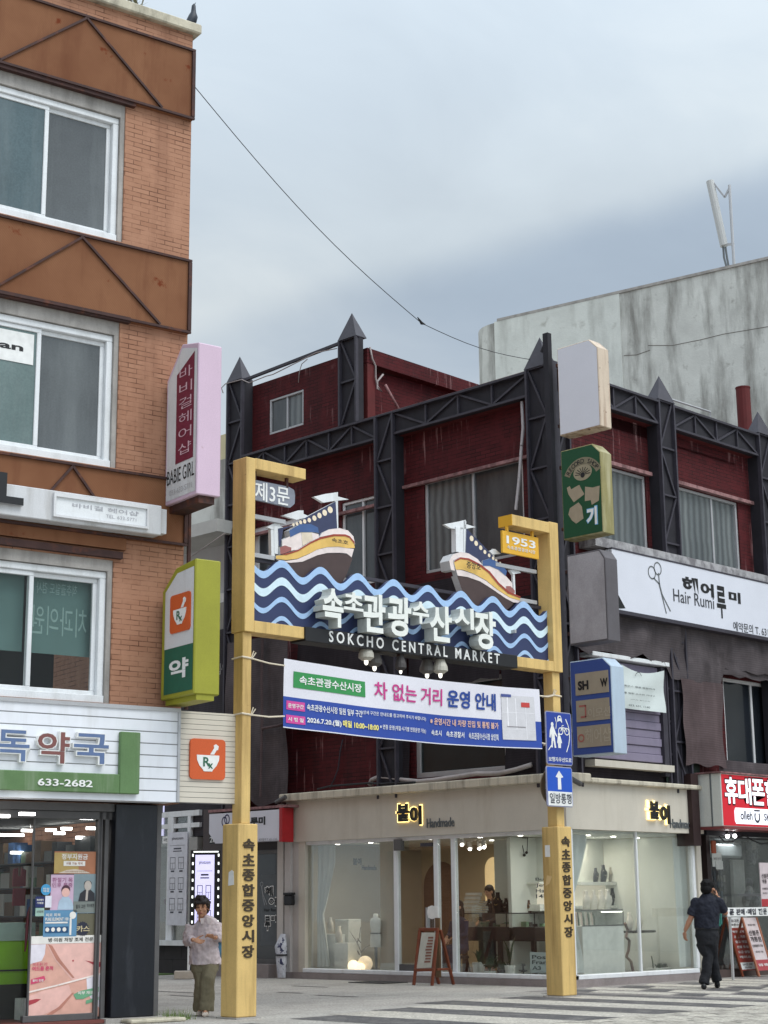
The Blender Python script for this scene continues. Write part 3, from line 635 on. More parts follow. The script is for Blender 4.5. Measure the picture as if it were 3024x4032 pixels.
def d7(p, q, rr, d, w_, h):
    b = MB(FL); b.face([q(0, .1), q(.21, .1), q(.2, .22), q(.16, .3), q(.02, .33), q(0, .34)], d); b.face([q(.8, .53), q(1, .49), q(1, .9), q(.93, .84), q(.82, .72)], d); b.build('printed_white_shirt', LGT, p)
    b = MB(FL); b.face([q(.22, .1), q(1, .1), q(1, .49), q(.6, .55), q(.35, .3)], d); b.face([q(0, .72), q(.2, .66), q(.55, .6), q(.6, .72), q(.45, .86), q(.2, .95), q(0, .97)], d); b.build('printed_cheek', SK2, p)
    b = MB(FL); b.face([q(.24, .1), q(.36, .29), q(.6, .52), q(.63, .52), q(.42, .29), q(.3, .12)], d-.002); b.face([q(.2, .98), q(.42, .86), q(.6, .7), q(.63, .7), q(.46, .88), q(.28, .98)], d-.002); b.build('printed_shadow_line', pl((182, 124, 108)), p)
    b = MB(FL); b.face([q(.77, .31), q(.88, .33), q(1, .335), q(1, .4), q(.92, .38), q(.84, .34)], d-.002); b.face([q(0, .77), q(.1, .755), q(.17, .76), q(.1, .8), q(0, .83)], d-.002); b.disc(*q(.6, .31), .012, d-.002); b.build('printed_lips', LIP, p)
    b = MB(FL); b.stroke([q(0, .67), q(.4, .6), q(1, .48)], .02, d-.004); b.build('white_divider', pl((236, 222, 214)), p)
    b = MB(FL); b.text('여드름 흉터 고민', rr(.04, .32, .24, .36), d-.004, 0, .01).text('여드름 흔적', rr(.03, .365, .32, .42), d-.004, 0, .03); b.face([q(.02, .52), q(.2, .48), q(.22, .52), q(.2, .545), q(.02, .58)], d-.004); b.build('pink_lettering', PK, p)
    b = MB(FL); b.face([q(.62, .72), q(.72, .68), q(.98, .64), q(.98, .7), q(.76, .78), q(.66, .78)], d-.004); b.face([q(.8, .8), q(.98, .76), q(.98, .8), q(.8, .845)], d-.004); b.build('green_lettering', GRN, p)
    b = MB(FL); b.text('피부 재생', rr(.68, .685, .9, .725), d-.006, 0, .02).text('흉터 진정', rr(.04, .52, .19, .55), d-.006, 0, .02); b.build('small_lettering', W_, p)
    MB(FL).rect(rr(0, 0, 1, .095), d-.001).build('header', W_, p); MB(FL).text('병·의원 처방 조제 전문', rr(.24, .025, .88, .075), d-.004, 0, .02).build('header_lettering', pl((70, 66, 60)), p)
poster('skin_poster', 'large pink skin care poster of two cheeks filling the lower pharmacy glass', 13, 345, 1235, 1105, 2125, SK, d7, .14)
wh = plain('wheel_grey', S(90, 92, 96))
solid(FL, 'floor_bin', 'small white bin standing on the floor inside the pharmacy door', 'bin', M['white'], lambda b: b.box(*[FL.rect(13, 240, 1930, 330, 2120, -.6)[i] for i in (0, 1)], .6, .8, .051, FL.rect(13, 240, 1930, 330, 2120, -.6)[3]))

# ================================================================== signs of the brown building
fz0, fz1 = 2.72, FL.P(3, 1165, 1475, .35)[1]
fr_ = FL.P(16, 1225, 500, .35)[0]
siding = None
def siding_mat(name, c, row):
    m, t, b = new_mat(name); co = nnode(t, 'ShaderNodeTexCoord').outputs['Object']; sp = nnode(t, 'ShaderNodeSeparateXYZ'); lnk(t, co, sp.inputs[0])
    dv_ = nnode(t, 'ShaderNodeMath', operation='DIVIDE'); dv_.inputs[1].default_value = row; lnk(t, sp.outputs[2], dv_.inputs[0])
    fx = nnode(t, 'ShaderNodeMath', operation='FRACT'); lnk(t, dv_.outputs[0], fx.inputs[0])
    g = ramp2(t, fx.outputs[0], .02, .1)
    col = mixc(t, ramp2(t, noise(t, co, 2.5), .3, .7), scaled(c, .95), scaled(c, 1.04)); col = mixc(t, ramp2(t, noise(t, co, 1, 5, .6, (3, 3, .5)), .5, .75, 0, .35), col, S(160, 156, 148))
    lnk(t, mixc(t, g, S(104, 106, 110), col), b.inputs['Base Color']); b.inputs['Roughness'].default_value = .45
    bn = nnode(t, 'ShaderNodeBump'); bn.inputs['Distance'].default_value = .02; bn.inputs['Strength'].default_value = .6; lnk(t, g, bn.inputs['Height']); lnk(t, bn.outputs[0], b.inputs['Normal']); return m
ff = thing('pharmacy_fascia_sign', 'white slatted pharmacy fascia with blue and brown raised letters over a green bar', 'shop sign', FL.W(-3, -.35, fz0))
MB(FL).box(BW, fr_, -.35, -.001, fz0, fz1).build('slatted_board', siding_mat('white_siding', S(224, 226, 232), .15), ff)
MB(FL).box(BW, fr_+.02, -.37, -.351, fz1-.03, fz1+.02).box(fr_-.015, fr_+.02, -.37, -.351, fz0, fz1-.03).build('board_trim', M['alu'], ff)
gz0, gz1 = FL.P(16, 300, 725, .42)[1], FL.P(16, 300, 588, .42)[1]; g0, g1, gt = FL.P(16, 825, 600, .42)[0], FL.P(16, 962, 600, .42)[0], FL.P(16, 900, 318, .42)[1]
grn = mat('faded_green_metal', S(92, 122, 78), .55, .1, 2, S(150, 160, 140), .4, (5, 5, .4), (.5, .7), spots=S(84, 50, 30), sth=(.72, .76), ss=5)
MB(FL).box(BW, g0, -.42, -.352, gz0, gz1).box(g0, g1, -.42, -.352, gz0, gt).build('green_bar', grn, ff, bevel=.01)
MB(FL).text('633-2682', FL.rect(16, 262, 636, 636, 698, .43), -.432, .011, .015).build('phone_lettering', M['white'], ff)
lblue = [plain('faded_blue_face', S(92, 112, 150)), M['white']]; lbrown = [plain('faded_brown_face', S(124, 78, 74)), M['white']]
def chan(ch, r, mats_, par, fr=FL, d=-.42, ext=.07, bold=.028):
    u0, u1, z0, z1 = r
    MB(fr).text(ch, r, d, ext, bold+.018, 1).build('channel_letter_rim', mats_, par)
    MB(fr).text(ch, (u0+.012, u1-.012, z0+.012, z1-.012), d-.004, 0, bold-.012, 0).build('channel_letter', mats_, par)
chan('독', FL.rect(16, -30, 292, 200, 530, .4), lblue, ff); chan('약', FL.rect(16, 252, 305, 476, 545, .4), lbrown, ff); chan('국', FL.rect(16, 500, 318, 745, 548, .4), lblue, ff)
chan('민', FL.rect(16, -290, 285, -70, 520, .4), lbrown, ff)
# side panel with mortar emblem
rx1 = FL.P(16, 1612, 500, .3)[0]
rs = thing('mortar_sign', 'cream slatted panel with orange mortar and pestle emblem behind the left gate post', 'shop sign', FL.W(rx1-.4, -.3, fz0))
MB(FL).box(fr_+.022, rx1+.12, -.3, -.18, fz0, FL.P(16, 1400, 182, .3)[1]).build('slatted_board', siding_mat('cream_siding', S(206, 198, 184), .068), rs)
def emblem(fr, r, d, par, depth=.03):
    u0, u1, z0, z1 = r; w_, h = u1-u0, z1-z0; c = min(w_, h)*.1
    pts = []
    for (cx_, cz_, a0) in ((u1-c, z1-c, 0), (u0+c, z1-c, 90), (u0+c, z0+c, 180), (u1-c, z0+c, 270)):
        for i in range(5): a = R(a0+22.5*i); pts.append((cx_+c*math.cos(a), cz_+c*math.sin(a)))
    MB(fr).prism(pts, d, d+depth).build('orange_plate', mat('orange_enamel', S(206, 90, 40), .4, .05), par)
    q = lambda a, b_: (u0+w_*a, z1-h*b_)
    b = MB(fr); b.prism([q(.18, .4), q(.82, .4), q(.81, .52), q(.74, .66), q(.64, .76), q(.62, .8), q(.38, .8), q(.36, .76), q(.26, .66), q(.19, .52)], d-.006, d-.001)
    b.prism([q(.56, .38), q(.67, .22), q(.66, .15), q(.72, .12), q(.8, .17), q(.78, .26), q(.74, .27), q(.67, .38)], d-.006, d-.001); b.build('mortar_emblem', M['white'], par)
    MB(fr).text('R', (u0+w_*.36, u0+w_*.56, z1-h*.68, z1-h*.45), d-.009, 0, .02).text('x', (u0+w_*.5, u0+w_*.64, z1-h*.73, z1-h*.6), d-.009, 0, .02).build('emblem_lettering', pl((40, 96, 70)), par)
emblem(FL, FL.rect(16, 1310, 360, 1548, 650, .33), -.33, rs)
# salon board over the third storey window
sb = thing('salon_board', 'long rusty white salon sign board below the middle left window', 'shop sign', FL.W(-2, -.3, FL.P(3, 400, 250, .3)[1]))
zA, zB = FL.P(3, 1045, 150, .3)[1], FL.P(3, 1045, 342, .3)[1]; uR = FL.P(3, 1048, 240, .3)[0]
wr_ = mat('rusting_white_board', S(206, 206, 208), .5, .05, 2, S(120, 112, 100), .5, (3, 3, .5), (.5, .75), spots=S(122, 84, 50), sth=(.68, .74), ss=2.2)
MB(FL).box(BW, uR, -.3, -.071, zB, zA).build('board', wr_, sb, bevel=.012)
MB(FL).box(uR+.002, uR+.1, -.25, -.12, zB+.04, zA-.03).build('end_box', M['whitesign'], sb)
q = FL.rect(3, 352, 75, 965, 290, .34); zt_ = FL.P(3, 355, 62, .34)[1]; zb_ = FL.P(3, 960, 300, .34)[1]
b = MB(FL); u0, u1 = q[0], q[1]; b.box(u0, u1, -.345, -.301, zt_-.05, zt_).box(u0, u1, -.345, -.301, zb_, zb_+.03).box(u0, u0+.03, -.345, -.301, zb_+.03, zt_-.05).box(u1-.03, u1, -.345, -.301, zb_+.03, zt_-.05); b.build('inner_frame', M['whitesign'], sb)
MB(FL).box(u0+.03, u1-.03, -.315, -.301, zb_+.03, zt_-.05).build('inner_panel', M['pvc'], sb)
MB(FL).text('바비걸 헤어샵', (FL.P(3, 470, 130, .32)[0], FL.P(3, 900, 180, .32)[0], zb_+.155, zt_-.1), -.319, 0, .01).text('TEL. 633-5771', (FL.P(3, 690, 130, .32)[0], FL.P(3, 885, 180, .32)[0], zb_+.08, zb_+.125), -.319, 0, -.004).build('faded_lettering', plain('faded_grey_print', S(168, 168, 174)), sb)
MB(FL).text('L', FL.rect(2, -25, 1408, 150, 1632, .35), -.36, .05, .05, 0, 1).build('raised_letter', [M['black'], M['alu']], sb)

# blade signs standing out from the corner of the brown building
def blade_frame(u, d=-.0): p = FL.W(u, d, 0); return Frame(p.x, p.y, FL.ang-90)
FP = blade_frame(-.33)
pk = thing('pink_blade_sign', 'tall pink salon blade sign with dark red panel on the brick corner', 'blade sign', FP.W(.4, .1, FP.P(2, 1180, 1560)[1]))
o0, o1 = FP.P(2, 1080, 1000)[0], FP.P(2, 1282, 1000)[0]
zt, zs, zb = FP.P(2, 1283, 575)[1], FP.P(2, 1080, 830)[1], FP.P(2, 1255, 1560)[1]
pinkm = mat('pink_painted_metal', S(208, 182, 200), .5, .03, 2, S(180, 150, 160), .3, spots=S(128, 72, 44), sth=(.7, .76), ss=3.5)
mid_u = FP.P(2, 1180, 640)[0]; zmid = FP.P(2, 1180, 640)[1]
TH = .36
outl = [(o0, zb), (o1, zb), (o1, zt), (mid_u, zmid+.12), (o0, zs)]
MB(FP).prism(outl, 0, TH).build('case', pinkm, pk, bevel=.012)
ins = [(o0+.04, zb+.05), (o1-.03, zb+.05), (o1-.03, zt-.07), (mid_u+.02, zmid+.06), (o0+.04, zs-.04)]
MB(FP).face(ins, -.004).build('face', M['whitesign'], pk)
rr = FP.rect(2, 1152, 690, 1253, 1345); zr0 = FP.P(2, 1152, 1360)[1]; zr1 = FP.P(2, 1253, 635)[1]
MB(FP).face([(rr[0], zr0), (rr[1], zr0), (rr[1], zr1), (rr[0], zr1-.22)], -.008).build('red_panel', pl((112, 30, 56)), pk)
b = MB(FP); ch = '바비걸헤어샵'; hh = (zr1-.15-zr0-.05)/6
for i, c in enumerate(ch): b.text(c, (rr[0]+.08, rr[1]-.05, zr1-.16-hh*(i+1)+.06, zr1-.16-hh*i), -.012, 0, -.005)
b.build('red_panel_lettering', pl((206, 170, 180)), pk)
zq = FP.P(2, 1180, 1420)[1]
MB(FP).text('BABIE GIRL', (o0+.07, o1-.06, zq-.1, zq+.1), -.009, 0, .0).build('lettering', M['black'], pk)
zq = FP.P(2, 1180, 1520)[1]; MB(FP).text('033-633-5771', (o0+.14, o1-.12, zq-.04, zq+.035), -.009, 0, -.005).build('phone_lettering', plain('faded_print', S(170, 166, 168)), pk)
MB(FP).box(-.02, o1-.05, .06, TH-.06, zb-.1, zb-.001).build('bottom_tray', M['bar'], pk)
MB(FP).box(-.02, o0-.002, .1, .2, zb+.3, zb+.36).box(-.02, o0-.002, .1, .2, zs-.5, zs-.44).build('bracket', M['bar'], pk)
FQ = blade_frame(-.37)
gs = thing('pharmacy_blade_sign', 'yellow green pharmacy blade sign with orange mortar emblem below the pink one', 'blade sign', FQ.W(.4, .1, 4))
o0, o1 = FQ.P(3, 1050, 900)[0], FQ.P(3, 1262, 900)[0]
zt, zs, zb = FQ.P(3, 1265, 490)[1], FQ.P(3, 1050, 710)[1], FQ.P(3, 1240, 1372)[1]
lm = mat('yellow_green_painted_metal', S(150, 149, 46), .5, .08, 2, S(140, 136, 50), .5, spots=S(84, 62, 34), sth=(.72, .78), ss=3)
mu_, mz = FQ.P(3, 1140, 555)
MB(FQ).prism([(o0, zb), (o1, zb), (o1, zt), (mu_, mz), (o0, zs)], 0, TH+.02).build('case', lm, gs, bevel=.015)
zsp = FQ.P(3, 1245, 1040)[1]
MB(FQ).face([(o0+.09, zsp), (o1-.03, zsp), (o1-.03, zt-.1), (mu_+.05, mz-.08), (o0+.09, zs-.03)], -.004).build('white_face', M['whitesign'], gs)
MB(FQ).face([(o0+.09, zb+.06), (o1-.03, zb+.06), (o1-.03, zsp-.002), (o0+.09, zsp-.002)], -.004).build('green_face', pl((24, 92, 72)), gs)
emblem(FQ, FQ.rect(3, 1112, 740, 1238, 950), -.02, gs, .015)
q = FQ.rect(3, 1100, 1105, 1222, 1290); MB(FQ).text('약', (q[0], q[1], zb+.24, zsp-.16), -.008, 0, .03).build('lettering', M['white'], gs)
MB(FQ).box(-.02, o0-.002, .1, .2, zb+.3, zb+.36).box(-.02, o0-.002, .1, .2, zs-.4, zs-.34).build('bracket', M['bar'], gs)
MB(FQ).box(o0+.05, o1-.02, .05, TH-.05, zb-.07, zb-.001).build('bottom_tray', lm, gs)
dp = MB(FL).tube([(.05, -.05, 6.95), (.05, -.05, 5.5), (.05, -.05, 3.96)], .03); tag(dp.build('downpipe', M['bar']), 'thin rusty downpipe on the corner behind the pink sign', 'downpipe')
# bird on the coping
FLb = Frame(FL.W(0, .1, 0).x, FL.W(0, .1, 0).y, FL.ang)
bu, bz = FLb.P(1, 1245, 148)
pg = thing('bird', 'dark bird perched on the top corner of the brown building', 'bird', FLb.W(bu, 0, zc1))
bk = plain('dark_feathers', S(40, 46, 56)); 
b = MB(FLb); c = (bu, 0, zc1)
b.loft([((bu-.11, 0, zc1-.02), .012, .02, (1, 0, .6), (0, 1, 0)), ((bu-.07, 0, zc1+.06), .04, .04, (1, 0, .2), (0, 1, 0)), ((bu-.01, 0, zc1+.13), .075, .07, (1, 0, -.2), (0, 1, 0)), ((bu+.015, 0, zc1+.21), .07, .065, (1, 0, -.1), (0, 1, 0)), ((bu+.02, 0, zc1+.28), .04, .04, (1, 0, 0), (0, 1, 0)), ((bu+.02, 0, zc1+.335), .033, .035, (1, 0, 0), (0, 1, 0)), ((bu+.022, 0, zc1+.385), .03, .03, (1, 0, 0), (0, 1, 0)), ((bu+.03, 0, zc1+.42), .012, .012, (1, 0, 0), (0, 1, 0))])
b.build('body', bk, pg, smooth=True); MB(FLb).loft([((bu+.03, 0, zc1+.40), .012, .012, (1, 0, 0), (0, 1, 0)), ((bu+.045, -.02, zc1+.44), .003, .003, (1, 0, 0), (0, 1, 0))], n=6).build('beak', GR, pg)
b = MB(FLb); b.tube([(bu, -.02, zc1), (bu, -.02, zc1+.08)], .006).tube([(bu, .03, zc1), (bu, .03, zc1+.08)], .006); b.build('legs', pl((120, 70, 60)), pg)
wd = thing('coping_weeds', 'dry grass tuft growing on the coping of the brown building', 'weeds', FL.W(-1.8, .2, zc1))
b = MB(FL); random.seed(2); wu = FL.P(1, 865, 10)[0]
for i in range(40):
    u = wu+random.gauss(0, .08); a = random.gauss(0, .12); h = .1+random.random()*.22; b.quad((u, .1, zc1), (u+.008, .1, zc1), (u+a+.004, .1+random.gauss(0, .05), zc1+h), (u+a, .1, zc1+h))
b.build('blades', pl((120, 116, 84)), wd)
# ================================================================== dark red building on the corner
rb = thing('red_building', 'dark red brick corner building wrapped in a dark spiked steel truss frame', 'building', (26, 22, 0))
RT = 10.62                                     # roof line
UL, UR = -9.05, 10.5                           # extent along the lane / along the street
WD = .30                                       # the brick lies behind the steel frame
b = MB(FB)
# lane wall (local d = into the building), window openings left free
wC = FB.rect(5, 1235, 1135, 1700, 1700, -WD); wCu0 = wC[0]; wCu1 = -1.0; wCz1 = FB.P(5, 1235, 1125, -WD)[1]; wCz0 = 7.72
wB = (-5.95, -4.75, 7.75, FB.P(17, 1440, 130, -WD)[1]); wA = (-8.75, -7.25, 7.6, FB.P(17, 300, 450, -WD)[1])
sg = [FB.P(20, 640, 700, -WD)[0], FB.P(20, 1245, 700, -WD)[0], FB.P(20, 700, 850, -WD)[1], FB.P(20, 1250, 160, -WD)[1]]
ops = [(wA[0], wA[1], wA[2], wA[3]), (wB[0], wB[1], wB[2], wB[3]), (wCu0, wCu1, wCz0, wCz1), (sg[0], sg[1], sg[2], sg[3])]
def wall_with_openings(b, u0, u1, z0, z1, d0, d1, ops, m=0):
    us = sorted({u0, u1, *[o[0] for o in ops], *[o[1] for o in ops]}); zs = sorted({z0, z1, *[o[2] for o in ops], *[o[3] for o in ops]})
    for a, c in zip(us, us[1:]):
        run = None
        for e_, f in zip(zs, zs[1:]):
            hole = any(o[0] <= (a+c)/2 <= o[1] and o[2] <= (e_+f)/2 <= o[3] for o in ops)
            if not hole: run = [e_, f] if run is None else [run[0], f]
            if (hole or f == z1) and run: b.box(a, c, d0, d1, run[0], run[1], m); run = None
wall_with_openings(b, UL, -WD, 3.45, RT, WD, WD+.25, ops)
b.build('lane_wall', M['redbrick'], rb)
b = MB(FA)
pL = FA.rect(7, 680, 395, 930, 900, -WD); 
aL = (1.62, 3.2, FA.P(7, 690, 880, -WD)[1], FA.P(7, 690, 395, -WD)[1]); aR = (3.95, 6.42, FA.P(7, 1090, 960, -WD)[1]-.1, FA.P(7, 1095, 510, -WD)[1])
aN = (FA.P(23, 1095, 300, -WD)[0], 8.2, 3.9, FA.P(23, 1130, 215, -WD)[1]); aP = (7.35, 9.9, aR[2], aR[3])
wall_with_openings(b, WD, UR, 3.45, RT, WD, WD+.25, [aL, aR, aN, aP])
b.build('street_wall', M['redbrick'], rb)
MB(FB).box(UL, -WD, WD+.26, 9, RT-.25, RT-.02).build('roof_slab', M['redpaint'], rb)
MB(FB).box(UL, UL+.25, WD+.26, 9, 3.45, RT-.26).build('back_wall', M['redpaint'], rb)
# concrete cap strips seen above the trusses and window heads
b = MB(FB); b.box(UL, -.05, .16, WD+.3, RT+.49, RT+.57); b.build('roof_edge_cap', M['pinkcap'], rb)
MB(FA).box(.3, UR, .16, WD+.3, RT+.49, RT+.55).build('roof_edge_cap', M['steel'], rb)
MB(FB).box(UL, -.0, .17, WD+.28, RT+.0, RT+.488).build('parapet', M['redpaint'], rb); MB(FA).box(.3, UR, .17, WD+.28, RT+.0, RT+.488).build('parapet', M['redpaint'], rb)
b = MB(FB); b.box(-4.1, -.62, .22, WD+.02, 9.52, 9.58); b.box(UL, -4.66, .22, WD+.02, 9.3, 9.36); b.build('window_head_ledge', M['pinkcap'], rb)
b = MB(FA); b.box(.6, 3.3, .2, WD+.02, aL[3]+.01, aL[3]+.08); b.box(3.9, 6.9, .2, WD+.02, aR[3]+.01, aR[3]+.08); b.build('window_head_ledge', M['pinkcap'], rb)
# windows
DP = mat('dark_window_pane', S(62, 66, 70), .12, .25, .8, S(120, 124, 124), .35, (1.2, 1.2, .25), (.4, .7), fine=.1, spec=.6)
GP_ = mat('curtained_grey_pane_b', S(98, 104, 106), .2, .12, .8, S(140, 144, 142), .3, (2.5, 2.5, .1), (.4, .7), fine=.1, spec=.6)
def curtain_pane():
    m = mat('curtained_grey_pane', S(98, 104, 106), .12, .12, .8, S(140, 144, 142), .3, (2.5, 2.5, .1), (.4, .7), fine=.1, spec=.6); t = m.node_tree; b = t.nodes['Principled BSDF']
    co = [n for n in t.nodes if n.type == 'TEX_COORD'][0].outputs['Object']; src = b.inputs['Base Color'].links[0].from_socket
    wv = nnode(t, 'ShaderNodeTexWave', wave_type='BANDS', bands_direction='X'); wv.inputs['Scale'].default_value = 1.6; wv.inputs['Distortion'].default_value = 2.5; wv.inputs['Detail'].default_value = 3; lnk(t, co, wv.inputs['Vector'])
    lnk(t, mixc(t, 1.0, src, mixc(t, wv.outputs['Fac'], (.62, .62, .64, 1), (1.15, 1.15, 1.15, 1)), 'MULTIPLY'), b.inputs['Base Color']); return m
GP = curtain_pane()
def window(fr, o, cuts, fm, pane, par, d=WD, fw=.06, label=None, sill=None):
    u0, u1, z0, z1 = o
    b = MB(fr); b.box(u0, u1, d+.03, d+.14, z1-fw, z1-.002); b.box(u0, u1, d+.03, d+.14, z0+.002, z0+fw); b.box(u0+.002, u0+fw, d+.03, d+.14, z0+fw, z1-fw); b.box(u1-fw, u1-.002, d+.03, d+.14, z0+fw, z1-fw)
    for c in cuts: b.box(c-fw*.45, c+fw*.45, d+.045, d+.12, z0+fw, z1-fw)
    f = b.build('window', fm, par, bevel=.006)
    es = [u0+fw]+list(cuts)+[u1-fw]
    for i, (a, c) in enumerate(zip(es, es[1:])): MB(fr).box(a, c, d+.07+.02*(i % 2), d+.075+.02*(i % 2), z0+fw, z1-fw).build('pane', pane if not isinstance(pane, list) else pane[i % len(pane)], f)
    if sill: MB(fr).box(u0-.05, u1+.05, d-.08, d+.03, z0-.1, z0-.002).build('sill', M['pinkcap'], f)
    return f
window(FB, (wCu0, wCu1, wCz0, wCz1), [FB.P(5, 1515, 1100, -WD)[0]], M['alu'], [GP, DP], rb)
window(FB, wB, [FB.P(17, 1280, 300, -WD)[0]], M['pvc'], DP, rb); window(FB, wA, [-8.0], M['pvc'], DP, rb, fw=.12)
window(FB, tuple(sg), [], M['alu'], mat('deep_green_pane', S(38, 46, 48), .1, .2, .8, spec=.6), rb, fw=.1)
window(FA, aL, [FA.P(7, 930, 700, -WD)[0]-.0], M['alu'], [GP, DP], rb); window(FA, aR, [FA.P(7, 1315, 700, -WD)[0]], M['alu'], GP, rb); window(FA, aP, [8.6], M['alu'], GP, rb)
window(FA, aN, [FA.P(23, 1475, 500, -WD)[0]], M['whitesign'], mat('night_pane', S(34, 38, 44), .08, .2, .9, spec=.6), rb, fw=.07)
# steel truss beams and columns: recessed backing, angle bars at the edges, zigzag lacing
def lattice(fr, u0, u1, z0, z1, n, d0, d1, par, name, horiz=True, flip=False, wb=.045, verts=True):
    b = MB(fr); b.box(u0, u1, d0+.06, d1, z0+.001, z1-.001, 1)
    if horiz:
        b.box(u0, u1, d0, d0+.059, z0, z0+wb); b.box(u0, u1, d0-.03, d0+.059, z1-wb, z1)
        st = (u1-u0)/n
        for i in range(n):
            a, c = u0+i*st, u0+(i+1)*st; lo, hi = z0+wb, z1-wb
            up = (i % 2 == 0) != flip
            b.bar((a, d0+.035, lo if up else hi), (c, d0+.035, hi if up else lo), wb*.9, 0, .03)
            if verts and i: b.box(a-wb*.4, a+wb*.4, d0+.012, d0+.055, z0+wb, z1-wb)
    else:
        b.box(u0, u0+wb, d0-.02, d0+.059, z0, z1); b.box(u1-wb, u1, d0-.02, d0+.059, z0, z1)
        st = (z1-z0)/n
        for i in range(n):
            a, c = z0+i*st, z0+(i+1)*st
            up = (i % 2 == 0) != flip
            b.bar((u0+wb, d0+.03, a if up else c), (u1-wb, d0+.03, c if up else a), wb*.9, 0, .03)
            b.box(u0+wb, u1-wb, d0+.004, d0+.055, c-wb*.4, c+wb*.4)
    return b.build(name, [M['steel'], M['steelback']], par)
def spike(fr, u0, u1, z, h, d, par, dd=.32):
    b = MB(fr); c = ((u0+u1)/2, d+dd/2, z+h); q = [(u0, d, z), (u1, d, z), (u1, d+dd, z), (u0, d+dd, z)]
    vs_ = [b._v(p) for p in q]; ap = b._v(c)
    for i in range(4): b._f([vs_[i], vs_[(i+1) % 4], ap])
    b._f(vs_[::-1]); return b.build('spike', mat('spike_steel', S(66, 64, 72), .6, .15, 6), par)
cols_B = [(FB.P(5, 62, 900)[0], FB.P(5, 155, 900)[0]), (-4.66, -4.12), (-.62, -.1)]
ztop = FB.P(5, 100, 530)[1]
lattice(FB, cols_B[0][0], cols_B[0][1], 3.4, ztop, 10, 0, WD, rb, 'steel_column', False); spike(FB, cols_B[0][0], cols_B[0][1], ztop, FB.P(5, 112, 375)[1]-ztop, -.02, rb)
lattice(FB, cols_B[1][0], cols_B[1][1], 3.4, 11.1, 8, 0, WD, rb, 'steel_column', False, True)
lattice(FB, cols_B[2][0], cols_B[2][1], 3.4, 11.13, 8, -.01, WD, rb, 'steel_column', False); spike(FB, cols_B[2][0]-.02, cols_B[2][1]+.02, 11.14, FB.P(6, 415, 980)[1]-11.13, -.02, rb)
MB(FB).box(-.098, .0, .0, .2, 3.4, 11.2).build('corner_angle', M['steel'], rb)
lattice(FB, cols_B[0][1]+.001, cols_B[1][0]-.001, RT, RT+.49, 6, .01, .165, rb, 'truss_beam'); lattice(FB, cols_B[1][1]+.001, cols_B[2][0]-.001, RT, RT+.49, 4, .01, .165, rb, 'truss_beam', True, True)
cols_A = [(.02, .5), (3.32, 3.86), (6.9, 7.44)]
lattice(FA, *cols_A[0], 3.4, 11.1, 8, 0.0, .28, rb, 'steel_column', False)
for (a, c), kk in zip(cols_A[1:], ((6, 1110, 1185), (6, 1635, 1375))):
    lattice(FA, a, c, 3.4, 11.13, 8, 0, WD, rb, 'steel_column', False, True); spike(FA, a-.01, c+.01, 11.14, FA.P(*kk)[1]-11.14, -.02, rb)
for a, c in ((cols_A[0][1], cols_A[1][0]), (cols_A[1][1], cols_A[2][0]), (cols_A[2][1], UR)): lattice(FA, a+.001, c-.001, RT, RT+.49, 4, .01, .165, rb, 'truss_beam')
# set-back stair room on the roof
zP = 12.78
pr = cols_B[0][0]+.1, FB.P(5, 875, 300, -WD)[0]
sw = FB.rect(5, 318, 632, 518, 850, -WD); sw = (FB.P(5, 318, 700, -WD)[0], FB.P(5, 520, 700, -WD)[0], FB.P(5, 315, 850, -WD)[1], FB.P(5, 520, 575, -WD)[1])
b = MB(FB); wall_with_openings(b, pr[0], pr[1], RT+.57, zP, WD, WD+.22, [sw]); b.build('roof_room_wall', M['redbrick'], rb)
window(FB, sw, [(sw[0]+sw[1])/2], M['alu'], [DP, GP], rb, d=WD-.02, fw=.05)
# its street side: a raking parapet running back over a recess
F2 = Frame(FB.W(pr[1], WD, 0).x, FB.W(pr[1], WD, 0).y, 0)
e0 = F2.P(5, 900, 290); e1 = F2.P(5, 1500, 545); s1 = F2.P(5, 1390, 575); s0 = F2.P(5, 920, 380)
MB(F2).prism([(.0, zP), (.0, zP-.33), (e1[0]*.93, s1[1]-.06), (e1[0]+.3, e1[1]-.2), (e1[0]+.3, e1[1])], -.12, .22).build('raking_parapet', M['redbrick'], rb)
MB(F2).box(0, .22, -.118, .0, RT+.57, zP-.34).build('roof_room_pier', M['redpaint'], rb)
MB(F2).prism([(.221, RT+.5), (e1[0]+.3, RT+.5), (e1[0]+.3, e1[1]-.21), (.221, zP-.4)], .1, .2).build('roof_room_side', M['redbrick'], rb)
m_l, m_r = FB.P(5, 728, 500)[0], FB.P(5, 835, 500)[0]; mz_ = FB.P(5, 780, 275)[1]
lattice(FB, m_l, m_r, RT+.5, mz_, 2, 0, .2, rb, 'steel_column', False); spike(FB, m_l-.01, m_r+.01, mz_, FB.P(5, 778, 115)[1]-mz_, -.02, rb)
b = MB(FB); b.bar((cols_B[0][1], .06, ztop-.04), (m_l, .06, mz_-.02), .06); b.bar((m_r, .06, mz_), (pr[1]+.1, .06, mz_-.02), .05); b.build('roof_rail', M['steel'], rb)
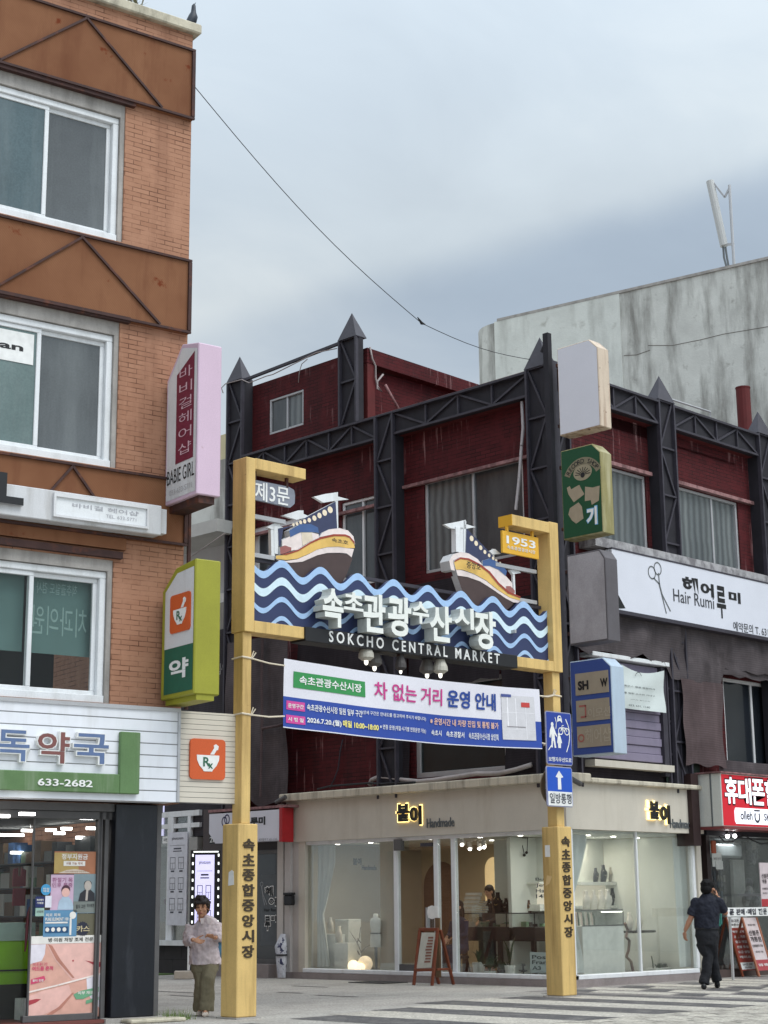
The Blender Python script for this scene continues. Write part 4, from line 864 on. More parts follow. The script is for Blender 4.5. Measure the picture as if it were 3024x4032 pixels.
# loose wires on the roof room and the roof edge
def wire(fr, name, label, pts, r=.012, m=None, cat='wire'): return tag(MB(fr).tube(pts, r, 0, 5).build(name, m or plain('pale_wire', S(150, 140, 138), .6), smooth=True), label, cat)
F2p = lambda x, y, n=.1: F2.P(5, x, y, n)
wire(F2, 'loose_wire', 'pale loose cable coiled on the side of the red roof room', [(F2p(*p)[0], -.14-.03*(i % 2), F2p(*p)[1]) for i, p in enumerate([(908, 330), (915, 400), (940, 440), (935, 510), (950, 560), (972, 596), (950, 575), (945, 535), (985, 492)])], .022)
wire(F2, 'leaning_pipe', 'thin grey pipe leaning against the red roof room', [(F2p(985, 555)[0], -.2, F2p(985, 555)[1]), (F2p(1050, 690)[0], -.3, F2p(1050, 690)[1]-.1)], .03, M['pinkcap'], 'pipe')
wire(FB, 'wire_bundle', 'tangled wires draped along the top of the red roof room', [(FB.P(5, x, y, .05)[0], -.06, FB.P(5, x, y, .05)[1]) for x, y in [(45, 600), (35, 570), (60, 545), (155, 520), (200, 540), (300, 500), (340, 490), (440, 440), (520, 400), (600, 360), (720, 335)]], .012)
wire(FB, 'hanging_wire', 'thin wire hanging down the wall beside the small roof window', [(FB.P(5, x, y, .0)[0], WD-.03, FB.P(5, x, y, -WD)[1]) for x, y in [(490, 420), (455, 450), (440, 500), (435, 560)]], .01)
# white drain pipe beside the corner column
dpu = [FB.P(6, x, y, -.1) for x, y in ((345, 1330), (352, 1470), (342, 1590))]; dq = [FB.P(7, x, y, -.1) for x, y in ((95, 20), (80, 280), (70, 480), (50, 660))]
tag(MB(FB).tube([(u, .1, z) for u, z in dpu+dq[2:]], .03, 0, 6).build('drain_pipe', mat('peeling_white_pipe', S(190, 184, 186), .6, .1, 4, spots=S(96, 84, 84), sth=(.6, .66), ss=9)), 'peeling white pipe running down beside the corner column', 'drainpipe')
# chimney pipe on the street side roof
u_, z_ = FA.P(6, 1524, 1255, -1.2); tag(MB(FA).lathe((u_, 1.2, RT), [(.16, 0), (.16, z_-RT-.03), (.17, z_-RT-.03), (.17, z_-RT)], 0, 14).build('vent_pipe', M['redpaint'], smooth=False), 'dark red vent pipe standing on the roof of the corner building', 'vent pipe')
b = MB(FA); h0, h1 = FA.P(6, 1040, 1285, -.6), FA.P(6, 1350, 1385, -.6); b.tube([(h0[0], .6, h0[1]), (h0[0]+.05, .6, h0[1]+.0), (h1[0], .6, h1[1]), (h1[0], .6, h1[1]-.5)], .02, 0, 6).tube([(h0[0], .6, h0[1]), (h0[0], .6, h0[1]-.5)], .02, 0, 6); tag(b.build('roof_handrail', M['alu']), 'thin metal handrail along the roof edge behind the spikes', 'handrail')
# ---- torn shade netting on the middle storey
def net_mat(name, c, k=.3):
    m, t, b = new_mat(name); co = nnode(t, 'ShaderNodeTexCoord').outputs['Object']
    col = mixc(t, ramp2(t, noise(t, co, 1.2, 6, .7), .3, .7), scaled(c, 1-k), scaled(c, 1+k)); col = mixc(t, ramp2(t, noise(t, co, 1, 6, .7, (3.5, 3.5, .35)), .5, .75, 0, .5), col, scaled(c, 2.0))
    wv = nnode(t, 'ShaderNodeTexWave', wave_type='BANDS', bands_direction='Z'); wv.inputs['Scale'].default_value = 7; wv.inputs['Distortion'].default_value = 1.5; lnk(t, co, wv.inputs['Vector'])
    lnk(t, mixc(t, ramp2(t, wv.outputs['Fac'], .3, .7, 0, .35), col, scaled(c, .6)), b.inputs['Base Color']); b.inputs['Roughness'].default_value = .9; b.inputs['Specular IOR Level'].default_value = .1; return m
NT = net_mat('dusty_purple_grey_net', S(82, 76, 78), .4); NTD = net_mat('dark_net', S(46, 42, 46)); NTR = net_mat('reddish_net', S(86, 74, 75))
def netting(fr, name, label, u0, u1, zt, zb, d, m, amp=.05, nu=24, nz=14, seed=1, par=None):
    rnd = random.Random(seed); ph = [rnd.random()*6 for _ in range(6)]; b = MB(fr); g = []
    for i in range(nu+1):
        u = u0+(u1-u0)*i/nu; row = []
        for j in range(nz+1):
            f = j/nz; top = zt(u) if callable(zt) else zt; bot = zb(u) if callable(zb) else zb
            dd = d+amp*(math.sin(u*3.1+ph[0])*math.sin(f*4+ph[1])+.6*math.sin(u*7+ph[2]+f*3)+.3*math.sin(f*11+ph[3]+u*2))*(.3+.7*math.sin(math.pi*f))
            row.append(b._v((u+.02*math.sin(f*9+ph[4]), dd, top+(bot-top)*f+.03*math.sin(u*9+ph[5])*f)))
        g.append(row)
    for i in range(nu):
        for j in range(nz): b._f([g[i][j], g[i+1][j], g[i+1][j+1], g[i][j+1]])
    o = b.build(name, m, None, smooth=True); return tag(o, label, 'netting')
nl = FB.P(19, 490, 900, .1)[0]; nr = FB.P(19, 895, 900, .1)[0]; nb = FB.P(19, 880, 2100, .1)[1]; ntp = 6.95
netting(FB, 'shade_net', 'dusty purple grey netting hanging beside the left gate post above the salon door', UL-.1, nr, ntp, lambda u: 3.5+.1*math.sin(u*5), -.1, NT, .06, 20, 14, 4)
b = MB(FB); sx = FB.P(19, 610, 900, .2)[0]
b.tube([(sx, -.2, 6.9), (sx-.02, -.2, 6.0), (sx+.01, -.2, 5.2), (sx-.01, -.2, 4.4), (sx-.03, -.2, 3.6)], .03, 0, 6); b.tube([(sx, -.2, 5.0), (sx+.5, -.2, 5.02), (nr, -.2, 5.05)], .03, 0, 6)
tag(b.build('net_batten', NTR), 'grey batten holding the net beside the left gate post', 'batten')
nv = lambda u: 6.72-.0*u
netting(FB, 'shade_net', 'near black netting behind the banner under the sokcho gate panel', nr+.05, sg[0]-.25, 6.9, 5.0, .12, NTD, .03, 14, 8, 8)
netting(FB, 'shade_net', 'narrow black net strip left of the dark window behind the banner', sg[0]-.75, sg[0]-.02, 6.9, 3.6, .14, NTD, .03, 8, 10, 18)
netting(FB, 'shade_net', 'black netting at the corner between the dark window and the blade signs', sg[1]+.05, -.02, 6.9, 3.6, .14, NTD, .03, 8, 10, 21)
netting(FB, 'shade_net', 'dark net band above the dark window behind the gate lamps', sg[0], sg[1], 7.5, sg[3]-.1, .13, NTD, .03, 10, 5, 31)
zN = FA.P(7, 1200, 1400, .1)[1]
netting(FA, 'shade_net', 'wide grey netting hanging under the hair salon board', .3, UR-1, zN+.35, lambda u: 5.85+.06*math.sin(u*6) if u < 3.1 else (FA.P(23, 500, 215, .1)[1] if u < 4.9 else 5.9), -.02, NT, .07, 40, 10, 5)
n1_, n2_ = FA.P(23, 600, 700, .05)[0], FA.P(23, 1085, 700, .05)[0]
netting(FA, 'shade_net', 'reddish ribbed net strip between the roller shutter and the dark window', n1_, n2_+.06, FA.P(23, 600, 225, .05)[1], 3.95, -.05, NTR, .035, 14, 14, 6)
netting(FA, 'shade_net', 'dark green net above the right end of the jewellery shop cornice', FA.P(23, 470, 1400, .05)[0], FA.P(23, 885, 1400, .05)[0], FA.P(23, 700, 1255, .05)[1], 3.5, .1, net_mat('green_net', S(52, 62, 56)), .03, 12, 6, 9)
netting(FA, 'shade_net', 'dark net covering the red wall between the shutter and the net strip', FA.P(11, 1058, 600)[0], n1_+.05, 6.0, 3.6, .18, NTD, .03, 8, 8, 41)
netting(FA, 'shade_net', 'grey net band over the dark window beside the red phone sign', n2_-.05, UR-.5, 6.1, aN[3]-.02, .0, NT, .05, 20, 5, 43)
netting(FA, 'shade_net', 'dusty net strip below the dark window above the red phone sign', n2_-.1, UR-.5, 4.1, 3.5, .0, NT, .05, 20, 5, 47)
netting(FA, 'shade_net', 'torn dark net behind the sill under the roller shutter', .4, 3.9, 3.95, 3.5, .15, NTD, .03, 16, 5, 51)  # not netting: the shade of the gap is put into a dark sheet
# ---- roller shutter bay with the notice cloth
s0, s1, sz0, sz1 = FA.rect(11, 560, 200, 940, 905, .02)
sh = mat('lilac_grey_shutter', S(132, 124, 144), .55, .06, 3, S(96, 90, 104), .4)
b = MB(FA); n = 12; su0, su1, z0, z1 = 1.0, FA.P(11, 938, 700)[0], FA.P(11, 938, 905)[1], 5.75
for i in range(n):
    a = z0+(z1-z0)*i/n; c = z0+(z1-z0)*(i+1)/n; b.box(su0, su1, .1+.025*(i % 2), .2, a+.002, c-.002)
b.build('roller_shutter', sh, rb, bevel=.01)
MB(FA).box(.9, FA.P(11, 958, 210)[0], -.02, .29, FA.P(11, 958, 228)[1], FA.P(11, 958, 205)[1]+.02).build('shutter_head', M['pvc'], rb, bevel=.01)
MB(FA).box(su1+.002, FA.P(11, 965, 600)[0], .05, .2, 3.7, 5.78).build('shutter_guide', M['steel'], rb)
q0 = FA.P(11, 1000, 970, .05); MB(FA).box(.8, q0[0], -.05, .28, q0[1], q0[1]+.12).build('shutter_sill', M['creamy'], rb)
lattice(FA, FA.P(11, 968, 600)[0], FA.P(11, 1055, 600)[0], 3.5, 6.0, 4, .06, .28, rb, 'steel_column', False)
nc = thing('notice_cloth', 'white cloth notice tied over the lilac roller shutter', 'banner', FA.W(2, -.05, 5))
nu0, nu1 = FA.P(11, 628, 300, .06)[0], FA.P(11, 922, 300, .06)[0]; nz0, nz1 = FA.P(11, 900, 548, .06)[1], FA.P(11, 905, 265, .06)[1]
b = MB(FA); g = []
for i in range(13):
    f = i/12; u = nu0+(nu1-nu0)*f; g.append([b._v((u, -.06+.02*math.sin(f*5+j*.8), nz1+.04-.1*math.sin(math.pi*f)*(1-j/8) - (nz1-nz0+.04)*j/8)) for j in range(9)])
for i in range(12):
    for j in range(8): b._f([g[i][j], g[i+1][j], g[i+1][j+1], g[i][j+1]])
b.build('cloth', mat('white_cloth', S(206, 214, 212), .8, .05, 2), nc, smooth=True)
b = MB(FA)
for t_, x0, y0, x1, y1 in (('홀몬스 병원 정형외과', 642, 350, 862, 392), ('를 위한 소소한 가내구', 642, 400, 862, 440), ('(보관 합니다)', 690, 452, 826, 475), ('033. 631. 1140', 676, 488, 826, 520)): b.text(t_, FA.rect(11, x0, y0, x1, y1, .09), -.088, 0, .01)
c = FA.P(11, 745, 300, .09); b.ring(c[0], c[1], .1, .085, -.088, a0=.3, a1=2.9); b.build('lettering', pl((72, 80, 82)), nc)
# ---- long hair salon board on the street side
hs = thing('hair_salon_board', 'long white hair salon board with black scissors and Korean lettering', 'shop sign', FA.W(4, -.2, 6.7))
hz0, hz1 = FA.P(7, 1000, 1352, .2)[1], FA.P(7, 1000, 985, .2)[1]; hu0 = FA.P(7, 690, 1000, .2)[0]-.12
MB(FA).box(hu0, UR, -.2, -.05, hz0, hz1).build('board', mat('white_vinyl_board', S(218, 220, 230), .4, .03, 1.5), hs)
MB(FA).box(hu0, UR, -.22, -.04, hz0-.07, hz0-.001).box(hu0, UR, -.21, -.04, hz1+.001, hz1+.03).build('board_frame', M['steel'], hs)
MB(FA).face([FA.P(7, 700, 1190, .21), FA.P(7, 752, 1288, .21), (hu0, hz0+.001), (hu0, FA.P(7, 700, 1190, .21)[1])], -.204).build('black_corner', M['black'], hs)
p7 = lambda x, y: FA.P(7, x, y, .21)
b = MB(FA)
for x, y in ((920, 1060), (957, 1035)): c = p7(x, y); b.ring(c[0], c[1], .125, .1, -.205, e=1.05)
b.stroke([p7(932, 1095), p7(965, 1130), p7(1012, 1318)], .03, -.205); b.stroke([p7(962, 1065), p7(968, 1130), p7(985, 1200), p7(1038, 1305)], .03, -.2065); b.build('scissors_emblem', GR, hs)
def bold7(b, ch, x0, y0, x1, y1, bold=.05): b.text(ch, FA.rect(7, x0, y0, x1, y1, .21), -.205, 0, bold)
b = MB(FA); bold7(b, '헤', 1112, 1078, 1218, 1202); bold7(b, '어', 1228, 1118, 1318, 1222); bold7(b, '루', 1328, 1140, 1398, 1358, .03); bold7(b, '미', 1408, 1175, 1488, 1262); b.build('black_lettering', M['black'], hs)
b = MB(FA); b.text('Hair Rumi', (p7(1058, 1240)[0], p7(1318, 1280)[0], p7(1190, 1270)[1], p7(1190, 1190)[1]-.0), -.205, 0, .005)
a0 = p7(1440, 1420); b.text('예약문의 T. 631-1141', (a0[0], a0[0]+1.75, a0[1]-.03, a0[1]+.16), -.205, 0, .01); b.build('grey_lettering', pl((60, 62, 68)), hs)
MB(FA).box(1.0, UR, .0, .29, hz1+.06, aL[2]-.0).build('window_ledge', M['pinkcap'], rb) if False else MB(FA).box(1.0, UR, -.1, .29, hz1+.035, aR[2]-.005).build('window_ledge', mat('pale_concrete_ledge', S(168, 166, 168), .9, .2, 6, S(96, 92, 96), .7, (4, 4, 3), (.45, .6), bump=.4), rb)
# ---- blade signs at the corner, standing out towards the street
FS = Frame(22.95, 18.7, -90)
def blade(name, label, k, xl, xr, xe, ytl, ypk, ytr, ybl, ybr, xpk, face_m, case_m, th=.3, inset=.03, face=True):
    p = FS.P; u0, u1 = p(k, xl, (ytl+ybl)/2)[0], p(k, xr, (ytr+ybr)/2)[0]
    zb = (p(k, xl, ybl)[1]+p(k, xr, ybr)[1])/2; z1_, z2, z3 = p(k, xl, ytl)[1], p(k, xpk, ypk)[1], p(k, xr, ytr)[1]; up = p(k, xpk, ypk)[0]
    t = thing(name, label, 'blade sign', FS.W((u0+u1)/2, .1, zb))
    zt_ = (z1_+z2)/2
    o = [(u0, zb), (u1, zb), (u1, z3), (up, zt_), (u0, zt_)]
    c = MB(FS).prism(o, 0, th).build('case', case_m, t, bevel=.012)
    i = inset
    if face: MB(FS).face([(u0+i, zb+i), (u1-i, zb+i), (u1-i, z3-i*.6), (up-i*.4, zt_-i), (u0+i, zt_-i)], -.005).build('face', face_m, t)
    MB(FS).box(u0-.12, u0-.001, .1, .16, zb+.2, zb+.26).box(u0-.12, u0-.001, .1, .16, zt_-.3, zt_-.24).build('bracket', M['bar'], t)
    return t, u0, u1, zb, zt_, z3, up
rusty_cream = mat('rust_stained_cream_case', S(206, 188, 168), .6, .06, 3, S(120, 78, 48), .8, (6, 6, .4), (.46, .66), spots=S(92, 48, 32), sth=(.64, .7), ss=4)
blade('blank_blade_sign', 'big blank white blade sign with a rust stained edge at the roof corner', 6, 540, 758, 810, 1045, 1000, 1035, 1515, 1462, 702, mat('white_acrylic', S(214, 214, 222), .35, .02, 2, fine=.02), rusty_cream, .32, .02)
gm = mat('dark_green_acrylic', S(26, 78, 52), .35, .05); olive = mat('weathered_olive_case', S(142, 134, 88), .6, .1, 3, S(196, 190, 160), .6, (5, 5, .5), (.45, .65))
t, u0, u1, zb, zt_, z3, up = blade('record_shop_sign', 'green record shop blade sign with three torn off letters', 7, 345, 600, 670, 282, 240, 285, 853, 808, 535, gm, olive, .32, .02)
def arc_text(b, s, u, z, r, a0, a1, sz, d, bold=.01):
    for i, ch in enumerate(s):
        if ch == ' ': continue
        a = R(a0+(a1-a0)*(i+.5)/len(s)); V, Fc, x0, x1, y0, y1 = text_geo(ch, bold); k = sz/.72
        cu, cz = u+r*math.cos(a), z+r*math.sin(a); ca, sa = math.sin(a), -math.cos(a)
        vf = []
        for x, y in V: x = (x-(x0+x1)/2)*k; y = (y-.36)*k; vf.append(b._v((cu+x*ca-y*sa, d, cz+x*sa+y*ca)))
        for f in Fc: b._f([vf[i_] for i_ in f], 0)
p7s = lambda x, y: FS.P(7, x, y, .01)
c = p7s(478, 450); b = MB(FS); b.ring(c[0], c[1]-.1, .46, .33, -.009, a0=R(25), a1=R(155)); b.build('label_band', plain('dull_gold_print', S(126, 118, 96)), t)
b = MB(FS); arc_text(b, 'RECORD SHOP', c[0], c[1]-.1, .395, 150, 30, .085, -.012); b.build('band_lettering', M['black'], t)
b = MB(FS); c2 = p7s(476, 420); b.disc(c2[0], c2[1], .21, -.009, 0, 24, .15); b.build('eye_emblem', plain('dull_gold_print_b', S(150, 140, 116)), t)
b = MB(FS)
for a in range(0, 181, 22): b.stroke([(c2[0]+.06*math.cos(R(a)), c2[1]-.04+.05*math.sin(R(a))), (c2[0]+.17*math.cos(R(a)), c2[1]-.04+.13*math.sin(R(a)))], .014, -.011)
b.disc(c2[0], c2[1]-.05, .05, -.012); b.build('eye_rays', M['black'], t)
for pts in ([(375, 520), (395, 508), (402, 530), (455, 500), (470, 530), (488, 560), (420, 612), (405, 590), (385, 560)], [(492, 512), (540, 518), (585, 505), (580, 600), (535, 628), (528, 598), (490, 605)], [(395, 650), (450, 612), (472, 640), (482, 715), (435, 748), (408, 728), (385, 690)]):
    MB(FS).face([p7s(x, y) for x, y in pts], -.009).build('torn_letter_patch', plain('old_glue_beige', S(158, 144, 122)), t)
MB(FS).text('기', FS.rect(7, 495, 645, 575, 752, .01), -.009, 0, .08).build('remaining_letter_rim', pl((120, 180, 220)), t); MB(FS).text('기', FS.rect(7, 500, 650, 570, 748, .01), -.011, 0, .05).build('remaining_letter', M['white'], t)
gf = mat('mouldy_grey_acrylic', S(170, 166, 170), .5, .08, 2.5, S(120, 116, 118), .6, (2, 2, 1), (.45, .7), fine=.1); gc = mat('dark_grey_case', S(92, 88, 92), .6, .1, 3)
blade('grey_blade_sign', 'blank dirty grey blade sign below the green record shop sign', 7, 383, 632, 705, 945, 915, 962, 1530, 1490, 585, gf, gc, .34, .03)
bl = mat('blue_sign_case', S(52, 76, 142), .5, .05); t, u0, u1, zb, zt_, z3, up = blade('shop_list_sign', 'blue framed blade sign with three faded shop panels, lowest at the corner', 11, 268, 562, 640, 188, 160, 215, 860, 838, 490, bl, mat('pale_blue_case', S(180, 196, 212), .5, .04, 2, S(150, 150, 150), .3), .36, .02)
beige = mat('faded_beige_panel', S(156, 144, 126), .6, .06, 3, S(130, 120, 106), .4)
for ya, yb in ((262, 415), (455, 605), (640, 790)):
    z0_, z1_ = (FS.P(11, 300, yb+12, .01)[1]+FS.P(11, 545, yb-10, .01)[1])/2, (FS.P(11, 290, ya+10, .01)[1]+FS.P(11, 545, ya-12, .01)[1])/2
    MB(FS).box(FS.P(11, 293, 400, .01)[0]+.02, u1-.06, -.014, -.0055, z0_, z1_).build('list_panel', beige, t)
q = FS.rect(11, 312, 320, 390, 385, .02); b = MB(FS); b.text('SH', (q[0], q[1], q[2], q[3]-.02), -.018, 0, .05); q = FS.rect(11, 470, 308, 525, 362, .02); b.text('W', q, -.018, 0, .05); b.build('black_lettering', M['black'], t)
b = MB(FS); b.text('이모션', FS.rect(11, 385, 520, 545, 570, .02), -.018, 0, .01).text('헤어샵', FS.rect(11, 365, 665, 550, 750, .02), -.018, 0, .01).build('faded_lettering', plain('pale_ghost_print', S(168, 157, 140)), t)
b = MB(FS); c = FS.P(11, 338, 730, .02); b.ring(c[0], c[1], .07, .045, -.018); q = FS.rect(11, 325, 505, 370, 578, .02); b.stroke([(q[0], q[3]), (q[1], q[3]), (q[1], q[2]), (q[0]+.03, q[2])], .03, -.018); b.build('faded_red_emblem', plain('faded_red_print', S(160, 92, 84)), t)
MB(FB).box(-.06, .06, -.14, -.03, 7.2, 11.68).build('sign_post', M['steelback'], rb)
MB(FB).bar((-.75, .35, 11.05), (.02, -.07, 11.62), .06).build('sign_post_stay', M['steelback'], rb)
# ================================================================== white concrete block behind, with antenna
dv = view_dir(0, 2500, 1150); k = 46/math.hypot(dv.x, dv.y); pw = CAM+dv*k
FW_ = Frame(pw.x, pw.y, -79)
ul, ztl = FW_.P(6, 48, 965); um, ztm = FW_.P(6, 200, 910); u2, zt2 = FW_.P(6, 1659, 590)
wb = thing('white_block', 'tall stained white concrete building behind the red corner building', 'building', FW_.W(0, 2, 0))
us_ = FW_.P(6, 872, 900)[0]; MB(FW_).box(us_+.002, 30, 0, 8, 0, ztm+.02).build('wall', M['whitewall'], wb); MB(FW_).box(um, us_, -.03, 8, 0, ztm+.02).build('patched_wall', mat('whiter_patched_concrete', S(214, 216, 210), .9, .08, 1.5, S(130, 128, 120), .6, (1.2, 1.2, .2), (.52, .75), bump=.35, bs=14, spots=S(176, 176, 168), sth=(.6, .75), ss=2.5), wb)
b = MB(FW_)
for pts in ([(1020, 1030), (1150, 1030), (1300, 1000), (1420, 970), (1659, 930)], [(890, 1085), (960, 1080), (1030, 1055)]): b.tube([(FW_.P(6, x, y)[0], -.0, FW_.P(6, x, y)[1]) for x, y in pts], .011, 0, 5)
b.build('wall_crack', plain('dark_crack', S(110, 106, 100)), wb)
MB(FW_).prism([(ul, 0), (um-.001, 0), (um-.001, ztm), (ul, ztm-.02)], .9, 8).build('curved_end', M['whitewall'], wb) if False else None
b = MB(FW_); n = 6; pv_ = None
for i in range(n+1):
    f = i/n; uu = um+(ul-um)*math.sin(f*math.pi/2); dd = 1.0*(1-math.cos(f*math.pi/2)); a = b._v((uu, dd, 0)); c = b._v((uu, dd, ztm))
    if pv_: b._f([pv_[0], a, c, pv_[1]])
    pv_ = (a, c)
b.build('curved_end', M['whitewall'], wb)
MB(FW_).box(um+.1, 30, -.04, .3, ztm+.021, ztm+.1).build('parapet_cap', M['concrete'], wb)
an = thing('antenna', 'white tilted panel antenna on a thin steel pole on the white roof', 'antenna', FW_.W(4, .5, ztm))
pa = lambda x, y: (FW_.P(6, x, y, -.5)[0], .5, FW_.P(6, x, y, -.5)[1])
b = MB(FW_); b.tube([pa(1350, 155), pa(1425, 500)], .115, 0, 12); b.build('panel', mat('antenna_grey', S(186, 186, 184), .5, .04), an, smooth=False)
MB(FW_).tube([pa(1453, 175), pa(1480, 640)], .045, 0, 8).build('pole', M['alu'], an)
b = MB(FW_); b.bar(pa(1370, 165), pa(1428, 240), .05); b.bar(pa(1428, 240), pa(1453, 190), .05); b.bar(pa(1425, 492), pa(1478, 490), .06); b.build('mount', M['alu'], an)
b = MB(FW_); b.tube([pa(1420, 505), pa(1424, 560), pa(1445, 640)], .03, 0, 6); b.tube([pa(1432, 505), pa(1440, 560), pa(1455, 640)], .03, 0, 6); b.build('feeder_cables', GR, an)
# ================================================================== white building further down the lane
F3 = Frame(23.2, 18.7, -90)
lb = thing('lane_building', 'stained white building down the lane beyond the dark red one', 'building', F3.W(-12, 3, 0))
p21 = lambda x, y, n=0: F3.P(21, x, y, n)
zt3 = p21(425, 735, .5)[1]; ztop3 = p21(428, 55)[1]; zy = p21(428, 275)[1]; zl = p21(425, 820, .5)[1]; zw = p21(430, 1290)[1]; zb3 = p21(430, 1480)[1]
yl = mat('yellowed_plaster', S(206, 196, 160), .9, .08, 2, S(150, 140, 120), .4); gy = mat('streaked_grey_plaster', S(160, 158, 152), .9, .12, 2, S(110, 106, 102), .6)
E0, E1 = -20, UL-.12
MB(F3).box(E0, E1, 1.0, 6, zy, ztop3).build('top_storey', yl, lb)
MB(F3).box(E0, E1, .6, 6, p21(428, 440)[1], zy-.002).build('parapet_band', gy, lb)
MB(F3).box(E0, E1, .3, 6, zt3+.002, p21(428, 440)[1]-.002).build('upper_wall', M['whitewall'], lb)
MB(F3).box(E0, E1, -.5, 6, zl, zt3).build('ledge', mat('grey_ledge', S(190, 190, 186), .85, .08), lb)
MB(F3).box(E0, E1, .5, 6, p21(428, 1210)[1], zl-.002).build('shaded_wall', mat('pale_plaster', S(196, 198, 200), .9, .06), lb)
MB(F3).box(E0, E1, .4, 6, zw, p21(428, 1210)[1]-.002).build('wall_band', M['white'], lb)
MB(F3).box(E0, E1, .2, 6, zb3, zw-.002).build('wall_panel', gy, lb)
MB(F3).box(E0, E1, .1, 6, 2.9, zb3-.002).build('dark_front', net_mat('dark_grey_front', S(64, 62, 66)), lb)
b = MB(F3); b.text('빕·앨범', (p21(345, 1790)[0], p21(438, 1720)[0]-.02, p21(400, 1790)[1], p21(400, 1715)[1]), .09, 0, .02); b.build('front_lettering', pl((140, 138, 140)), lb)
b = MB(F3)
for i in range(8): b.box(-12.6+i*.13, -12.53+i*.13, .05, .099, 2.95, p21(330, 1890)[1])
b.build('lit_blind', glow('lit_lavender_blind', (.72, .72, 1, 1), .55), lb)
wire(F3, 'lane_wire', 'thin wire crossing in front of the white building in the lane', [(p21(180, 1015, .7)[0], -.7, p21(180, 1015, .7)[1]), (p21(420, 850, .7)[0], -.7, p21(420, 850, .7)[1])], .012)
# overhead cable from the brown building to the red one
A_ = FL.W(-.02, -.1, 12.98); B_ = FB.W(-.55, .1, 11.35); mid_ = FB.P(5, 1215, 180, 3.5)
b = MB(); pts = []
dq_ = view_dir(5, 1222, 185)
k_ = 26.5/math.hypot(dq_.x, dq_.y); C_ = CAM+dq_*k_
for i in range(13): f = i/12; p = A_.lerp(C_, f); p.z -= .22*math.sin(math.pi*f); pts.append(p)
for i in range(1, 9): f = i/8; p = C_.lerp(B_, f); p.z -= .1*math.sin(math.pi*f); pts.append(p)
cb_ = thing('overhead_cable', 'thin black cable sagging from the brown building to the red roof corner', 'cable', A_)
b.tube(pts, .0065, 0, 5).build('cable', M['black'], cb_)
MB().tube([C_+(A_-C_).normalized()*.12+Vector((0, 0, .03)), C_, C_+(B_-C_).normalized()*.12], [.008, .028, .008], 0, 6).build('cable_joint', M['black'], cb_)
# ================================================================== market gate
mg = thing('market_gate', 'cream yellow steel market gate with navy wave panel and big white Korean letters', 'gate', FG.W(-3, 0, 0))
Y = M['yellow']
zt_l, zb_l = 7.44, 5.01
GL0, GL1 = FG.P(19, 415, 200)[0], FG.P(19, 524, 200)[0]           # left upright of the frame
GR0, GR1 = FG.P(18, 1500, 600)[0], FG.P(18, 1575, 600)[0]
GD = .30
b = MB(FG); b.box(GL0, GL1, 0, GD, zb_l, zt_l); b.build('frame_upright', Y, mg, bevel=.008)
zt_r = FG.P(18, 1530, 240)[1]
MB(FG).box(GR0, GR1, 0, GD, zb_l, zt_r).build('frame_upright', Y, mg, bevel=.008)
bz = FG.P(19, 700, 205)[1]
k0, k1 = FG.P(8, 318, 700)[0], FG.P(8, 1385, 850)[0]
MB(FG).box(GL1+.001, k0, .004, GD-.004, zb_l, bz).build('lower_beam', Y, mg, bevel=.006); MB(FG).box(k1, GR0-.001, .004, GD-.004, zb_l, bz).build('lower_beam', Y, mg, bevel=.006)
MB(FG).box(k0+.001, k1-.001, -.02, GD, zb_l-.03, bz+.01).build('name_board', M['black'], mg, bevel=.006)
q = FG.rect(8, 442, 695, 1298, 845, .03); zc_ = (zb_l-.03+bz+.01)/2
MB(FG).text('SOKCHO CENTRAL MARKET', (FG.P(8, 442, 710, .03)[0], FG.P(8, 1298, 820, .03)[0], zc_-.075, zc_+.085), -.032, .011, .012, track=1.55).build('name_lettering', M['white'], mg)
# overhanging top arms
a1 = FG.P(5, 536, 1080)[0]; a0z = FG.P(5, 238, 985)[1]; a1z = FG.P(5, 240, 1050)[1]
MB(FG).box(GL1+.001, a1, .004, GD-.004, a1z, a0z).build('top_arm', Y, mg, bevel=.006)
b0 = FG.P(18, 1160, 200)[0]; bz1, bz0 = FG.P(18, 1300, 198)[1], FG.P(18, 1300, 292)[1]
MB(FG).box(b0, GR0-.001, .004, GD-.004, bz0, bz1).build('top_arm', Y, mg, bevel=.006)
MB(FG).box(b0-.012, b0-.001, .004, GD-.004, bz0, bz1).build('arm_end', M['yellowsat'], mg)
# hanging name plates
gp = plain('mid_grey_plate', S(128, 132, 144))
q = FG.poly(5, [(246, 1104), (460, 1148), (492, 1168), (498, 1200), (495, 1250), (470, 1272), (246, 1222)], .0)
MB(FG).prism([(u, z) for u, z in q], .10, .14).build('gate_number_plate', gp, mg)
pz = FG.P(5, 360, 1190)[1]; MB(FG).text('제3문', (FG.P(5, 258, 1170)[0], FG.P(5, 462, 1200)[0], pz-.135, pz+.135), .092, .007, .01).build('gate_number_lettering', M['white'], mg)
b = MB(FG)
for x in (262, 452): u = FG.P(5, x, 1100)[0]; b.box(u-.02, u+.02, .1, .14, q[0][1]-.02, a1z-.001)
b.build('plate_hanger', M['bar'], mg)
q = FG.poly(18, [(1112, 294), (1430, 372), (1430, 562), (1112, 486)])
u0, u1, z0, z1 = q[0][0], q[1][0], (q[2][1]+q[3][1])/2, (q[0][1]+q[1][1])/2
MB(FG).box(u0, u1, .1, .14, z0, z1).build('year_plate', M['yellowsat'], mg)
MB(FG).text('1953', (u0+.09, u1-.08, z0+.44*(z1-z0), z1-.07), .094, .005, .02).text('속초종합중앙시장', (u0+.1, u1-.09, z0+.07, z0+.36*(z1-z0)), .094, .005, .0).build('year_lettering', M['white'], mg)
b = MB(FG)
for f in (.15, .85): u = u0+(u1-u0)*f; b.box(u-.02, u+.02, .1, .14, z1+.001, bz0-.001)
b.build('plate_hanger', M['yellowsat'], mg)
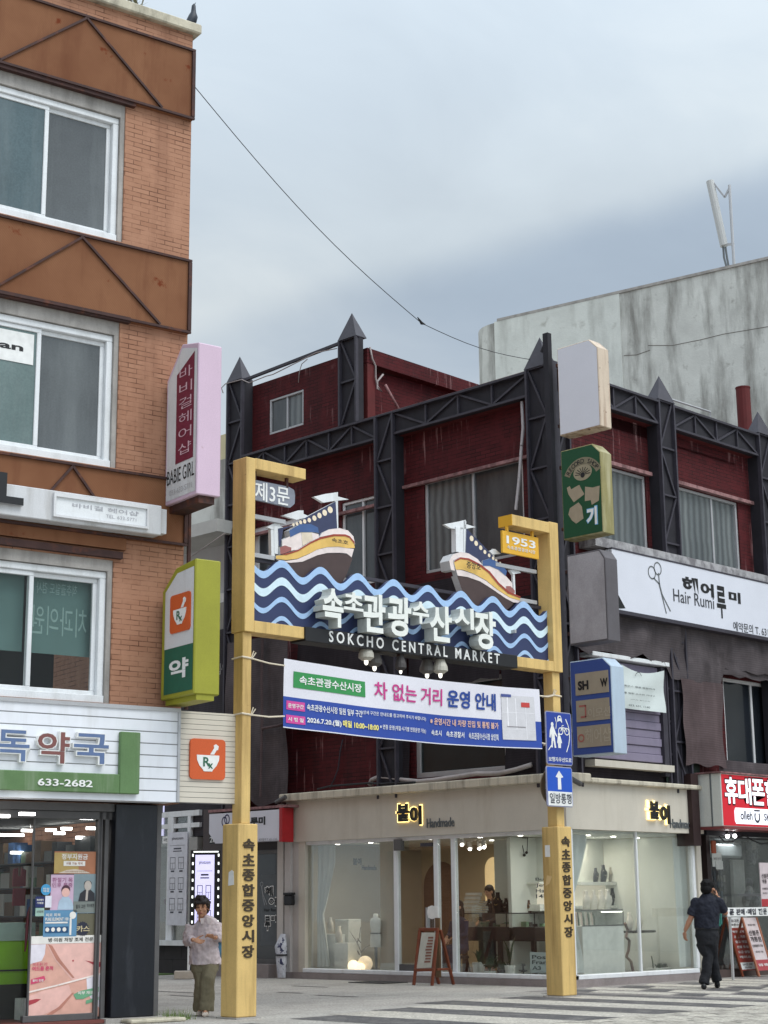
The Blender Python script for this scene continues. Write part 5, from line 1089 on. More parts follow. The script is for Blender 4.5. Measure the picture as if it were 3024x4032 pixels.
# wave panel
cr = [FG.P(17, x, y) for x, y in ((480, 838), (895, 908), (1305, 975))]
per = (cr[2][0]-cr[0][0])/2; crest = sum(c[1] for c in cr)/3; tr = (FG.P(17, 290, 960)[1]+FG.P(17, 715, 1025)[1])/2
amp = (crest-tr)/2; midz = (crest+tr)/2
wz_ = lambda u, off=0: midz+off+amp*math.cos(2*math.pi*(u-cr[0][0])/per)
wl, wrr = GL1+.002, GR0-.002; nW = 150
us = [wl+(wrr-wl)*i/nW for i in range(nW+1)]
zlow = bz+.012
MB(FG).prism([(wl, zlow), (wrr, zlow)]+[(u, wz_(u)) for u in us[::-1]], .12, .2).build('wave_panel', mat('navy_wave_panel', S(46, 56, 94), .5, .06, 3), mg)
s2t, s2b = crest-FG.P(17, 480, 1020)[1], crest-FG.P(17, 480, 1108)[1]; s1 = crest-FG.P(17, 480, 912)[1]
s3t, s3b = crest-FG.P(17, 480, 1232)[1], crest-FG.P(17, 480, 1290)[1]; s4t, s4b = crest-FG.P(17, 480, 1442)[1], crest-FG.P(17, 480, 1492)[1]
def stripe(t0, t1, m, name):
    b = MB(FG)
    for a, c in zip(us, us[1:]):
        za, zc, ya, yc = wz_(a, -t0), wz_(c, -t0), wz_(a, -t1), wz_(c, -t1)
        if max(za, zc) <= zlow: continue
        b.quad((a, .114, max(ya, zlow)), (c, .114, max(yc, zlow)), (c, .114, max(zc, zlow)), (a, .114, max(za, zlow)), 0)
    b.build(name, m, mg)
stripe(-.004, s1, M['ltblue'], 'wave_stripe'); stripe(s2t, s2b, M['icy'], 'wave_stripe'); stripe(s3t, s3b, M['ltblue'], 'wave_stripe'); stripe(s4t, s4b, M['ltblue'], 'wave_stripe')
# big raised letters
lw = [mat('white_letter_face', S(232, 234, 228), .45, .03, 4), mat('grey_letter_side', S(196, 200, 196), .55, .08, 4, S(120, 126, 120), .5, (4, 4, 2))]
for ch, x0, y0, x1, y1 in (('속', 425, 452, 540, 672), ('초', 532, 472, 640, 590), ('관', 628, 478, 752, 702), ('광', 752, 492, 882, 722), ('수', 876, 520, 970, 656), ('산', 962, 538, 1086, 748), ('시', 1084, 548, 1196, 682), ('장', 1188, 566, 1308, 786)):
    MB(FG).text(ch, FG.rect(8, x0+6, y0+4, x1-4, y1-8, .25), -.16, .2, .03, 0, 1).build('raised_letter', lw, mg)
b = MB(FG)
for i in range(7): u = wl+2.0+i*.55; b.box(u-.02, u+.02, .04, .119, 5.55, 5.6)
b.build('letter_stud', M['alu'], mg)
# two cut-out boats standing behind the waves
cab = plain('off_white_cabin', S(226, 212, 208)); yb = plain('boat_yellow', S(222, 182, 100)); brn = plain('boat_dark_brown', S(72, 56, 54)); rdl = plain('boat_red_line', S(150, 62, 44)); blu = plain('boat_blue', S(64, 92, 140)); nv_ = plain('boat_navy', S(52, 58, 88)); rbx = plain('boat_brick_box', S(150, 92, 88)); ltp = plain('lamp_cream', S(232, 216, 190)); edge = mat('boat_metal_edge', S(198, 200, 202), .4, .06, 3)
def boat(k, polys, name_r, name, dots, masts, plates, lbl):
    bo = None; i = 0
    for nm, m, pts, d0, d1 in polys:
        q = FG.poly(k, pts); o = MB(FG).prism(q, d0, d1, 0, 1).build(nm, [m, edge], mg if bo is None else bo)
        if bo is None: bo = o; o['label'] = lbl
    MB(FG).text(name, FG.rect(k, *name_r), .124, 0, .02).build('boat_lettering', M['black'], bo)
    b = MB(FG)
    for x, y, r in dots: c = FG.P(k, x, y); b.disc(c[0], c[1], r, .238, 0, 12)
    b.build('sail_bulbs', ltp, bo)
    b = MB(FG)
    for x0, y0, x1, y1, wd in masts: a, c = FG.P(k, x0, y0), FG.P(k, x1, y1); b.bar((a[0], .28, a[1]), (c[0], .28, c[1]), wd)
    b.build('mast', M['pvc'], bo)
    b = MB(FG)
    for pts in plates: b.prism(FG.poly(k, pts), .25, .3)
    b.build('lamp_plate', M['pvc'], bo)
hull = [(580, 850), (740, 842), (900, 772), (1010, 746), (1150, 746), (1275, 768), (1285, 810), (1232, 960), (1180, 1062), (1110, 1092), (1000, 1075), (700, 1040), (600, 900)]
boat(17, [
 ('boat_cutout', brn, hull, .205, .33),
 ('hull_band', cab, [(448, 812), (560, 830), (680, 812), (800, 760), (900, 706), (1010, 680), (1130, 676), (1225, 690), (1300, 700), (1275, 790), (1222, 748), (1150, 740), (1010, 742), (900, 768), (740, 838), (610, 850), (520, 840)], .2, .3),
 ('hull_band', yb, [(450, 772), (560, 765), (690, 720), (820, 640), (930, 590), (1080, 556), (1200, 560), (1248, 575), (1300, 640), (1308, 690), (1222, 690), (1130, 674), (1010, 678), (900, 704), (800, 756), (680, 806), (560, 820), (448, 806)], .196, .3),
 ('hull_line', rdl, [(505, 760), (560, 748), (690, 706), (820, 624), (930, 572), (1080, 538), (1200, 540), (1250, 560), (1300, 620), (1305, 650), (1248, 580), (1200, 562), (1080, 560), (930, 594), (820, 644), (690, 724), (560, 766)], .19, .29),
 ('bulwark', cab, [(930, 568), (960, 520), (1040, 482), (1150, 470), (1240, 495), (1300, 560), (1318, 650), (1300, 618), (1250, 558), (1200, 538), (1080, 536)], .21, .32),
 ('cabin', cab, [(528, 600), (610, 560), (730, 515), (850, 515), (925, 535), (930, 570), (820, 622), (690, 704), (625, 715), (625, 680), (555, 658), (528, 665)], .22, .33),
 ('cabin_side', plain('cabin_cream', S(214, 200, 180)), [(736, 518), (848, 518), (860, 594), (748, 664)], .215, .225),
 ('wheelhouse', blu, [(600, 495), (720, 425), (840, 425), (915, 462), (925, 520), (850, 512), (725, 512), (615, 568)], .214, .33),
 ('crate_box', rbx, [(500, 680), (555, 658), (625, 682), (622, 715), (560, 742), (505, 755)], .212, .31),
 ('sail', nv_, [(492, 470), (640, 440), (830, 330), (1120, 175), (1138, 470), (1040, 480), (935, 560), (925, 470), (830, 420), (715, 420), (550, 480), (520, 660), (500, 660)], .24, .3)],
 (1020, 585, 1200, 665), '속초호', [(1060, 265, .05), (1000, 298, .046), (943, 328, .042), (888, 357, .04), (832, 378, .034), (782, 392, .032), (738, 403, .028), (698, 418, .026), (660, 428, .024)],
 [(1135, 75, 1140, 470, .055), (770, 270, 772, 430, .03), (472, 440, 478, 745, .07), (437, 480, 445, 770, .06)],
 [[(885, 120), (1010, 90), (1150, 70), (1150, 118), (1268, 150), (1120, 165), (990, 185)], [(545, 325), (720, 270), (775, 270), (775, 308), (850, 340), (700, 372)], [(380, 455), (460, 410), (525, 418), (520, 440), (572, 465), (440, 478)]],
 'cut out boat with its bow to the right, under the gate number plate')
h2 = [(755, 690), (850, 700), (960, 740), (1080, 820), (1180, 890), (1260, 925), (1240, 960), (1180, 1010), (1000, 980), (900, 1000), (850, 940), (800, 820)]
boat(18, [
 ('boat_cutout', brn, h2, .205, .33),
 ('hull_band', cab, [(745, 640), (800, 645), (900, 680), (1010, 740), (1110, 820), (1220, 890), (1310, 915), (1300, 935), (1250, 930), (1180, 892), (1080, 822), (960, 745), (850, 705), (760, 692)], .2, .3),
 ('hull_band', yb, [(725, 570), (780, 545), (850, 555), (940, 600), (1030, 670), (1110, 770), (1200, 850), (1310, 890), (1308, 915), (1220, 888), (1110, 818), (1010, 736), (900, 676), (800, 640), (742, 640)], .196, .3),
 ('hull_line', rdl, [(728, 560), (780, 530), (855, 540), (945, 585), (1040, 656), (1120, 756), (1210, 836), (1312, 880), (1308, 894), (1200, 852), (1110, 772), (1030, 672), (940, 602), (850, 556), (780, 546), (730, 572)], .19, .29),
 ('bulwark', cab, [(690, 560), (720, 505), (790, 482), (860, 495), (940, 545), (985, 600), (945, 583), (855, 538), (780, 528), (725, 558), (740, 650), (705, 640)], .21, .42),
 ('cabin', cab, [(988, 600), (1050, 600), (1130, 640), (1180, 680), (1250, 760), (1252, 800), (1195, 820), (1120, 754), (1040, 654)], .22, .33),
 ('wheelhouse', blu, [(985, 560), (1050, 540), (1140, 580), (1200, 650), (1190, 695), (1125, 640), (1048, 606), (988, 604)], .214, .33),
 ('crate_box', rbx, [(1192, 785), (1230, 785), (1270, 825), (1268, 850), (1215, 836), (1192, 820)], .212, .31),
 ('sail', nv_, [(845, 480), (852, 270), (1000, 420), (1110, 540), (1045, 540), (985, 560), (985, 598), (935, 540), (870, 495)], .24, .3)],
 (806, 570, 932, 655), '중앙호', [(898, 360, .045), (938, 403, .042), (978, 442, .038), (1015, 480, .034), (1053, 510, .03), (1088, 535, .028), (1115, 555, .026), (1150, 580, .024)],
 [(843, 200, 845, 485, .06), (775, 260, 778, 480, .1), (815, 260, 818, 480, .06), (1280, 665, 1288, 860, .04), (1100, 450, 1105, 540, .03)],
 [[(660, 232), (800, 205), (850, 192), (850, 230), (940, 258), (800, 280), (720, 268)], [(1060, 470), (1110, 452), (1160, 495), (1090, 500)], [(1240, 640), (1300, 632), (1340, 665), (1270, 678)]],
 'cut out boat with its bow to the left, under the 1953 plate')
# rods tying the cut-outs to the frame
for k, x0, y0, x1, y1 in ((17, 135, 320, 560, 395), (17, 135, 745, 440, 785), (18, 1100, 590, 1460, 650), (18, 1310, 905, 1465, 940)):
    a, c = FG.P(k, x0, y0), FG.P(k, x1, y1); MB(FG).bar((a[0], .24, a[1]), (c[0], .24, a[1]), .06).build('tie_rod', M['alu'], mg)
for z in (6.05, 5.45): MB(FG).box(GL1, GR0, .24, .29, z, z+.05).build('back_rail', M['steel'], mg)
# lower posts and pillars
def pillar(u0, u1, ztop, z1, pu0, pu1, k, col, par_lbl):
    MB(FG).box(pu0, pu1, .05, .25, ztop+.001, zb_l-.001).build('post', Y, mg, bevel=.008)
    MB(FG).box(u0, u1, 0, .34, 0.02, ztop).build('pillar', Y, mg, bevel=.012)
    MB(FG).box(u0-.04, u1+.04, -.04, .38, 0, .019).build('base_plate', M['concrete'], mg)
L0, L1 = FG.P(14, 852, 360)[0], FG.P(14, 1033, 360)[0]; R0, R1 = FG.P(10, 437, 380)[0], FG.P(10, 521, 380)[0]
pillar(L0, L0+.33, 2.46, 0, FG.P(19, 388, 900, -.05)[0], FG.P(19, 488, 900, -.05)[0], 0, 0, '')
pillar(R0-.0, R0+.33, FG.P(10, 470, 375)[1], 0, FG.P(11, 140, 450, -.05)[0], FG.P(11, 192, 450, -.05)[0], 0, 0, '')
for u, k, x0, x1, y0, y1 in ((L0, 14, 895, 990, 478, 1618), (R0, 10, 462, 522, 432, 1032)):
    za, zb_ = FG.P(k, (x0+x1)/2, y0)[1], FG.P(k, (x0+x1)/2, y1)[1]; s = '속초종합중앙시장'; h = (za-zb_)/8; b = MB(FG)
    for i, ch in enumerate(s): b.text(ch, (u+.072, u+.27, za-h*(i+1)+h*.17, za-h*i-h*.02), -.012, .011, .028)
    b.build('pillar_lettering', pl((60, 48, 34)), mg)
# small papers stuck to the pillars (side faces)
FGs = Frame(FG.W(L0, 0, 0).x, FG.W(L0, 0, 0).y, -91.5); 
q = FGs.P(14, 818, 845); solid(FGs, 'paper_sticker', 'torn white paper sticker on the side of the left gate pillar', 'sticker', M['white'], lambda b: b.prism([(-.2, q[1]-.1), (-.08, q[1]-.09), (-.09, q[1]+.08), (-.13, q[1]+.1), (-.19, q[1]+.07)], -.004, -.001))
FGt = Frame(FG.W(R0, 0, 0).x, FG.W(R0, 0, 0).y, -91.5)
q = FGt.P(10, 378, 518); solid(FGt, 'paper_sticker', 'small white paper slip high on the side of the right gate pillar', 'sticker', M['white'], lambda b: b.box(q[0]-.05, q[0]+.05, -.004, -.001, q[1]-.09, q[1]+.09))
q = FGt.P(10, 382, 690); solid(FGt, 'paper_sticker', 'faded torn paper remnant on the side of the right gate pillar', 'sticker', plain('old_paper', S(214, 184, 132)), lambda b, q=q: b.prism([(q[0]-.06, q[1]-.08), (q[0]+.02, q[1]-.05), (q[0]+.08, q[1]+.06), (q[0]-.02, q[1]+.08)], -.004, -.001))
# spotlights hanging below the name board
bulbm = glow('spot_bulb', (1, .95, .85, 1), 1.3); zbb = zb_l-.03
spots = [(318, 30, .1, 'white', 'leftmost white spot lamp under the gate name board'), (372, 70, .24, 'dull', 'dull spot lamp behind the leftmost white one under the gate'), (543, 110, .1, 'dark', 'small dark spot lamp with bare bulb under the gate centre'), (715, 120, .24, 'dull', 'dull grey spot lamp left of the rightmost white one under the gate'), (802, 118, .1, 'white', 'rightmost white spot lamp under the gate name board')]
shm = {'white': mat('spot_white', S(190, 186, 174), .5, .06), 'dull': mat('spot_dull', S(104, 100, 96), .6, .1), 'dark': mat('spot_dark', S(74, 70, 70), .6, .1)}
for x, y, d, c, lbl in spots:
    u, z = FG.P(20, x, y, -d); z = z+.0; s = thing('spot_lamp', lbl, 'spotlight', FG.W(u, d, zbb), 'spot lamps under the gate')
    MB(FG).tube([(u, d, zbb), (u+.01, d, z+.16)], .018, 0, 6).box(u-.05, u+.05, d-.03, d+.03, zbb-.03, zbb-.001).build('bracket', M['bar'], s)
    sc_ = .75 if c == 'dark' else 1
    MB(FG).lathe((u, d, z-.12*sc_), [(.06*sc_, 0), (.115*sc_, .04), (.11*sc_, .1), (.075*sc_, .19), (.05*sc_, .27), (.02*sc_, .29)], 0, 14).build('shade', shm[c], s, smooth=False)
    MB(FG).ell((u, d, z-.14*sc_), (.032*sc_, .032*sc_, .05*sc_), 0, 10).build('bulb', bulbm, s, smooth=True)
    MB(FG).tube([(u+.02, d, zbb), (u+.1, d+.03, zbb-.06), (u+.06, d, z+.12)], .006, 0, 5).build('flex', M['black'], s)
# ================================================================== banner tied between the posts
bn = thing('street_banner', 'white and blue car free street banner tied under the gate', 'banner', FG.W(-3, -.05, 4))
BU0, BU1 = FG.P(12, 160, 300, .06)[0], FG.P(12, 1493, 400, .06)[0]
tl, bl_, tr_, br_ = FG.P(12, 160, 122, .06)[1], FG.P(12, 160, 483, .06)[1], FG.P(12, 1490, 285, .06)[1], FG.P(12, 1497, 597, .06)[1]
ml, mr = FG.P(12, 160, 318, .06)[1], FG.P(12, 1493, 452, .06)[1]
sag = .05
def bz_(f, t):      # f along, t from the top (0) to the bottom (1)
    top = tl+(tr_-tl)*f-sag*math.sin(math.pi*f); bot = bl_+(br_-bl_)*f-sag*math.sin(math.pi*f); return top+(bot-top)*t
tm = (tl-ml)/(tl-bl_)
b = MB(FG); nx = 80; rows = [0, .02, tm*.5, tm, (1+tm)/2, .985, 1]
fold = lambda f, t: -.06+.018*math.sin(f*9+t*2)+.012*math.sin(f*23+1)
g = [[b._v((BU0+(BU1-BU0)*i/nx, fold(i/nx, t), bz_(i/nx, t))) for t in rows] for i in range(nx+1)]
for i in range(nx):
    for j in range(len(rows)-1): b._f([g[i][j], g[i][j+1], g[i+1][j+1], g[i+1][j]], 0 if j in (0, 1, 2, 5) else 1)
o = b.build('cloth', [mat('white_banner_vinyl', S(222, 220, 228), .5, .03, 2), mat('blue_banner_print', S(42, 72, 158), .5, .05, 2)], bn, smooth=True)
def btxt(name, m, items, d=-.012, rects=()):
    b = MB(FG)
    def conv(n0):
        for v in b.bm.verts[n0:] if False else list(b.bm.verts)[n0:]:
            f, t, e_ = v.co.x, v.co.z, v.co.y
            v.co = (BU0+(BU1-BU0)*f, fold(f, t)+e_, bz_(f, t))
    for it in items:
        s, x0, y0, x1, y1, bold = it
        n0 = len(b.bm.verts)
        p0, p1 = FG.P(12, x0, y0, .08), FG.P(12, x1, y1, .08)
        def ft(p):
            f = (p[0]-BU0)/(BU1-BU0); top, bot = bz_(f, 0), bz_(f, 1); return f, (top-p[1])/(top-bot)
        (f0, t0), (f1, t1) = ft(p0), ft(p1)
        if s is None:
            for i in range(16):
                for ta, tb in ((t0, (t0+t1)/2), ((t0+t1)/2, t1)): xa, xb = f0+(f1-f0)*i/16, f0+(f1-f0)*(i+1)/16; b.quad((xa, d, tb), (xb, d, tb), (xb, d, ta), (xa, d, ta))
        else: b.text(s, (f0, f1, t1, t0), d, 0, bold) if t0 > t1 else b.text(s, (f0, f1, t0, t1), d, 0, bold)
        if s is not None:
            for v in list(b.bm.verts)[n0:]: v.co.z = t0+t1-v.co.z
        conv(n0)
    return b.build(name, m, bn)
btxt('green_box', mat('green_print', S(52, 140, 76), .5, .03), [(None, 216, 188, 588, 325, 0)], -.007)
btxt('pink_box', mat('pink_print', S(206, 70, 150), .5, .03), [(None, 180, 340, 275, 400, 0), (None, 178, 414, 276, 470, 0)], -.007)
btxt('map_print', mat('pale_map_print', S(206, 204, 208), .5, .05, 8), [(None, 1302, 312, 1472, 553, 0)], -.007)
btxt('map_roads', plain('white_road_print', S(232, 230, 234)), [(None, 1330, 322, 1340, 480, 0), (None, 1372, 330, 1380, 490, 0), (None, 1420, 345, 1428, 545, 0), (None, 1308, 400, 1465, 412, 0), (None, 1308, 490, 1465, 500, 0)], -.009)
btxt('map_marks', plain('red_map_mark', S(186, 64, 60)), [(None, 1400, 352, 1442, 380, 0)], -.012); btxt('map_caption', plain('blue_map_caption', S(70, 82, 140)), [(None, 1300, 306, 1352, 325, 0)], -.012); btxt('map_route', plain('grey_map_route', S(110, 100, 104)), [(None, 1330, 476, 1420, 484, 0)], -.012)
btxt('white_lettering', M['white'], [('속초관광수산시장', 246, 210, 568, 302, .02), ('운영구간', 188, 354, 268, 388, .02), ('시 행 일', 188, 426, 266, 458, .02), ('속초관광수산시장 일원 일부 구간', 284, 358, 568, 430, .015), ('(상세 구간은 안내도를 참고하여 주시기 바랍니다)', 568, 392, 900, 452, .008), ('2026.7.20.(월)', 284, 426, 456, 484, .025), ('※ 연중 운영(계절·시기별 연장운영 가능)', 658, 466, 902, 518, .008), ('속초시', 932, 494, 988, 528, .015), ('속초경찰서', 1012, 500, 1104, 538, .015), ('속초관광수산시장 상인회', 1126, 508, 1284, 552, .012)])
btxt('magenta_lettering', plain('magenta_print', S(190, 56, 130)), [('차 없는 거리', 632, 240, 988, 372, .018)]); btxt('blue_lettering', plain('deep_blue_print', S(34, 66, 142)), [('운영 안내', 1012, 284, 1274, 398, .03)])
btxt('yellow_lettering', plain('yellow_print', S(236, 222, 120)), [('매일 10:00~18:00', 464, 444, 652, 502, .03)]); btxt('peach_lettering', plain('peach_print', S(222, 180, 160)), [('※ 운영시간 내 차량 진입 및 통행 불가', 924, 430, 1286, 492, .018)])
rope = mat('white_rope', S(216, 204, 184), .8, .06)
def tie(label, a, c, u_post0, u_post1, z, k):
    t = thing('banner_rope', label, 'rope', FG.W(c[0], 0, z)); b = MB(FG)
    b.tube([(c[0], -.06, c[1]), ((a+c[0])/2, -.03, (c[1]+z)/2-.02), (a, .045, z)], .012, 0, 5); b.build('line', rope, t)
    b = MB(FG); b.tube([(u_post0-.008, .27, z), (u_post0-.01, .04, z+.01), (u_post1+.01, .04, z), (u_post1+.01, .27, z-.01)], .013, 0, 5); b.tube([(a, .04, z), (a+.05, .02, z+.08), (a+.02, .03, z+.1), (a-.01, .04, z+.01)], .009, 0, 5); b.build('loop', rope, t)
pL0, pL1, pR0, pR1 = FG.P(19, 388, 900, -.05)[0], FG.P(19, 488, 900, -.05)[0], FG.P(11, 140, 450, -.05)[0], FG.P(11, 192, 450, -.05)[0]
tie('white rope from the upper left banner corner to the left gate post', pL1, (BU0, tl-.1), pL0, pL1, FG.P(19, 440, 605, -.05)[1], 0)
tie('white rope from the lower left banner edge to the left gate post', pL1, (BU0, bl_+.15), pL0, pL1, FG.P(19, 440, 1245, -.05)[1], 0)
tie('white rope from the upper right banner corner to the right gate post', pR0, (BU1, tr_-.1), pR0, pR1, FG.P(11, 150, 430, -.05)[1], 0)
tie('white rope from the lower right banner corner to the right gate post', pR0, (BU1, br_+.1), pR0, pR1, FG.P(11, 90, 768, -.05)[1], 0)
# ================================================================== traffic signs on the right post
NS = .06
sblue = mat('retroreflective_blue', S(36, 62, 150), .4, .04); sbl2 = mat('bright_sign_blue', S(28, 82, 186), .4, .04); rim = plain('sign_rim', S(150, 152, 176))
def plate(name, label, k, x0, y0, x1, y1, base):
    r = FG.rect(27, x0, y0, x1, y1, NS); u0, u1 = r[0], r[1]; q = (FG.P(27, x0, y0, NS)[1]+FG.P(27, x1, k[0], NS)[1])/2; e_ = (FG.P(27, x0, k[1], NS)[1]+FG.P(27, x1, y1, NS)[1])/2
    t = thing(name, label, 'traffic sign', FG.W((u0+u1)/2, -NS, e_)); c = .03
    pts = [(u0, e_+c), (u0+c, e_), (u1-c, e_), (u1, e_+c), (u1, q-c), (u1-c, q), (u0+c, q), (u0, q-c)]
    MB(FG).prism(pts, -NS, -NS+.02).build('rim', rim, t); i = .016
    MB(FG).face([(u0+i, e_+c), (u0+c, e_+i), (u1-c, e_+i), (u1-i, e_+c), (u1-i, q-c), (u1-c, q-i), (u0+c, q-i), (u0+i, q-c)], -NS-.003).build('face', base, t)
    MB(FG).box(u0+.2, u1-.2, -NS+.021, .049, (q+e_)/2-.04, (q+e_)/2+.04).build('clamp', M['alu'], t)
    return t, (lambda a, b_: (u0+(u1-u0)*a, q-(q-e_)*b_)), u1-u0, q-e_
t, q, w_, h = plate('pedestrian_priority_sign', 'blue pedestrian priority street sign with white figures and bicycle', (245, 1252), 235, 195, 780, 1285, sblue)
b = MB(FG); D = -NS-.006
c = q(.24, .245); b.disc(c[0], c[1], .032, D, 0, 14, .036)
b.face([q(.2, .28), q(.29, .28), q(.34, .36), q(.42, .46), q(.4, .48), q(.32, .42), q(.33, .52), q(.37, .68), q(.31, .685), q(.27, .55), q(.25, .56), q(.235, .68), q(.18, .68), q(.2, .5), q(.19, .42), q(.16, .5), q(.12, .49), q(.145, .36)], D)
c = q(.49, .425); b.disc(c[0], c[1], .026, D, 0, 14, .03); b.face([q(.45, .455), q(.54, .455), q(.58, .52), q(.6, .58), q(.56, .59), q(.55, .68), q(.45, .68), q(.44, .6), q(.41, .58), q(.43, .5)], D)
b.build('white_figures', M['white'], t)
b = MB(FG)
for x in (.56, .8): c = q(x, .36); b.ring(c[0], c[1], .06, .044, D-.001)
b.stroke([q(.56, .36), q(.64, .29), q(.76, .3), q(.8, .36)], .014, D-.002); b.stroke([q(.64, .29), q(.69, .36), q(.76, .3)], .014, D-.003); b.stroke([q(.56, .36), q(.62, .25), q(.67, .25)], .012, D-.004); b.build('bicycle_symbol', M['white'], t)
b = MB(FG); b.face([q(.45, .1), q(.5, .065), q(.58, .07), q(.61, .12), q(.63, .19), q(.6, .2), q(.57, .17), q(.5, .17), q(.46, .19), q(.44, .18)], D); b.build('car_symbol', M['white'], t); b = MB(FG); b.face([q(.49, .115), q(.52, .09), q(.56, .09), q(.575, .12)], D-.002); b.build('car_window', sblue, t)
b = MB(FG); b.stroke([q(.77, .13), q(.85, .23), q(.9, .34), q(.9, .48), q(.86, .6), q(.77, .74)], .018, D-.001); b.stroke([q(.36, .11), q(.4, .2), q(.38, .32)], .014, D-.001); b.stroke([q(.07, .73), q(.2, .63)], .016, D-.001); b.build('road_curves', M['white'], t)
MB(FG).text('보행자우선도로', (q(.06, 0)[0], q(.95, 0)[0], q(0, .94)[1], q(0, .855)[1]), D, 0, .015).build('lettering', M['white'], t)
t, q, w_, h = plate('one_way_sign', 'blue one way arrow sign with white Korean caption below the pedestrian sign', (1320, 2085), 252, 1280, 790, 2105, sbl2)
MB(FG).face([q(.48, .1), q(.64, .26), q(.545, .28), q(.555, .57), q(.42, .57), q(.425, .28), q(.34, .26)], D).build('white_arrow', M['white'], t)
MB(FG).face([q(.035, .625), q(.965, .625), q(.965, .975), q(.035, .975)], D).build('caption_panel', M['white'], t); MB(FG).text('일방통행', (q(.09, 0)[0], q(.93, 0)[0], q(0, .92)[1], q(0, .665)[1]), D-.003, 0, .015).build('caption_lettering', pl((44, 50, 66)), t)
c = FG.P(27, 400, 1700, -.3); t = thing('round_sign', 'round sign seen from its brown back behind the one way sign', 'traffic sign', FG.W(c[0], .3, c[1]-.3))
b = MB(FG); n = 32; b.prism([(c[0]+.3*math.cos(6.2832*i/n), c[1]+.3*math.sin(6.2832*i/n)) for i in range(n)], .3, .32); b.build('disc', mat('bare_metal_back', S(122, 108, 88), .5, .08), t)
MB(FG).box(c[0]-.2, c[0]+.2, .26, .299, c[1]-.04, c[1]+.04).build('clamp', M['alu'], t)
# ================================================================== jewellery shop on the ground floor
js = thing('jewellery_shop', 'cream corner jewellery shop with big lit windows and a concrete cornice', 'shop', FB.W(-3, .5, 0))
CR = M['creamy']; PW = M['pvc']
SL, SR = -7.32, 4.02; ZF = 2.66; ZC = 3.47; Zs = .2
# plinth, sill, fascia, cornice run round the corner (lane side FB, street side FA)
MB(FB).box(SL-.05, -.0, -.03, .3, 0, .12).build('plinth', M['plinth'], js); MB(FA).box(-.03, SR, -.03, .3, 0, .119).build('plinth', M['plinth'], js)
MB(FB).box(SL+.5, -.0, .0, .2, .121, Zs).build('sill', PW, js, bevel=.01); MB(FA).box(.0, SR-.25, .0, .2, .121, Zs).build('sill', PW, js, bevel=.01)
MB(FB).box(SL, 0, .0, .29, ZF, ZC).build('fascia', CR, js); MB(FA).box(.291, SR+.1, .0, .29, ZF, ZC).build('fascia', CR, js)
cc = mat('weathered_cornice', S(198, 190, 172), .85, .08, 3, S(112, 104, 92), .7, (6, 6, .5), (.48, .68), bump=.25)
MB(FB).prism([(SL-.1, ZC+.001), (.12, ZC+.001), (.12, 3.63), (SL-.1, 3.63)], -.12, .6).build('cornice', cc, js, bevel=.02); MB(FA).box(.601, SR+.18, -.12, .6, ZC+.001, 3.56).build('cornice', cc, js, bevel=.02)
# piers and window frames
b = MB(FB); b.box(SL, FB.P(26, 75, 900)[0], -.03, .3, .121, ZF-.001); b.box(FB.P(26, 75, 900)[0]+.001, FB.P(26, 150, 900)[0], .04, .3, .121, ZF-.001); b.build('pier', mat('grey_white_pier', S(186, 180, 176), .8, .06), js)
MB(FB).box(FB.P(26, 150, 900)[0]+.001, FB.P(26, 222, 900)[0], .02, .25, .121, ZF-.001).build('pier', CR, js)
fx = [FB.P(26, 1228, 900)[0], FB.P(22, 697, 500)[0], FB.P(22, 832, 500)[0]]
gL = FB.P(26, 222, 900)[0]
b = MB(FB)
for u in fx: b.box(u-.05, u+.05, .06, .16, Zs+.001, ZF-.001)
b.box(-.06, .0, .06, .16, Zs+.001, ZF-.001); b.build('window_frame', PW, js, bevel=.008)
MB(FB).box(gL, -.061, .05, .18, ZF-.07, ZF-.0015).build('head_frame', PW, js)
gr = FA.P(25, 1560, 800)[0]; am = FA.P(25, 1100, 600)[0]
b = MB(FA); b.box(am-.022, am+.022, .07, .13, Zs+.001, ZF-.001); b.box(gr, gr+.08, .06, .16, Zs+.001, ZF-.001); b.build('window_frame', PW, js, bevel=.006)
MB(FA).box(gr+.081, SR, .02, .29, .12, ZF-.001).build('pier', CR, js)
G = M['glass']
for a, c in ((gL, fx[0]-.051), (fx[1]+.051, fx[2]-.051), (fx[2]+.051, -.061)): MB(FB).box(a, c, .1, .11, Zs+.001, ZF-.071).build('window_glass', G, js)
for a, c in ((.001, am-.023), (am+.023, gr-.001)): MB(FA).box(a, c, .1, .11, Zs+.001, ZF-.001).build('window_glass', G, js)
dr = MB(FB).box(fx[0]+.052, fx[1]-.052, .1, .112, Zs+.12, ZF-.072).build('glass_door', G, js)
MB(FB).box(fx[0]+.052, fx[1]-.052, .085, .125, Zs+.002, Zs+.119).build('door_rail', M['darkalu'], dr)
MB(FB).box(FB.P(22, 580, 90)[0], FB.P(22, 668, 90)[0], .05, .09, FB.P(22, 620, 102)[1], FB.P(22, 620, 75)[1]).build('door_closer', M['steel'], dr)
MB(FB).box(FB.P(22, 390, 90)[0], FB.P(22, 445, 90)[0], .0, .095, FB.P(22, 415, 135)[1], FB.P(22, 415, 48)[1]).build('door_lock', M['darkalu'], dr)
c = FB.P(22, 636, 610); MB(FB).box(c[0]-.02, c[0]+.02, .02, .098, .95, 1.35).build('door_handle', M['alu'], dr)
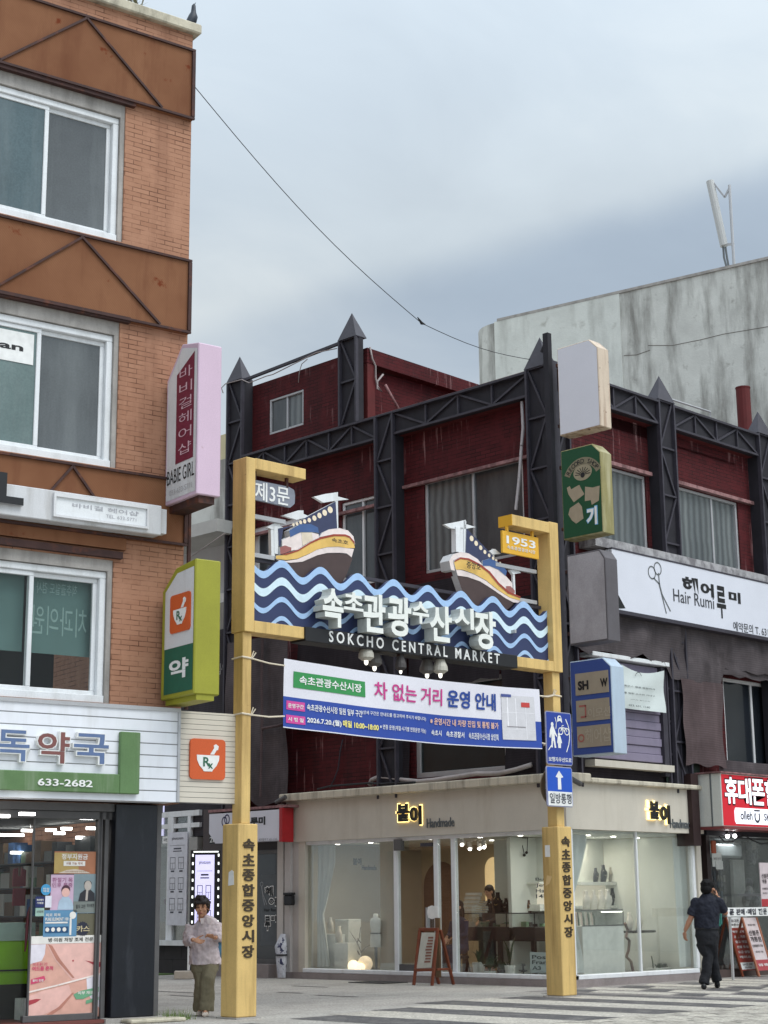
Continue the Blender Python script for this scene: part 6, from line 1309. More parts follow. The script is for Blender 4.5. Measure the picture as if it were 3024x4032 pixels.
# room
iw = mat('white_interior_wall', S(206, 210, 204), .8, .03, 2); bg_ = mat('beige_interior_wall', S(178, 170, 152), .85, .05, 1.5)
X1, Y1 = 4.0, 7.35
MB(FB).box(-Y1, -.31, X1, X1+.1, .1, ZF).build('back_wall', mat('warm_back_wall', S(190, 172, 140), .85, .05), js)
MB(FB).box(-Y1-.1, -Y1, .3, X1, .1, ZF).build('end_wall', bg_, js)
MB(FB).box(-Y1, -.02, .21, X1, .05, .12).build('shop_floor', mat('dull_floor', S(100, 92, 84), .5, .06), js)
MB(FB).box(-Y1, -.3, .3, X1, ZF-.03, ZF-.002).build('ceiling', iw, js)
MB(FA).box(SR-.05, SR, .3, 2.3, .1, ZF-.04).build('side_wall', iw, js)
pt = 2.3
MB(FA).box(1.15, SR-.06, pt, pt+.08, .121, ZF-.04).build('partition_wall', iw, js)
ax0, ax1, az = FB.P(22, 632, 600, -X1)[0], FB.P(22, 900, 600, -X1)[0], FB.P(22, 765, 220, -X1)[1]
def archpoly(a, c, z0, z1, n=12):
    r = (c-a)/2; return [(a, z0), (c, z0)]+[((a+c)/2+r*math.cos(math.pi*i/n), z1-r+r*math.sin(math.pi*i/n)) for i in range(n+1)]
MB(FB).prism(archpoly(ax0, ax1, .125, az), X1-.03, X1-.002).build('arched_door', mat('brown_arch_door', S(112, 78, 54), .5, .15, 5, S(70, 48, 34), .5, (8, 8, .3)), js)
n0, n1, nz = FB.P(22, 1098, 300, -X1)[0], FB.P(22, 1235, 300, -X1)[0], FB.P(22, 1165, 185, -X1)[1]
MB(FB).prism(archpoly(n0, n1, .9, nz), X1-.03, X1-.002).build('lit_niche', glow('warm_niche', (1, .72, .36, 1), .55, S(220, 190, 140)), js)
pn0 = FB.P(22, 1165, 300, -1.9)[0]; MB(FB).box(pn0, pn0+1.6, 1.9, 1.96, .121, ZF-.04).build('panel_wall', iw, js)
st0, st1 = FB.P(22, 284, 600, -.5)[0], FB.P(22, 372, 600, -.5)[0]; MB(FB).box(st0, st0+.42, .5, .58, .121, ZF-.04).build('display_screen', iw, js)
# lit shop name on the fascia, twice
def shop_name(fr, k, ra, rb_, label):
    t = thing('shop_lettering', label, 'sign', fr.W(fr.P(k, ra[0], ra[1])[0], -.06, 3.0))
    r1 = fr.rect(k, *ra[:4], .06); r2 = fr.rect(k, *ra[4:], .06)
    for ch, r in (('붙', r1), ('이', r2)):
        MB(fr).text(ch, (r[0]-.07, r[1]-.02, r[2]-.01, r[3]+.02), -.03, .025, .025).build('halo_light', glow('letter_halo', (1, .78, .3, 1), 2.2), t)
        MB(fr).text(ch, r, -.08, .04, .035).build('black_letter', M['black'], t)
    q = fr.rect(k, *rb_, .02); MB(fr).text('Handmade', (q[0], q[1], (q[2]+q[3])/2-.085, (q[2]+q[3])/2+.085), -.02, .018, .0).build('small_lettering', GR, t)
shop_name(FB, 9, (1000, 252, 1072, 352, 1078, 262, 1145, 372), (1175, 340, 1338, 380), 'black backlit shop name over the window on the lane side')
shop_name(FA, 10, (970, 228, 1026, 334, 1032, 250, 1090, 362), (1092, 342, 1222, 378), 'black backlit shop name at the right end of the street side fascia')
# downlights
dl = glow('downlight', (1, .95, .86, 1), 14); 
def at_height(k, x, y, z): d = view_dir(k, x, y); return CAM+d*((z-CAM_H)/d.z)
for k, x, y in ((25, 655, 18), (25, 860, 28), (25, 1055, 40), (22, 1055, 32), (22, 1145, 55), (22, 1365, 18), (22, 665, 48), (26, 597, 125), (26, 972, 107)):
    p = at_height(k, x, y, ZF-.036); l_ = p-FB.o; u, d = l_.dot(FB.u), -l_.dot(FB.n)
    d = min(max(d, .35), X1-.2)
    tag(MB(FB).lathe((u, d, ZF-.045), [(.045, 0), (.05, .004)], 0, 12).build('downlight', dl), 'small round lit downlight in the jewellery shop ceiling', 'ceiling light', 'downlights in the jewellery shop')
for u, d, w_ in ((-5.5, .8, 22), (-3.6, 2.4, 24), (-1.4, .7, 6), (-2.2, 3.0, 24)): lamp_area('shop_light', FB.W(u, d, ZF-.06), .5, w_, (1, .9, .74))
lamp_area('shop_light', FA.W(2.4, 1.1, ZF-.06), .5, 20); lamp_area('shop_light', FA.W(1.2, 1.0, ZF-.06), .4, 9)
# track spots
for i, (x, y) in enumerate(((925, 85), (985, 120), (1058, 115), (1095, 105))):
    p = at_height(22, x, y-45, ZF-.05); l_ = p-FB.o; u, d = l_.dot(FB.u), min(-l_.dot(FB.n), X1-.3); q = FB.P(22, x, y, -d)
    s = thing('track_spot', 'white track spot lamp on the jewellery shop ceiling, %s' % ('leftmost of four', 'second from left', 'third from left', 'rightmost of four')[i], 'spotlight', FB.W(u, d, ZF-.04), 'track spots in the jewellery shop')
    MB(FB).tube([(q[0]-.05, d, q[1]+.13), (q[0], d-.03, q[1])], .045, 0, 10).build('head', M['white'], s); MB(FB).tube([(q[0]-.05, d, q[1]+.13), (q[0]-.05, d, ZF-.031)], .012, 0, 6).build('stem', M['white'], s)
    MB(FB).ell((q[0], d-.035, q[1]-.01), .034, 0, 10).build('lens', dl, s)
# curtains
def curtain(fr, name, label, u0, u1, d, tie=None, side=1, z0=.22, z1=ZF-.08, n=26, m=None):
    b = MB(fr); g = []; nz_ = 14
    for i in range(n+1):
        f = i/n; col = []
        for j in range(nz_+1):
            z = z0+(z1-z0)*j/nz_; k = 1.0
            if tie: k = .35+.65*min(1, abs(z-tie)/1.0)**.8 if z > tie else .35+.35*min(1, (tie-z)/1.0)
            u = u0+(u1-u0)*f*k if side > 0 else u1-(u1-u0)*(1-f)*k
            col.append(b._v((u, d+.035*math.sin(f*n*.9+z*.4), z)))
        g.append(col)
    for i in range(n):
        for j in range(nz_): b._f([g[i][j], g[i+1][j], g[i+1][j+1], g[i][j+1]])
    return tag(b.build(name, m or mat('sheer_curtain', S(206, 210, 206), .9, .03), smooth=True), label, 'curtain')
curtain(FB, 'curtain', 'sheer white curtain tied back at the left end of the lane side shop window', gL+.05, gL+.62, .3, 1.25)
curtain(FA, 'curtain', 'white curtain gathered beside the corner in the street side shop window', .1, FA.P(25, 632, 200, -.3)[0], .28, 1.45)
curtain(FA, 'curtain', 'long white curtain hanging at the right end of the street side shop window', FA.P(25, 1370, 400, -.3)[0], FA.P(25, 1555, 400, -.3)[0], .3)
curtain(FB, 'curtain', 'grey white curtain strip at the corner end of the lane side window', -.6, -.08, .26)
# ---- window display on the lane side
wbx = plain('white_display_box', S(214, 216, 210), .6)
for lab, x0, y0, x1, y1, d0, d1 in (('tall white display plinth behind the two necklace busts', 570, 972, 724, 1540, .75, 1.1), ('low white display plinth at the left of the lane side window', 378, 1138, 570, 1540, .45, .74), ('front white display plinth under the front necklace bust', 560, 1238, 716, 1540, .35, .7)):
    r = FB.rect(26, x0, y0, x1, y1, -d0); solid(FB, 'display_plinth', lab, 'display stand', wbx, lambda b, r=r: b.box(r[0], r[1], d0, d1, .122, r[3]), bevel=.006)
def bust(fr, u, d, z, h, m, label, group='necklace busts in the jewellery shop', mn=None):
    t = thing('necklace_bust', label, 'display bust', fr.W(u, d, z), group); s = h/.34
    b = MB(fr); X, Y_ = (1, 0, 0), (0, 1, 0)
    b.loft([((u, d+.03*s, z), .075*s, .035*s, X, Y_), ((u, d+.02*s, z+.06*s), .085*s, .04*s, X, Y_), ((u, d, z+.15*s), .1*s, .045*s, X, Y_), ((u, d, z+.21*s), .088*s, .045*s, X, Y_), ((u, d+.01*s, z+.255*s), .045*s, .038*s, X, Y_), ((u, d+.015*s, z+.31*s), .036*s, .034*s, X, Y_), ((u, d+.012*s, z+.34*s), .038*s, .034*s, X, Y_)], n=12)
    b.build('bust', m, t, smooth=True)
    b = MB(fr); b.tube([(u+.05*s*math.sin(a), d-.05*s*(1-.4*abs(math.sin(a))), z+.2*s-.075*s*math.cos(a)) for a in [-2.1+.35*i for i in range(13)]], .005*s, 0, 5); b.build('necklace', mn or mat('silver_chain', S(200, 196, 180), .3, .05, metal=.8), t); return t
wm = plain('ivory_bust', S(216, 208, 194), .6); bkm = plain('black_velvet_bust', S(17, 17, 20), .9, 0, .1); gdm = mat('gold_chain', S(206, 166, 80), .3, .05, metal=.8)
for x, yt, yb, d, lab in ((516, 950, 1112, .55, 'ivory necklace bust on the low white plinth in the lane side window'), (610, 1048, 1238, .48, 'ivory necklace bust with pendant, in front of the tall white plinth')):
    u, z0 = FB.P(26, x, yb, -d); z1 = FB.P(26, x, yt, -d)[1]; bust(FB, u, d, z0, z1-z0, wm, lab)
d = .42; u, z0 = FB.P(26, 1030, 1284, -d); MB
mq = thing('mannequin', 'white half mannequin with a thin dark belt in the lane side window', 'mannequin', FB.W(u, d, z0)); z1 = FB.P(26, 1030, 950, -d)[1]; h = z1-z0
MB(FB).loft([((u, d, z0), .13, .1, (1, 0, 0), (0, 1, 0)), ((u, d, z0+h*.3), .125, .09, (1, 0, 0), (0, 1, 0)), ((u, d, z0+h*.5), .1, .075, (1, 0, 0), (0, 1, 0)), ((u, d, z0+h*.78), .14, .085, (1, 0, 0), (0, 1, 0)), ((u, d, z0+h*.95), .12, .07, (1, 0, 0), (0, 1, 0)), ((u, d, z0+h), .05, .045, (1, 0, 0), (0, 1, 0)), ((u, d, z0+h+.07), .045, .04, (1, 0, 0), (0, 1, 0))], n=16).build('torso', wbx, mq, smooth=True)
MB(FB).lathe((u, d, z0+h*.44), [(.118, 0), (.118, .025)], 0, 16, .78).build('belt', M['black'], mq); MB(FB).tube([(u, d, .13), (u, d, z0)], .03, 0, 8).lathe((u, d, .122), [(.13, 0), (.13, .02), (.03, .03)], 0, 14).build('stand', M['darkalu'], mq)
gb = glow('globe_glow', (1, .82, .55, 1), 1.6)
for x, y, r, d, lab in ((775, 1478, 58, .35, 'bright round globe lamp, left one on the window floor'), (858, 1488, 46, .3, 'small bright globe lamp in front of two bigger ones'), (908, 1455, 78, .55, 'big dim globe lamp behind two brighter ones')):
    u, z = FB.P(26, x, y, -d); rr_ = FB.P(26, x+r, y, -d)[0]-u; t = thing('globe_lamp', lab, 'lamp', FB.W(u, d, .122)); k = rr_*.78
    MB(FB).ell((u, d, .14+k), k, 0, 20).build('globe', gb if r < 70 else glow('globe_dim', (1, .8, .55, 1), .5), t, smooth=True); MB(FB).lathe((u, d, .122), [(k*.5, 0), (k*.4, .03)], 0, 12).build('base', M['black'], t)
vz = thing('branch_vase', 'dark bowl with bare twisting branches in the lane side window', 'vase', FB.W(-5.2, .6, .122)); d = .6
u, z = FB.P(26, 800, 1440, -d); MB(FB).lathe((u, d, .122), [(.1, 0), (.17, .06), (.18, .14), (.12, .2), (.08, .21)], 0, 16).build('bowl', M['black'], vz, smooth=True)
b = MB(FB); p_ = lambda x, y, dd=0: (FB.P(26, x, y, -d)[0], d+dd, FB.P(26, x, y, -d)[1])
for pts in ([(845, 1370), (800, 1300), (770, 1260)], [(865, 1350), (815, 1240), (760, 1170), (708, 1100)], [(815, 1240), (835, 1180), (842, 1060)], [(825, 1190), (855, 1240)], [(865, 1350), (900, 1295), (985, 1240)]):
    b.tube([p_(x, y, .02*i) for i, (x, y) in enumerate(pts)], [.012-.003*i for i in range(len(pts))], 0, 5)
b.build('branches', pl((70, 58, 48)), vz)
# logo on the end wall
FE = Frame(FB.W(-Y1, 0, 0).x, FB.W(-Y1, 0, 0).y, 0)
q = FE.rect(26, 770, 280, 862, 362); solid(FE, 'wall_lettering', 'small black shop name on the beige end wall inside the lane window', 'sign', M['black'], lambda b: b.text('붙이', (q[0], q[1], q[2], q[3]), -.012, .01, .02).text('Handmade', (q[1]+.02, q[1]+.45, q[2]-.1, q[2]-.0), -.012, .01))
# ---- counter with busts seen through the right hand lane window
cd0 = 1.15; cx0, cx1 = FB.P(22, 890, 720, -cd0)[0], FB.P(22, 1475, 720, -cd0)[0]; ct, ca, cg = FB.P(22, 1150, 722, -cd0)[1], FB.P(22, 1150, 830, -cd0)[1], FB.P(22, 1150, 622, -cd0)[1]
tb = thing('counter_table', 'dark wooden counter table with a low glass showcase on top', 'counter', FB.W((cx0+cx1)/2, cd0, .12))
MB(FB).box(cx0, cx1, cd0, cd0+.6, ca, ct).build('apron', M['darkwood'], tb, bevel=.01)
for u in (cx0+.05, (cx0+cx1)/2, cx1-.13):
    for d in (cd0+.03, cd0+.5): MB(FB).box(u, u+.08, d, d+.07, .121, ca-.001).build('leg', M['darkwood'], tb)
b = MB(FB)
for u in (cx0, (cx0+cx1)/2+.25, cx1-.015): b.box(u, u+.015, cd0, cd0+.015, ct+.001, cg); b.box(u, u+.015, cd0+.585, cd0+.6, ct+.001, cg)
b.box(cx0, cx1, cd0, cd0+.015, cg+.001, cg+.02); b.box(cx0, cx1, cd0+.585, cd0+.6, cg+.001, cg+.02); b.build('showcase_frame', M['steelback'], tb)
MB(FB).box(cx0+.016, cx1-.016, cd0+.004, cd0+.01, ct+.002, cg-.001).box(cx0+.016, cx1-.016, cd0+.016, cd0+.584, cg+.004, cg+.012).build('showcase_glass', G, tb)
random.seed(21); b = MB(FB); 
for i in range(22):
    u = cx0+.06+random.random()*(cx1-cx0-.16); d = cd0+.1+random.random()*.35
    b.box(u, u+.05+random.random()*.08, d, d+.08, ct+.002, ct+.03+random.random()*.07, i % 3)
b.build('trinkets', [plain('cream_trinket', S(200, 190, 170)), plain('green_trinket', S(120, 150, 120)), M['darkwood']], tb)
for i, (x, yt, d) in enumerate(((1120, 508, 1.35), (1185, 455, 1.5), (1250, 500, 1.35), (1308, 498, 1.3), (1350, 458, 1.55))):
    u, z1 = FB.P(22, x, yt, -d); bust(FB, u, d, cg+.02, max(.2, z1-cg-.02), bkm, 'black velvet necklace bust on the dark counter, %s from the left' % ('first', 'second', 'third', 'fourth', 'fifth')[i], mn=gdm if i % 2 else None)
for i, (x, yt) in enumerate(((1085, 520), (1150, 500), (1215, 515), (1280, 480), (1395, 500), (1425, 515))):
    u, z1 = FB.P(22, x, yt, -1.62); bust(FB, u, 1.62, cg+.02, max(.2, z1-cg-.02), bkm if i % 2 == 0 else pl((92, 70, 58)), '%s velvet bust in the back row on the dark counter, %s from the left' % (('black', 'brown')[i % 2], ('first', 'second', 'third', 'fourth', 'fifth', 'last')[i]), mn=gdm)
for lab, x0, y0, x1, y1, d in (('tall white tiered ring tray standing at the left of the dark counter', 910, 458, 1028, 612, 1.4), ('low white tiered ring tray between the tall tray and the black busts', 1010, 526, 1098, 612, 1.25)):
    r = FB.rect(22, x0, y0, x1, y1, -d); t = thing('ring_tray', lab, 'display stand', FB.W(r[0], d, cg+.02)); b = MB(FB); n = 5
    for i in range(n): z = cg+.022+(r[3]-cg-.02)*i/n; b.box(r[0], r[1], d+.03*i, d+.03*i+.05, z, cg+.02+(r[3]-cg-.02)*(i+1)/n-.004)
    b.build('steps', wbx, t)
    b = MB(FB)
    for i in range(n):
        for j in range(9): b.ell((r[0]+.03+(r[1]-r[0]-.06)*j/8, d+.03*i-.006, cg+.04+(r[3]-cg-.02)*i/n), .009, 0, 6)
    b.build('rings', gdm, t)
# wall shelf with busts on the panel wall
sh0, sh1 = FB.P(22, 1276, 400, -1.6)[0], FB.P(22, 1276, 400, -1.6)[0]+.75; za, zb_, zc_ = FB.P(22, 1350, 380, -1.6)[1], FB.P(22, 1350, 550, -1.6)[1], FB.P(22, 1350, 600, -1.6)[1]
ws = thing('wall_shelf', 'white lit wall shelf behind the dark counter', 'shelf', FB.W(sh0, 1.6, zc_)); MB(FB).box(sh0, sh1, 1.6, 1.899, za-.03, za).box(sh0, sh1, 1.6, 1.899, zc_, zb_).box(sh0, sh0+.03, 1.6, 1.899, zb_+.001, za-.031).build('boards', wbx, ws)
MB(FB).box(sh0+.04, sh1, 1.88, 1.898, zb_+.002, za-.032).build('lit_back', glow('shelf_glow', (1, .9, .75, 1), .35, S(220, 214, 200)), ws)
for x, yt, lab in ((1325, 252, 'tall black bust on top of the white wall shelf'), (1400, 285, 'slim black hand shaped bust on top of the white wall shelf')):
    u, z1 = FB.P(22, x, yt, -1.7); bust(FB, u, 1.72, za, z1-za, bkm, lab)
for x, yt, lab in ((1345, 460, 'black bust inside the white wall shelf, left'), (1408, 482, 'black bust inside the white wall shelf, right')):
    u, z1 = FB.P(22, x, yt, -1.7); bust(FB, u, 1.72, zb_, min(z1, za-.05)-zb_, bkm, lab, mn=gdm)
mo = thing('hanging_mobile', 'black wire mobile hanging near the ceiling over the wall shelf', 'mobile', FB.W(sh0+.2, 1.5, 2.3)); d = 1.5; pm = lambda x, y: (FB.P(22, x, y, -d)[0], d, FB.P(22, x, y, -d)[1])
b = MB(FB); b.tube([pm(1285, 38), pm(1425, 38)], .008, 0, 5)
for pts in ([(1285, 38), (1292, 155)], [(1330, 75), (1348, 150), (1345, 215)], [(1380, 95), (1395, 165)], [(1420, 38), (1415, 150)], [(1355, 38), (1362, 80)]): b.tube([pm(*p) for p in pts], .008, 0, 5)
for x, y in ((1295, 165), (1318, 162), (1348, 150), (1395, 170), (1412, 150)): c = pm(x, y); b.ell(c, .03, 0, 8)
c = pm(1362, 85); b.ell(c, (.04, .04, .06), 0, 8); c = pm(1343, 220); b.ell(c, (.03, .03, .06), 0, 8); b.build('wires', M['black'], mo)
# plants on the window floor
leafm = mat('dark_green_leaf', S(52, 70, 44), .6, .3, 8)
def plant(fr, k, x, yb, pw_, ph, d, lh, nl, label, spread=.5, wd=.02, pot_m=None, blob=False):
    u, _ = fr.P(k, x, yb, -d); t = thing('potted_plant', label, 'plant', fr.W(u, d, .122))
    MB(fr).lathe((u, d, .122), [(pw_*.38, 0), (pw_*.5, ph), (pw_*.45, ph), (pw_*.43, ph-.02)], 0, 16).build('pot', pot_m or wbx, t, smooth=False)
    b = MB(fr); rnd = random.Random(x)
    for i in range(nl):
        a = rnd.random()*6.28; s = spread*(.3+.7*rnd.random()); h = lh*(.5+.5*rnd.random()); z0 = .122+ph-.01
        p0 = Vector((u, d, z0)); p1 = p0+Vector((math.cos(a)*s*h*.4, math.sin(a)*s*h*.4, h*.6)); p2 = p0+Vector((math.cos(a)*s*h, math.sin(a)*s*h, h*(1-.3*s))); sd = Vector((-math.sin(a), math.cos(a), 0))*wd
        b._f([b._v(p0-sd*.5), b._v(p0+sd*.5), b._v(p1+sd), b._v(p1-sd)]); b._f([b._v(p1-sd), b._v(p1+sd), b._v(p2)])
        if blob:
            for j in range(5): q_ = p0.lerp(p2, .4+.12*j)+Vector((rnd.gauss(0, .03), rnd.gauss(0, .03), rnd.gauss(0, .02))); b._f([b._v(q_), b._v(q_+Vector((.03, .01, .015))), b._v(q_+Vector((.015, -.02, .035)))])
    b.build('leaves', leafm, t)
plant(FB, 22, 1045, 1075, .24, .24, .6, .32, 16, 'spiky plant in a tall white pot behind the wooden easel board', .7)
plant(FB, 22, 1130, 1090, .24, .1, .35, .38, 34, 'bushy dark plant in a low white pot in the lane side window', .8, .02, None, True)
plant(FB, 22, 1218, 1075, .16, .12, .5, .2, 22, 'small dark plant in a dark pot in the lane side window', .7, .018, M['black'], True)
plant(FB, 22, 1285, 1070, .2, .2, .55, .62, 14, 'tall sword leaved plant in a white pot near the corner window', .35, .02)
lt_ = thing('lantern', 'small dark lantern stand on the window floor near the corner', 'lantern', FB.W(FB.P(22, 1388, 1090, -.4)[0], .4, .122)); u = FB.P(22, 1388, 1090, -.4)[0]
MB(FB).lathe((u, .4, .122), [(.1, 0), (.1, .02), (.015, .03), (.015, .1), (.08, .11), (.08, .13), (.015, .14), (.015, .2), (.05, .21), (.03, .24)], 0, 12).build('stand', M['black'], lt_)
# lettering on the glass near the corner
gl_ = MB(FB); x0_ = FB.P(22, 1455, 400)[0]
for s, ya, yb in (('Buty', 342, 372), ('Jewel', 388, 420), ('Hands', 430, 458), ('14k 18k', 470, 502)): z1, z0 = FB.P(22, 1490, ya)[1], FB.P(22, 1490, yb)[1]; gl_.text(s, (x0_, x0_+.09*len(s), z0, z1), .094, 0, .015)
tag(gl_.build('window_lettering', pl((84, 92, 92))), 'grey jewellery lettering on the glass beside the right gate pillar', 'lettering')
r = FB.rect(22, 1436, 915, 1568, 1100, -.3); t = thing('frame_poster', 'pale poster about frames leaning inside the glass beside the gate pillar', 'poster', FB.W(r[0], .3, r[2])); MB(FB).box(r[0], r[1]+.05, .3, .31, .21, r[3]).build('sheet', plain('pale_blue_sheet', S(176, 190, 190)), t)
b = MB(FB)
for s, ya, yb in (('Poster', 938, 968), ('Frame', 978, 1008), ('A3', 1022, 1052)): z1, z0 = FB.P(22, 1490, ya, -.3)[1], FB.P(22, 1490, yb, -.3)[1]; b.text(s, (r[0]+.05, r[0]+.05+.1*len(s), z0, z1), .297, 0, .02)
b.build('lettering', pl((62, 76, 80)), t)
# ---- street side window: shelves, glass counter, table, planter
pd = pt-.3
def P25(x, y, d): return FA.P(25, x, y, -d)
s_u0, s_u1 = P25(600, 500, pd)[0], P25(1145, 500, pd)[0]; zA, zB, zC = P25(850, 400, pd)[1], P25(850, 425, pd)[1], P25(850, 592, pd)[1]
sv = thing('display_shelves', 'white two tier lit display shelves full of busts in the street side window', 'shelf', FA.W(s_u0, pd, zC-.06))
MB(FA).box(s_u0, s_u1, pd, pt-.001, zB, zA).box(s_u0, s_u1, pd, pt-.001, zC-.05, zC).build('boards', wbx, sv); MB(FA).box(s_u0, s_u1, pt-.02, pt-.001, zC+.002, zB-.002).build('lit_back', glow('shelf_back_glow', (1, .9, .72, 1), .3, S(210, 206, 190)), sv)
pk_ = plain('pale_pink_bust', S(206, 180, 168)); bl_m = plain('blue_black_bust', S(28, 31, 40))
for x, yt, m, lab in ((712, 285, bl_m, 'first dark bust from the left on the upper shelf of the street window'), (775, 262, bl_m, 'second dark bust from the left on the upper shelf, with a bright clasp'), (838, 280, plain('grey_bust', S(150, 146, 136)), 'grey cream bust right of the two dark ones on the upper shelf'), (1100, 300, bkm, 'dark bust at the right end of the upper shelf behind the mullion')):
    u, z1 = P25(x, yt, pd+.15); bust(FA, u, pd+.13, zA, z1-zA, m, lab)
c = P25(1003, 345, pd+.1); t = thing('ring_stand', 'round pale hoop stand with necklaces on the upper shelf of the street window', 'display stand', FA.W(c[0], pd+.1, zA)); MB(FA).ring(c[0], zA+.17, .17, .11, pd+.1).build('hoop', wm, t); MB(FA).tube([(c[0]-.05, pd+.08, zA+.3), (c[0], pd+.07, zA+.12), (c[0]+.06, pd+.08, zA+.3)], .006, 0, 5).build('necklace', gdm, t)
c = P25(912, 370, pd+.1); t = thing('cactus_pot', 'tiny plant in an ochre pot on the upper shelf between busts and hoop', 'plant', FA.W(c[0], pd+.1, zA)); MB(FA).lathe((c[0], pd+.1, zA), [(.05, 0), (.075, .07), (.06, .08)], 0, 12).build('pot', plain('ochre_pot', S(150, 128, 80)), t)
b = MB(FA)
for i in range(7): a = i*.9; b._f([b._v((c[0], pd+.1, zA+.06)), b._v((c[0]+.02, pd+.1, zA+.07)), b._v((c[0]+.09*math.cos(a), pd+.1+.05*math.sin(a), zA+.17))])
b.build('leaves', leafm, t)
for i, (x, yt, m) in enumerate(((850, 450, bkm), (920, 480, wm), (985, 450, wm), (1050, 478, pk_))):
    u, z1 = P25(x, yt, pd+.12); bust(FA, u, pd+.1, zC, z1-zC, m, ('black bust on the lower lit shelf of the street window', 'round ivory bust right of the black one on the lower lit shelf', 'tall ivory bust in the middle of the lower lit shelf', 'pinkish bust beside the mullion on the lower lit shelf')[i])
cdp = .75; r = FA.rect(25, 608, 760, 962, 1170, -cdp); gz = P25(780, 635, cdp)[1]
ct_ = thing('white_counter', 'white counter block with a glass showcase on top in the street window', 'counter', FA.W(r[0], cdp, .121)); MB(FA).box(r[0], r[1], cdp, cdp+.55, .122, r[3]).build('block', wbx, ct_, bevel=.008)
MB(FA).box(r[0], r[1], cdp, cdp+.006, r[3]+.002, gz).box(r[0], r[1], cdp+.007, cdp+.54, gz+.001, gz+.008).build('showcase_glass', G, ct_)
b = MB(FA); b.box(r[0], r[1], cdp-.004, cdp+.012, gz+.009, gz+.024).box(r[0], r[1], cdp-.006, cdp-.001, r[3]-.01, r[3]+.012).box(r[1]+.001, r[1]+.012, cdp, cdp+.012, r[3], gz); b.build('showcase_trim', M['darkalu'], ct_)
MB(FA).box(P25(775, 640, cdp)[0], P25(940, 640, cdp)[0], cdp+.02, cdp+.04, gz-.03, gz-.012).build('showcase_light', glow('led_strip', (1, .98, .9, 1), 5), ct_)
b = MB(FA); random.seed(8)
for i in range(12): u = r[0]+.04+i*.05; b.loft([((u, cdp+.2, r[3]+.002), .025, .02, (1, 0, 0), (0, 1, 0)), ((u+.01, cdp+.22, r[3]+.1+random.random()*.12), .03, .02, (1, 0, 0), (0, 1, 0)), ((u+.01, cdp+.22, r[3]+.24), .008, .008, (1, 0, 0), (0, 1, 0))], i % 3, 8)
b.build('trinkets', [wm, pk_, leafm], ct_)
for i, x in enumerate((640, 700, 760, 815)):
    u, z1 = P25(x, 470-4*i, cdp+.3); bust(FA, u, cdp+.3, gz+.01, z1-gz-.01, wm if i < 3 else plain('cream_bust', S(200, 196, 186)), 'ivory bust with long chains on the glass showcase, %s from the left' % ('first', 'second', 'third', 'fourth')[i])
tw = thing('twisted_table', 'small table with a twisted brown branch leg beside the white counter', 'table', FA.W(r[1]+.15, 1.0, .121)); d = 1.0
b = MB(FA); b.tube([(P25(x, y, d)[0], d+.02*(i % 2), P25(x, y, d)[1]) for i, (x, y) in enumerate(((955, 735), (985, 790), (965, 850), (1000, 880), (985, 960), (975, 1010), (1005, 1050), (1030, 1130)))], .028, 0, 7); b.build('twisted_leg', pl((92, 60, 44)), tw)
q = FA.rect(25, 975, 798, 1155, 812, -d); MB(FA).box(q[0], q[1], d-.15, d+.2, q[2], q[3]).build('table_top', M['darkwood'], tw)
for i, x in enumerate((995, 1072)): c = P25(x, 700, 1.05); bust(FA, c[0], 1.05, q[3], P25(x, 650, 1.05)[1]-q[3], wm, ('left', 'right')[i]+' ivory bust on the table with the twisted leg')
q = FA.rect(25, 1212, 1105, 1335, 1168, -.7); t = thing('planter_box', 'low white planter box with a small dark plant in the street window', 'planter', FA.W(q[0], .7, .121)); MB(FA).box(q[0], q[1], .7, .95, .121, q[3]).build('box', wbx, t, bevel=.005)
b = MB(FA); rnd = random.Random(4)
for i in range(60): u = q[0]+.12+rnd.random()*(q[1]-q[0]-.14); b._f([b._v((u, .8, q[3])), b._v((u+.02, .8+rnd.gauss(0, .03), q[3]+.01)), b._v((u+rnd.gauss(0, .03), .8+rnd.gauss(0, .03), q[3]+.04+rnd.random()*.07))])
b.tube([(q[0]+.04, .8, q[3]), (q[0]+.03, .8, q[3]+.12), (q[0]+.0, .8, q[3]+.22)], .012, 0, 6); b.build('plant', leafm, t)
# ---- things on and in front of the shop
u, z0 = FB.P(26, 50, 815, .1); z1 = FB.P(26, 50, 670, .1)[1]; u0, u1 = FB.P(26, 5, 740, .1)[0], FB.P(26, 95, 740, .1)[0]
t = thing('wall_box', 'black mail box on the white pier left of the jewellery window', 'mail box', FB.W(u, -.08, z0)); MB(FB).box(u0, u1, -.14, -.031, z0, z1-.05).build('body', M['black'], t, bevel=.02); MB(FB).box(u0-.01, u1+.01, -.15, -.031, z1-.049, z1).build('lid', M['black'], t, bevel=.01)
wp = mat('dirty_white_pipe', S(176, 168, 166), .6, .1, 4, S(110, 104, 100), .5)
tag(MB(FB).tube([(FB.P(20, x, y, -.1)[0], .1, FB.P(20, x, y, -.1)[1]+.02) for x, y in ((340, 905), (355, 870), (390, 856), (450, 858), (560, 872), (660, 882), (760, 872), (900, 852), (1040, 830), (1180, 830), (1290, 806), (1400, 772))], .045, 0, 8).build('cornice_pipe', wp, smooth=True), 'fat dirty white pipe lying along the top of the shop cornice', 'pipe')
wire(FB, 'cornice_wire', 'dark cables lying along the cornice left of the white pipe', [(FB.P(20, x, y, 0)[0], .0, FB.P(20, x, y, 0)[1]+.03) for x, y in ((0, 935), (80, 915), (200, 905), (340, 895), (420, 900), (640, 890))], .02, M['black'])
wire(FB, 'hanging_cable', 'thin cable hanging down the red wall to the cornice below the banner', [(FB.P(20, x, y, -.25)[0], .25, FB.P(20, x, y, -.25)[1]) for x, y in ((165, 600), (148, 680), (135, 790), (110, 860), (80, 915))], .014, M['steel'])
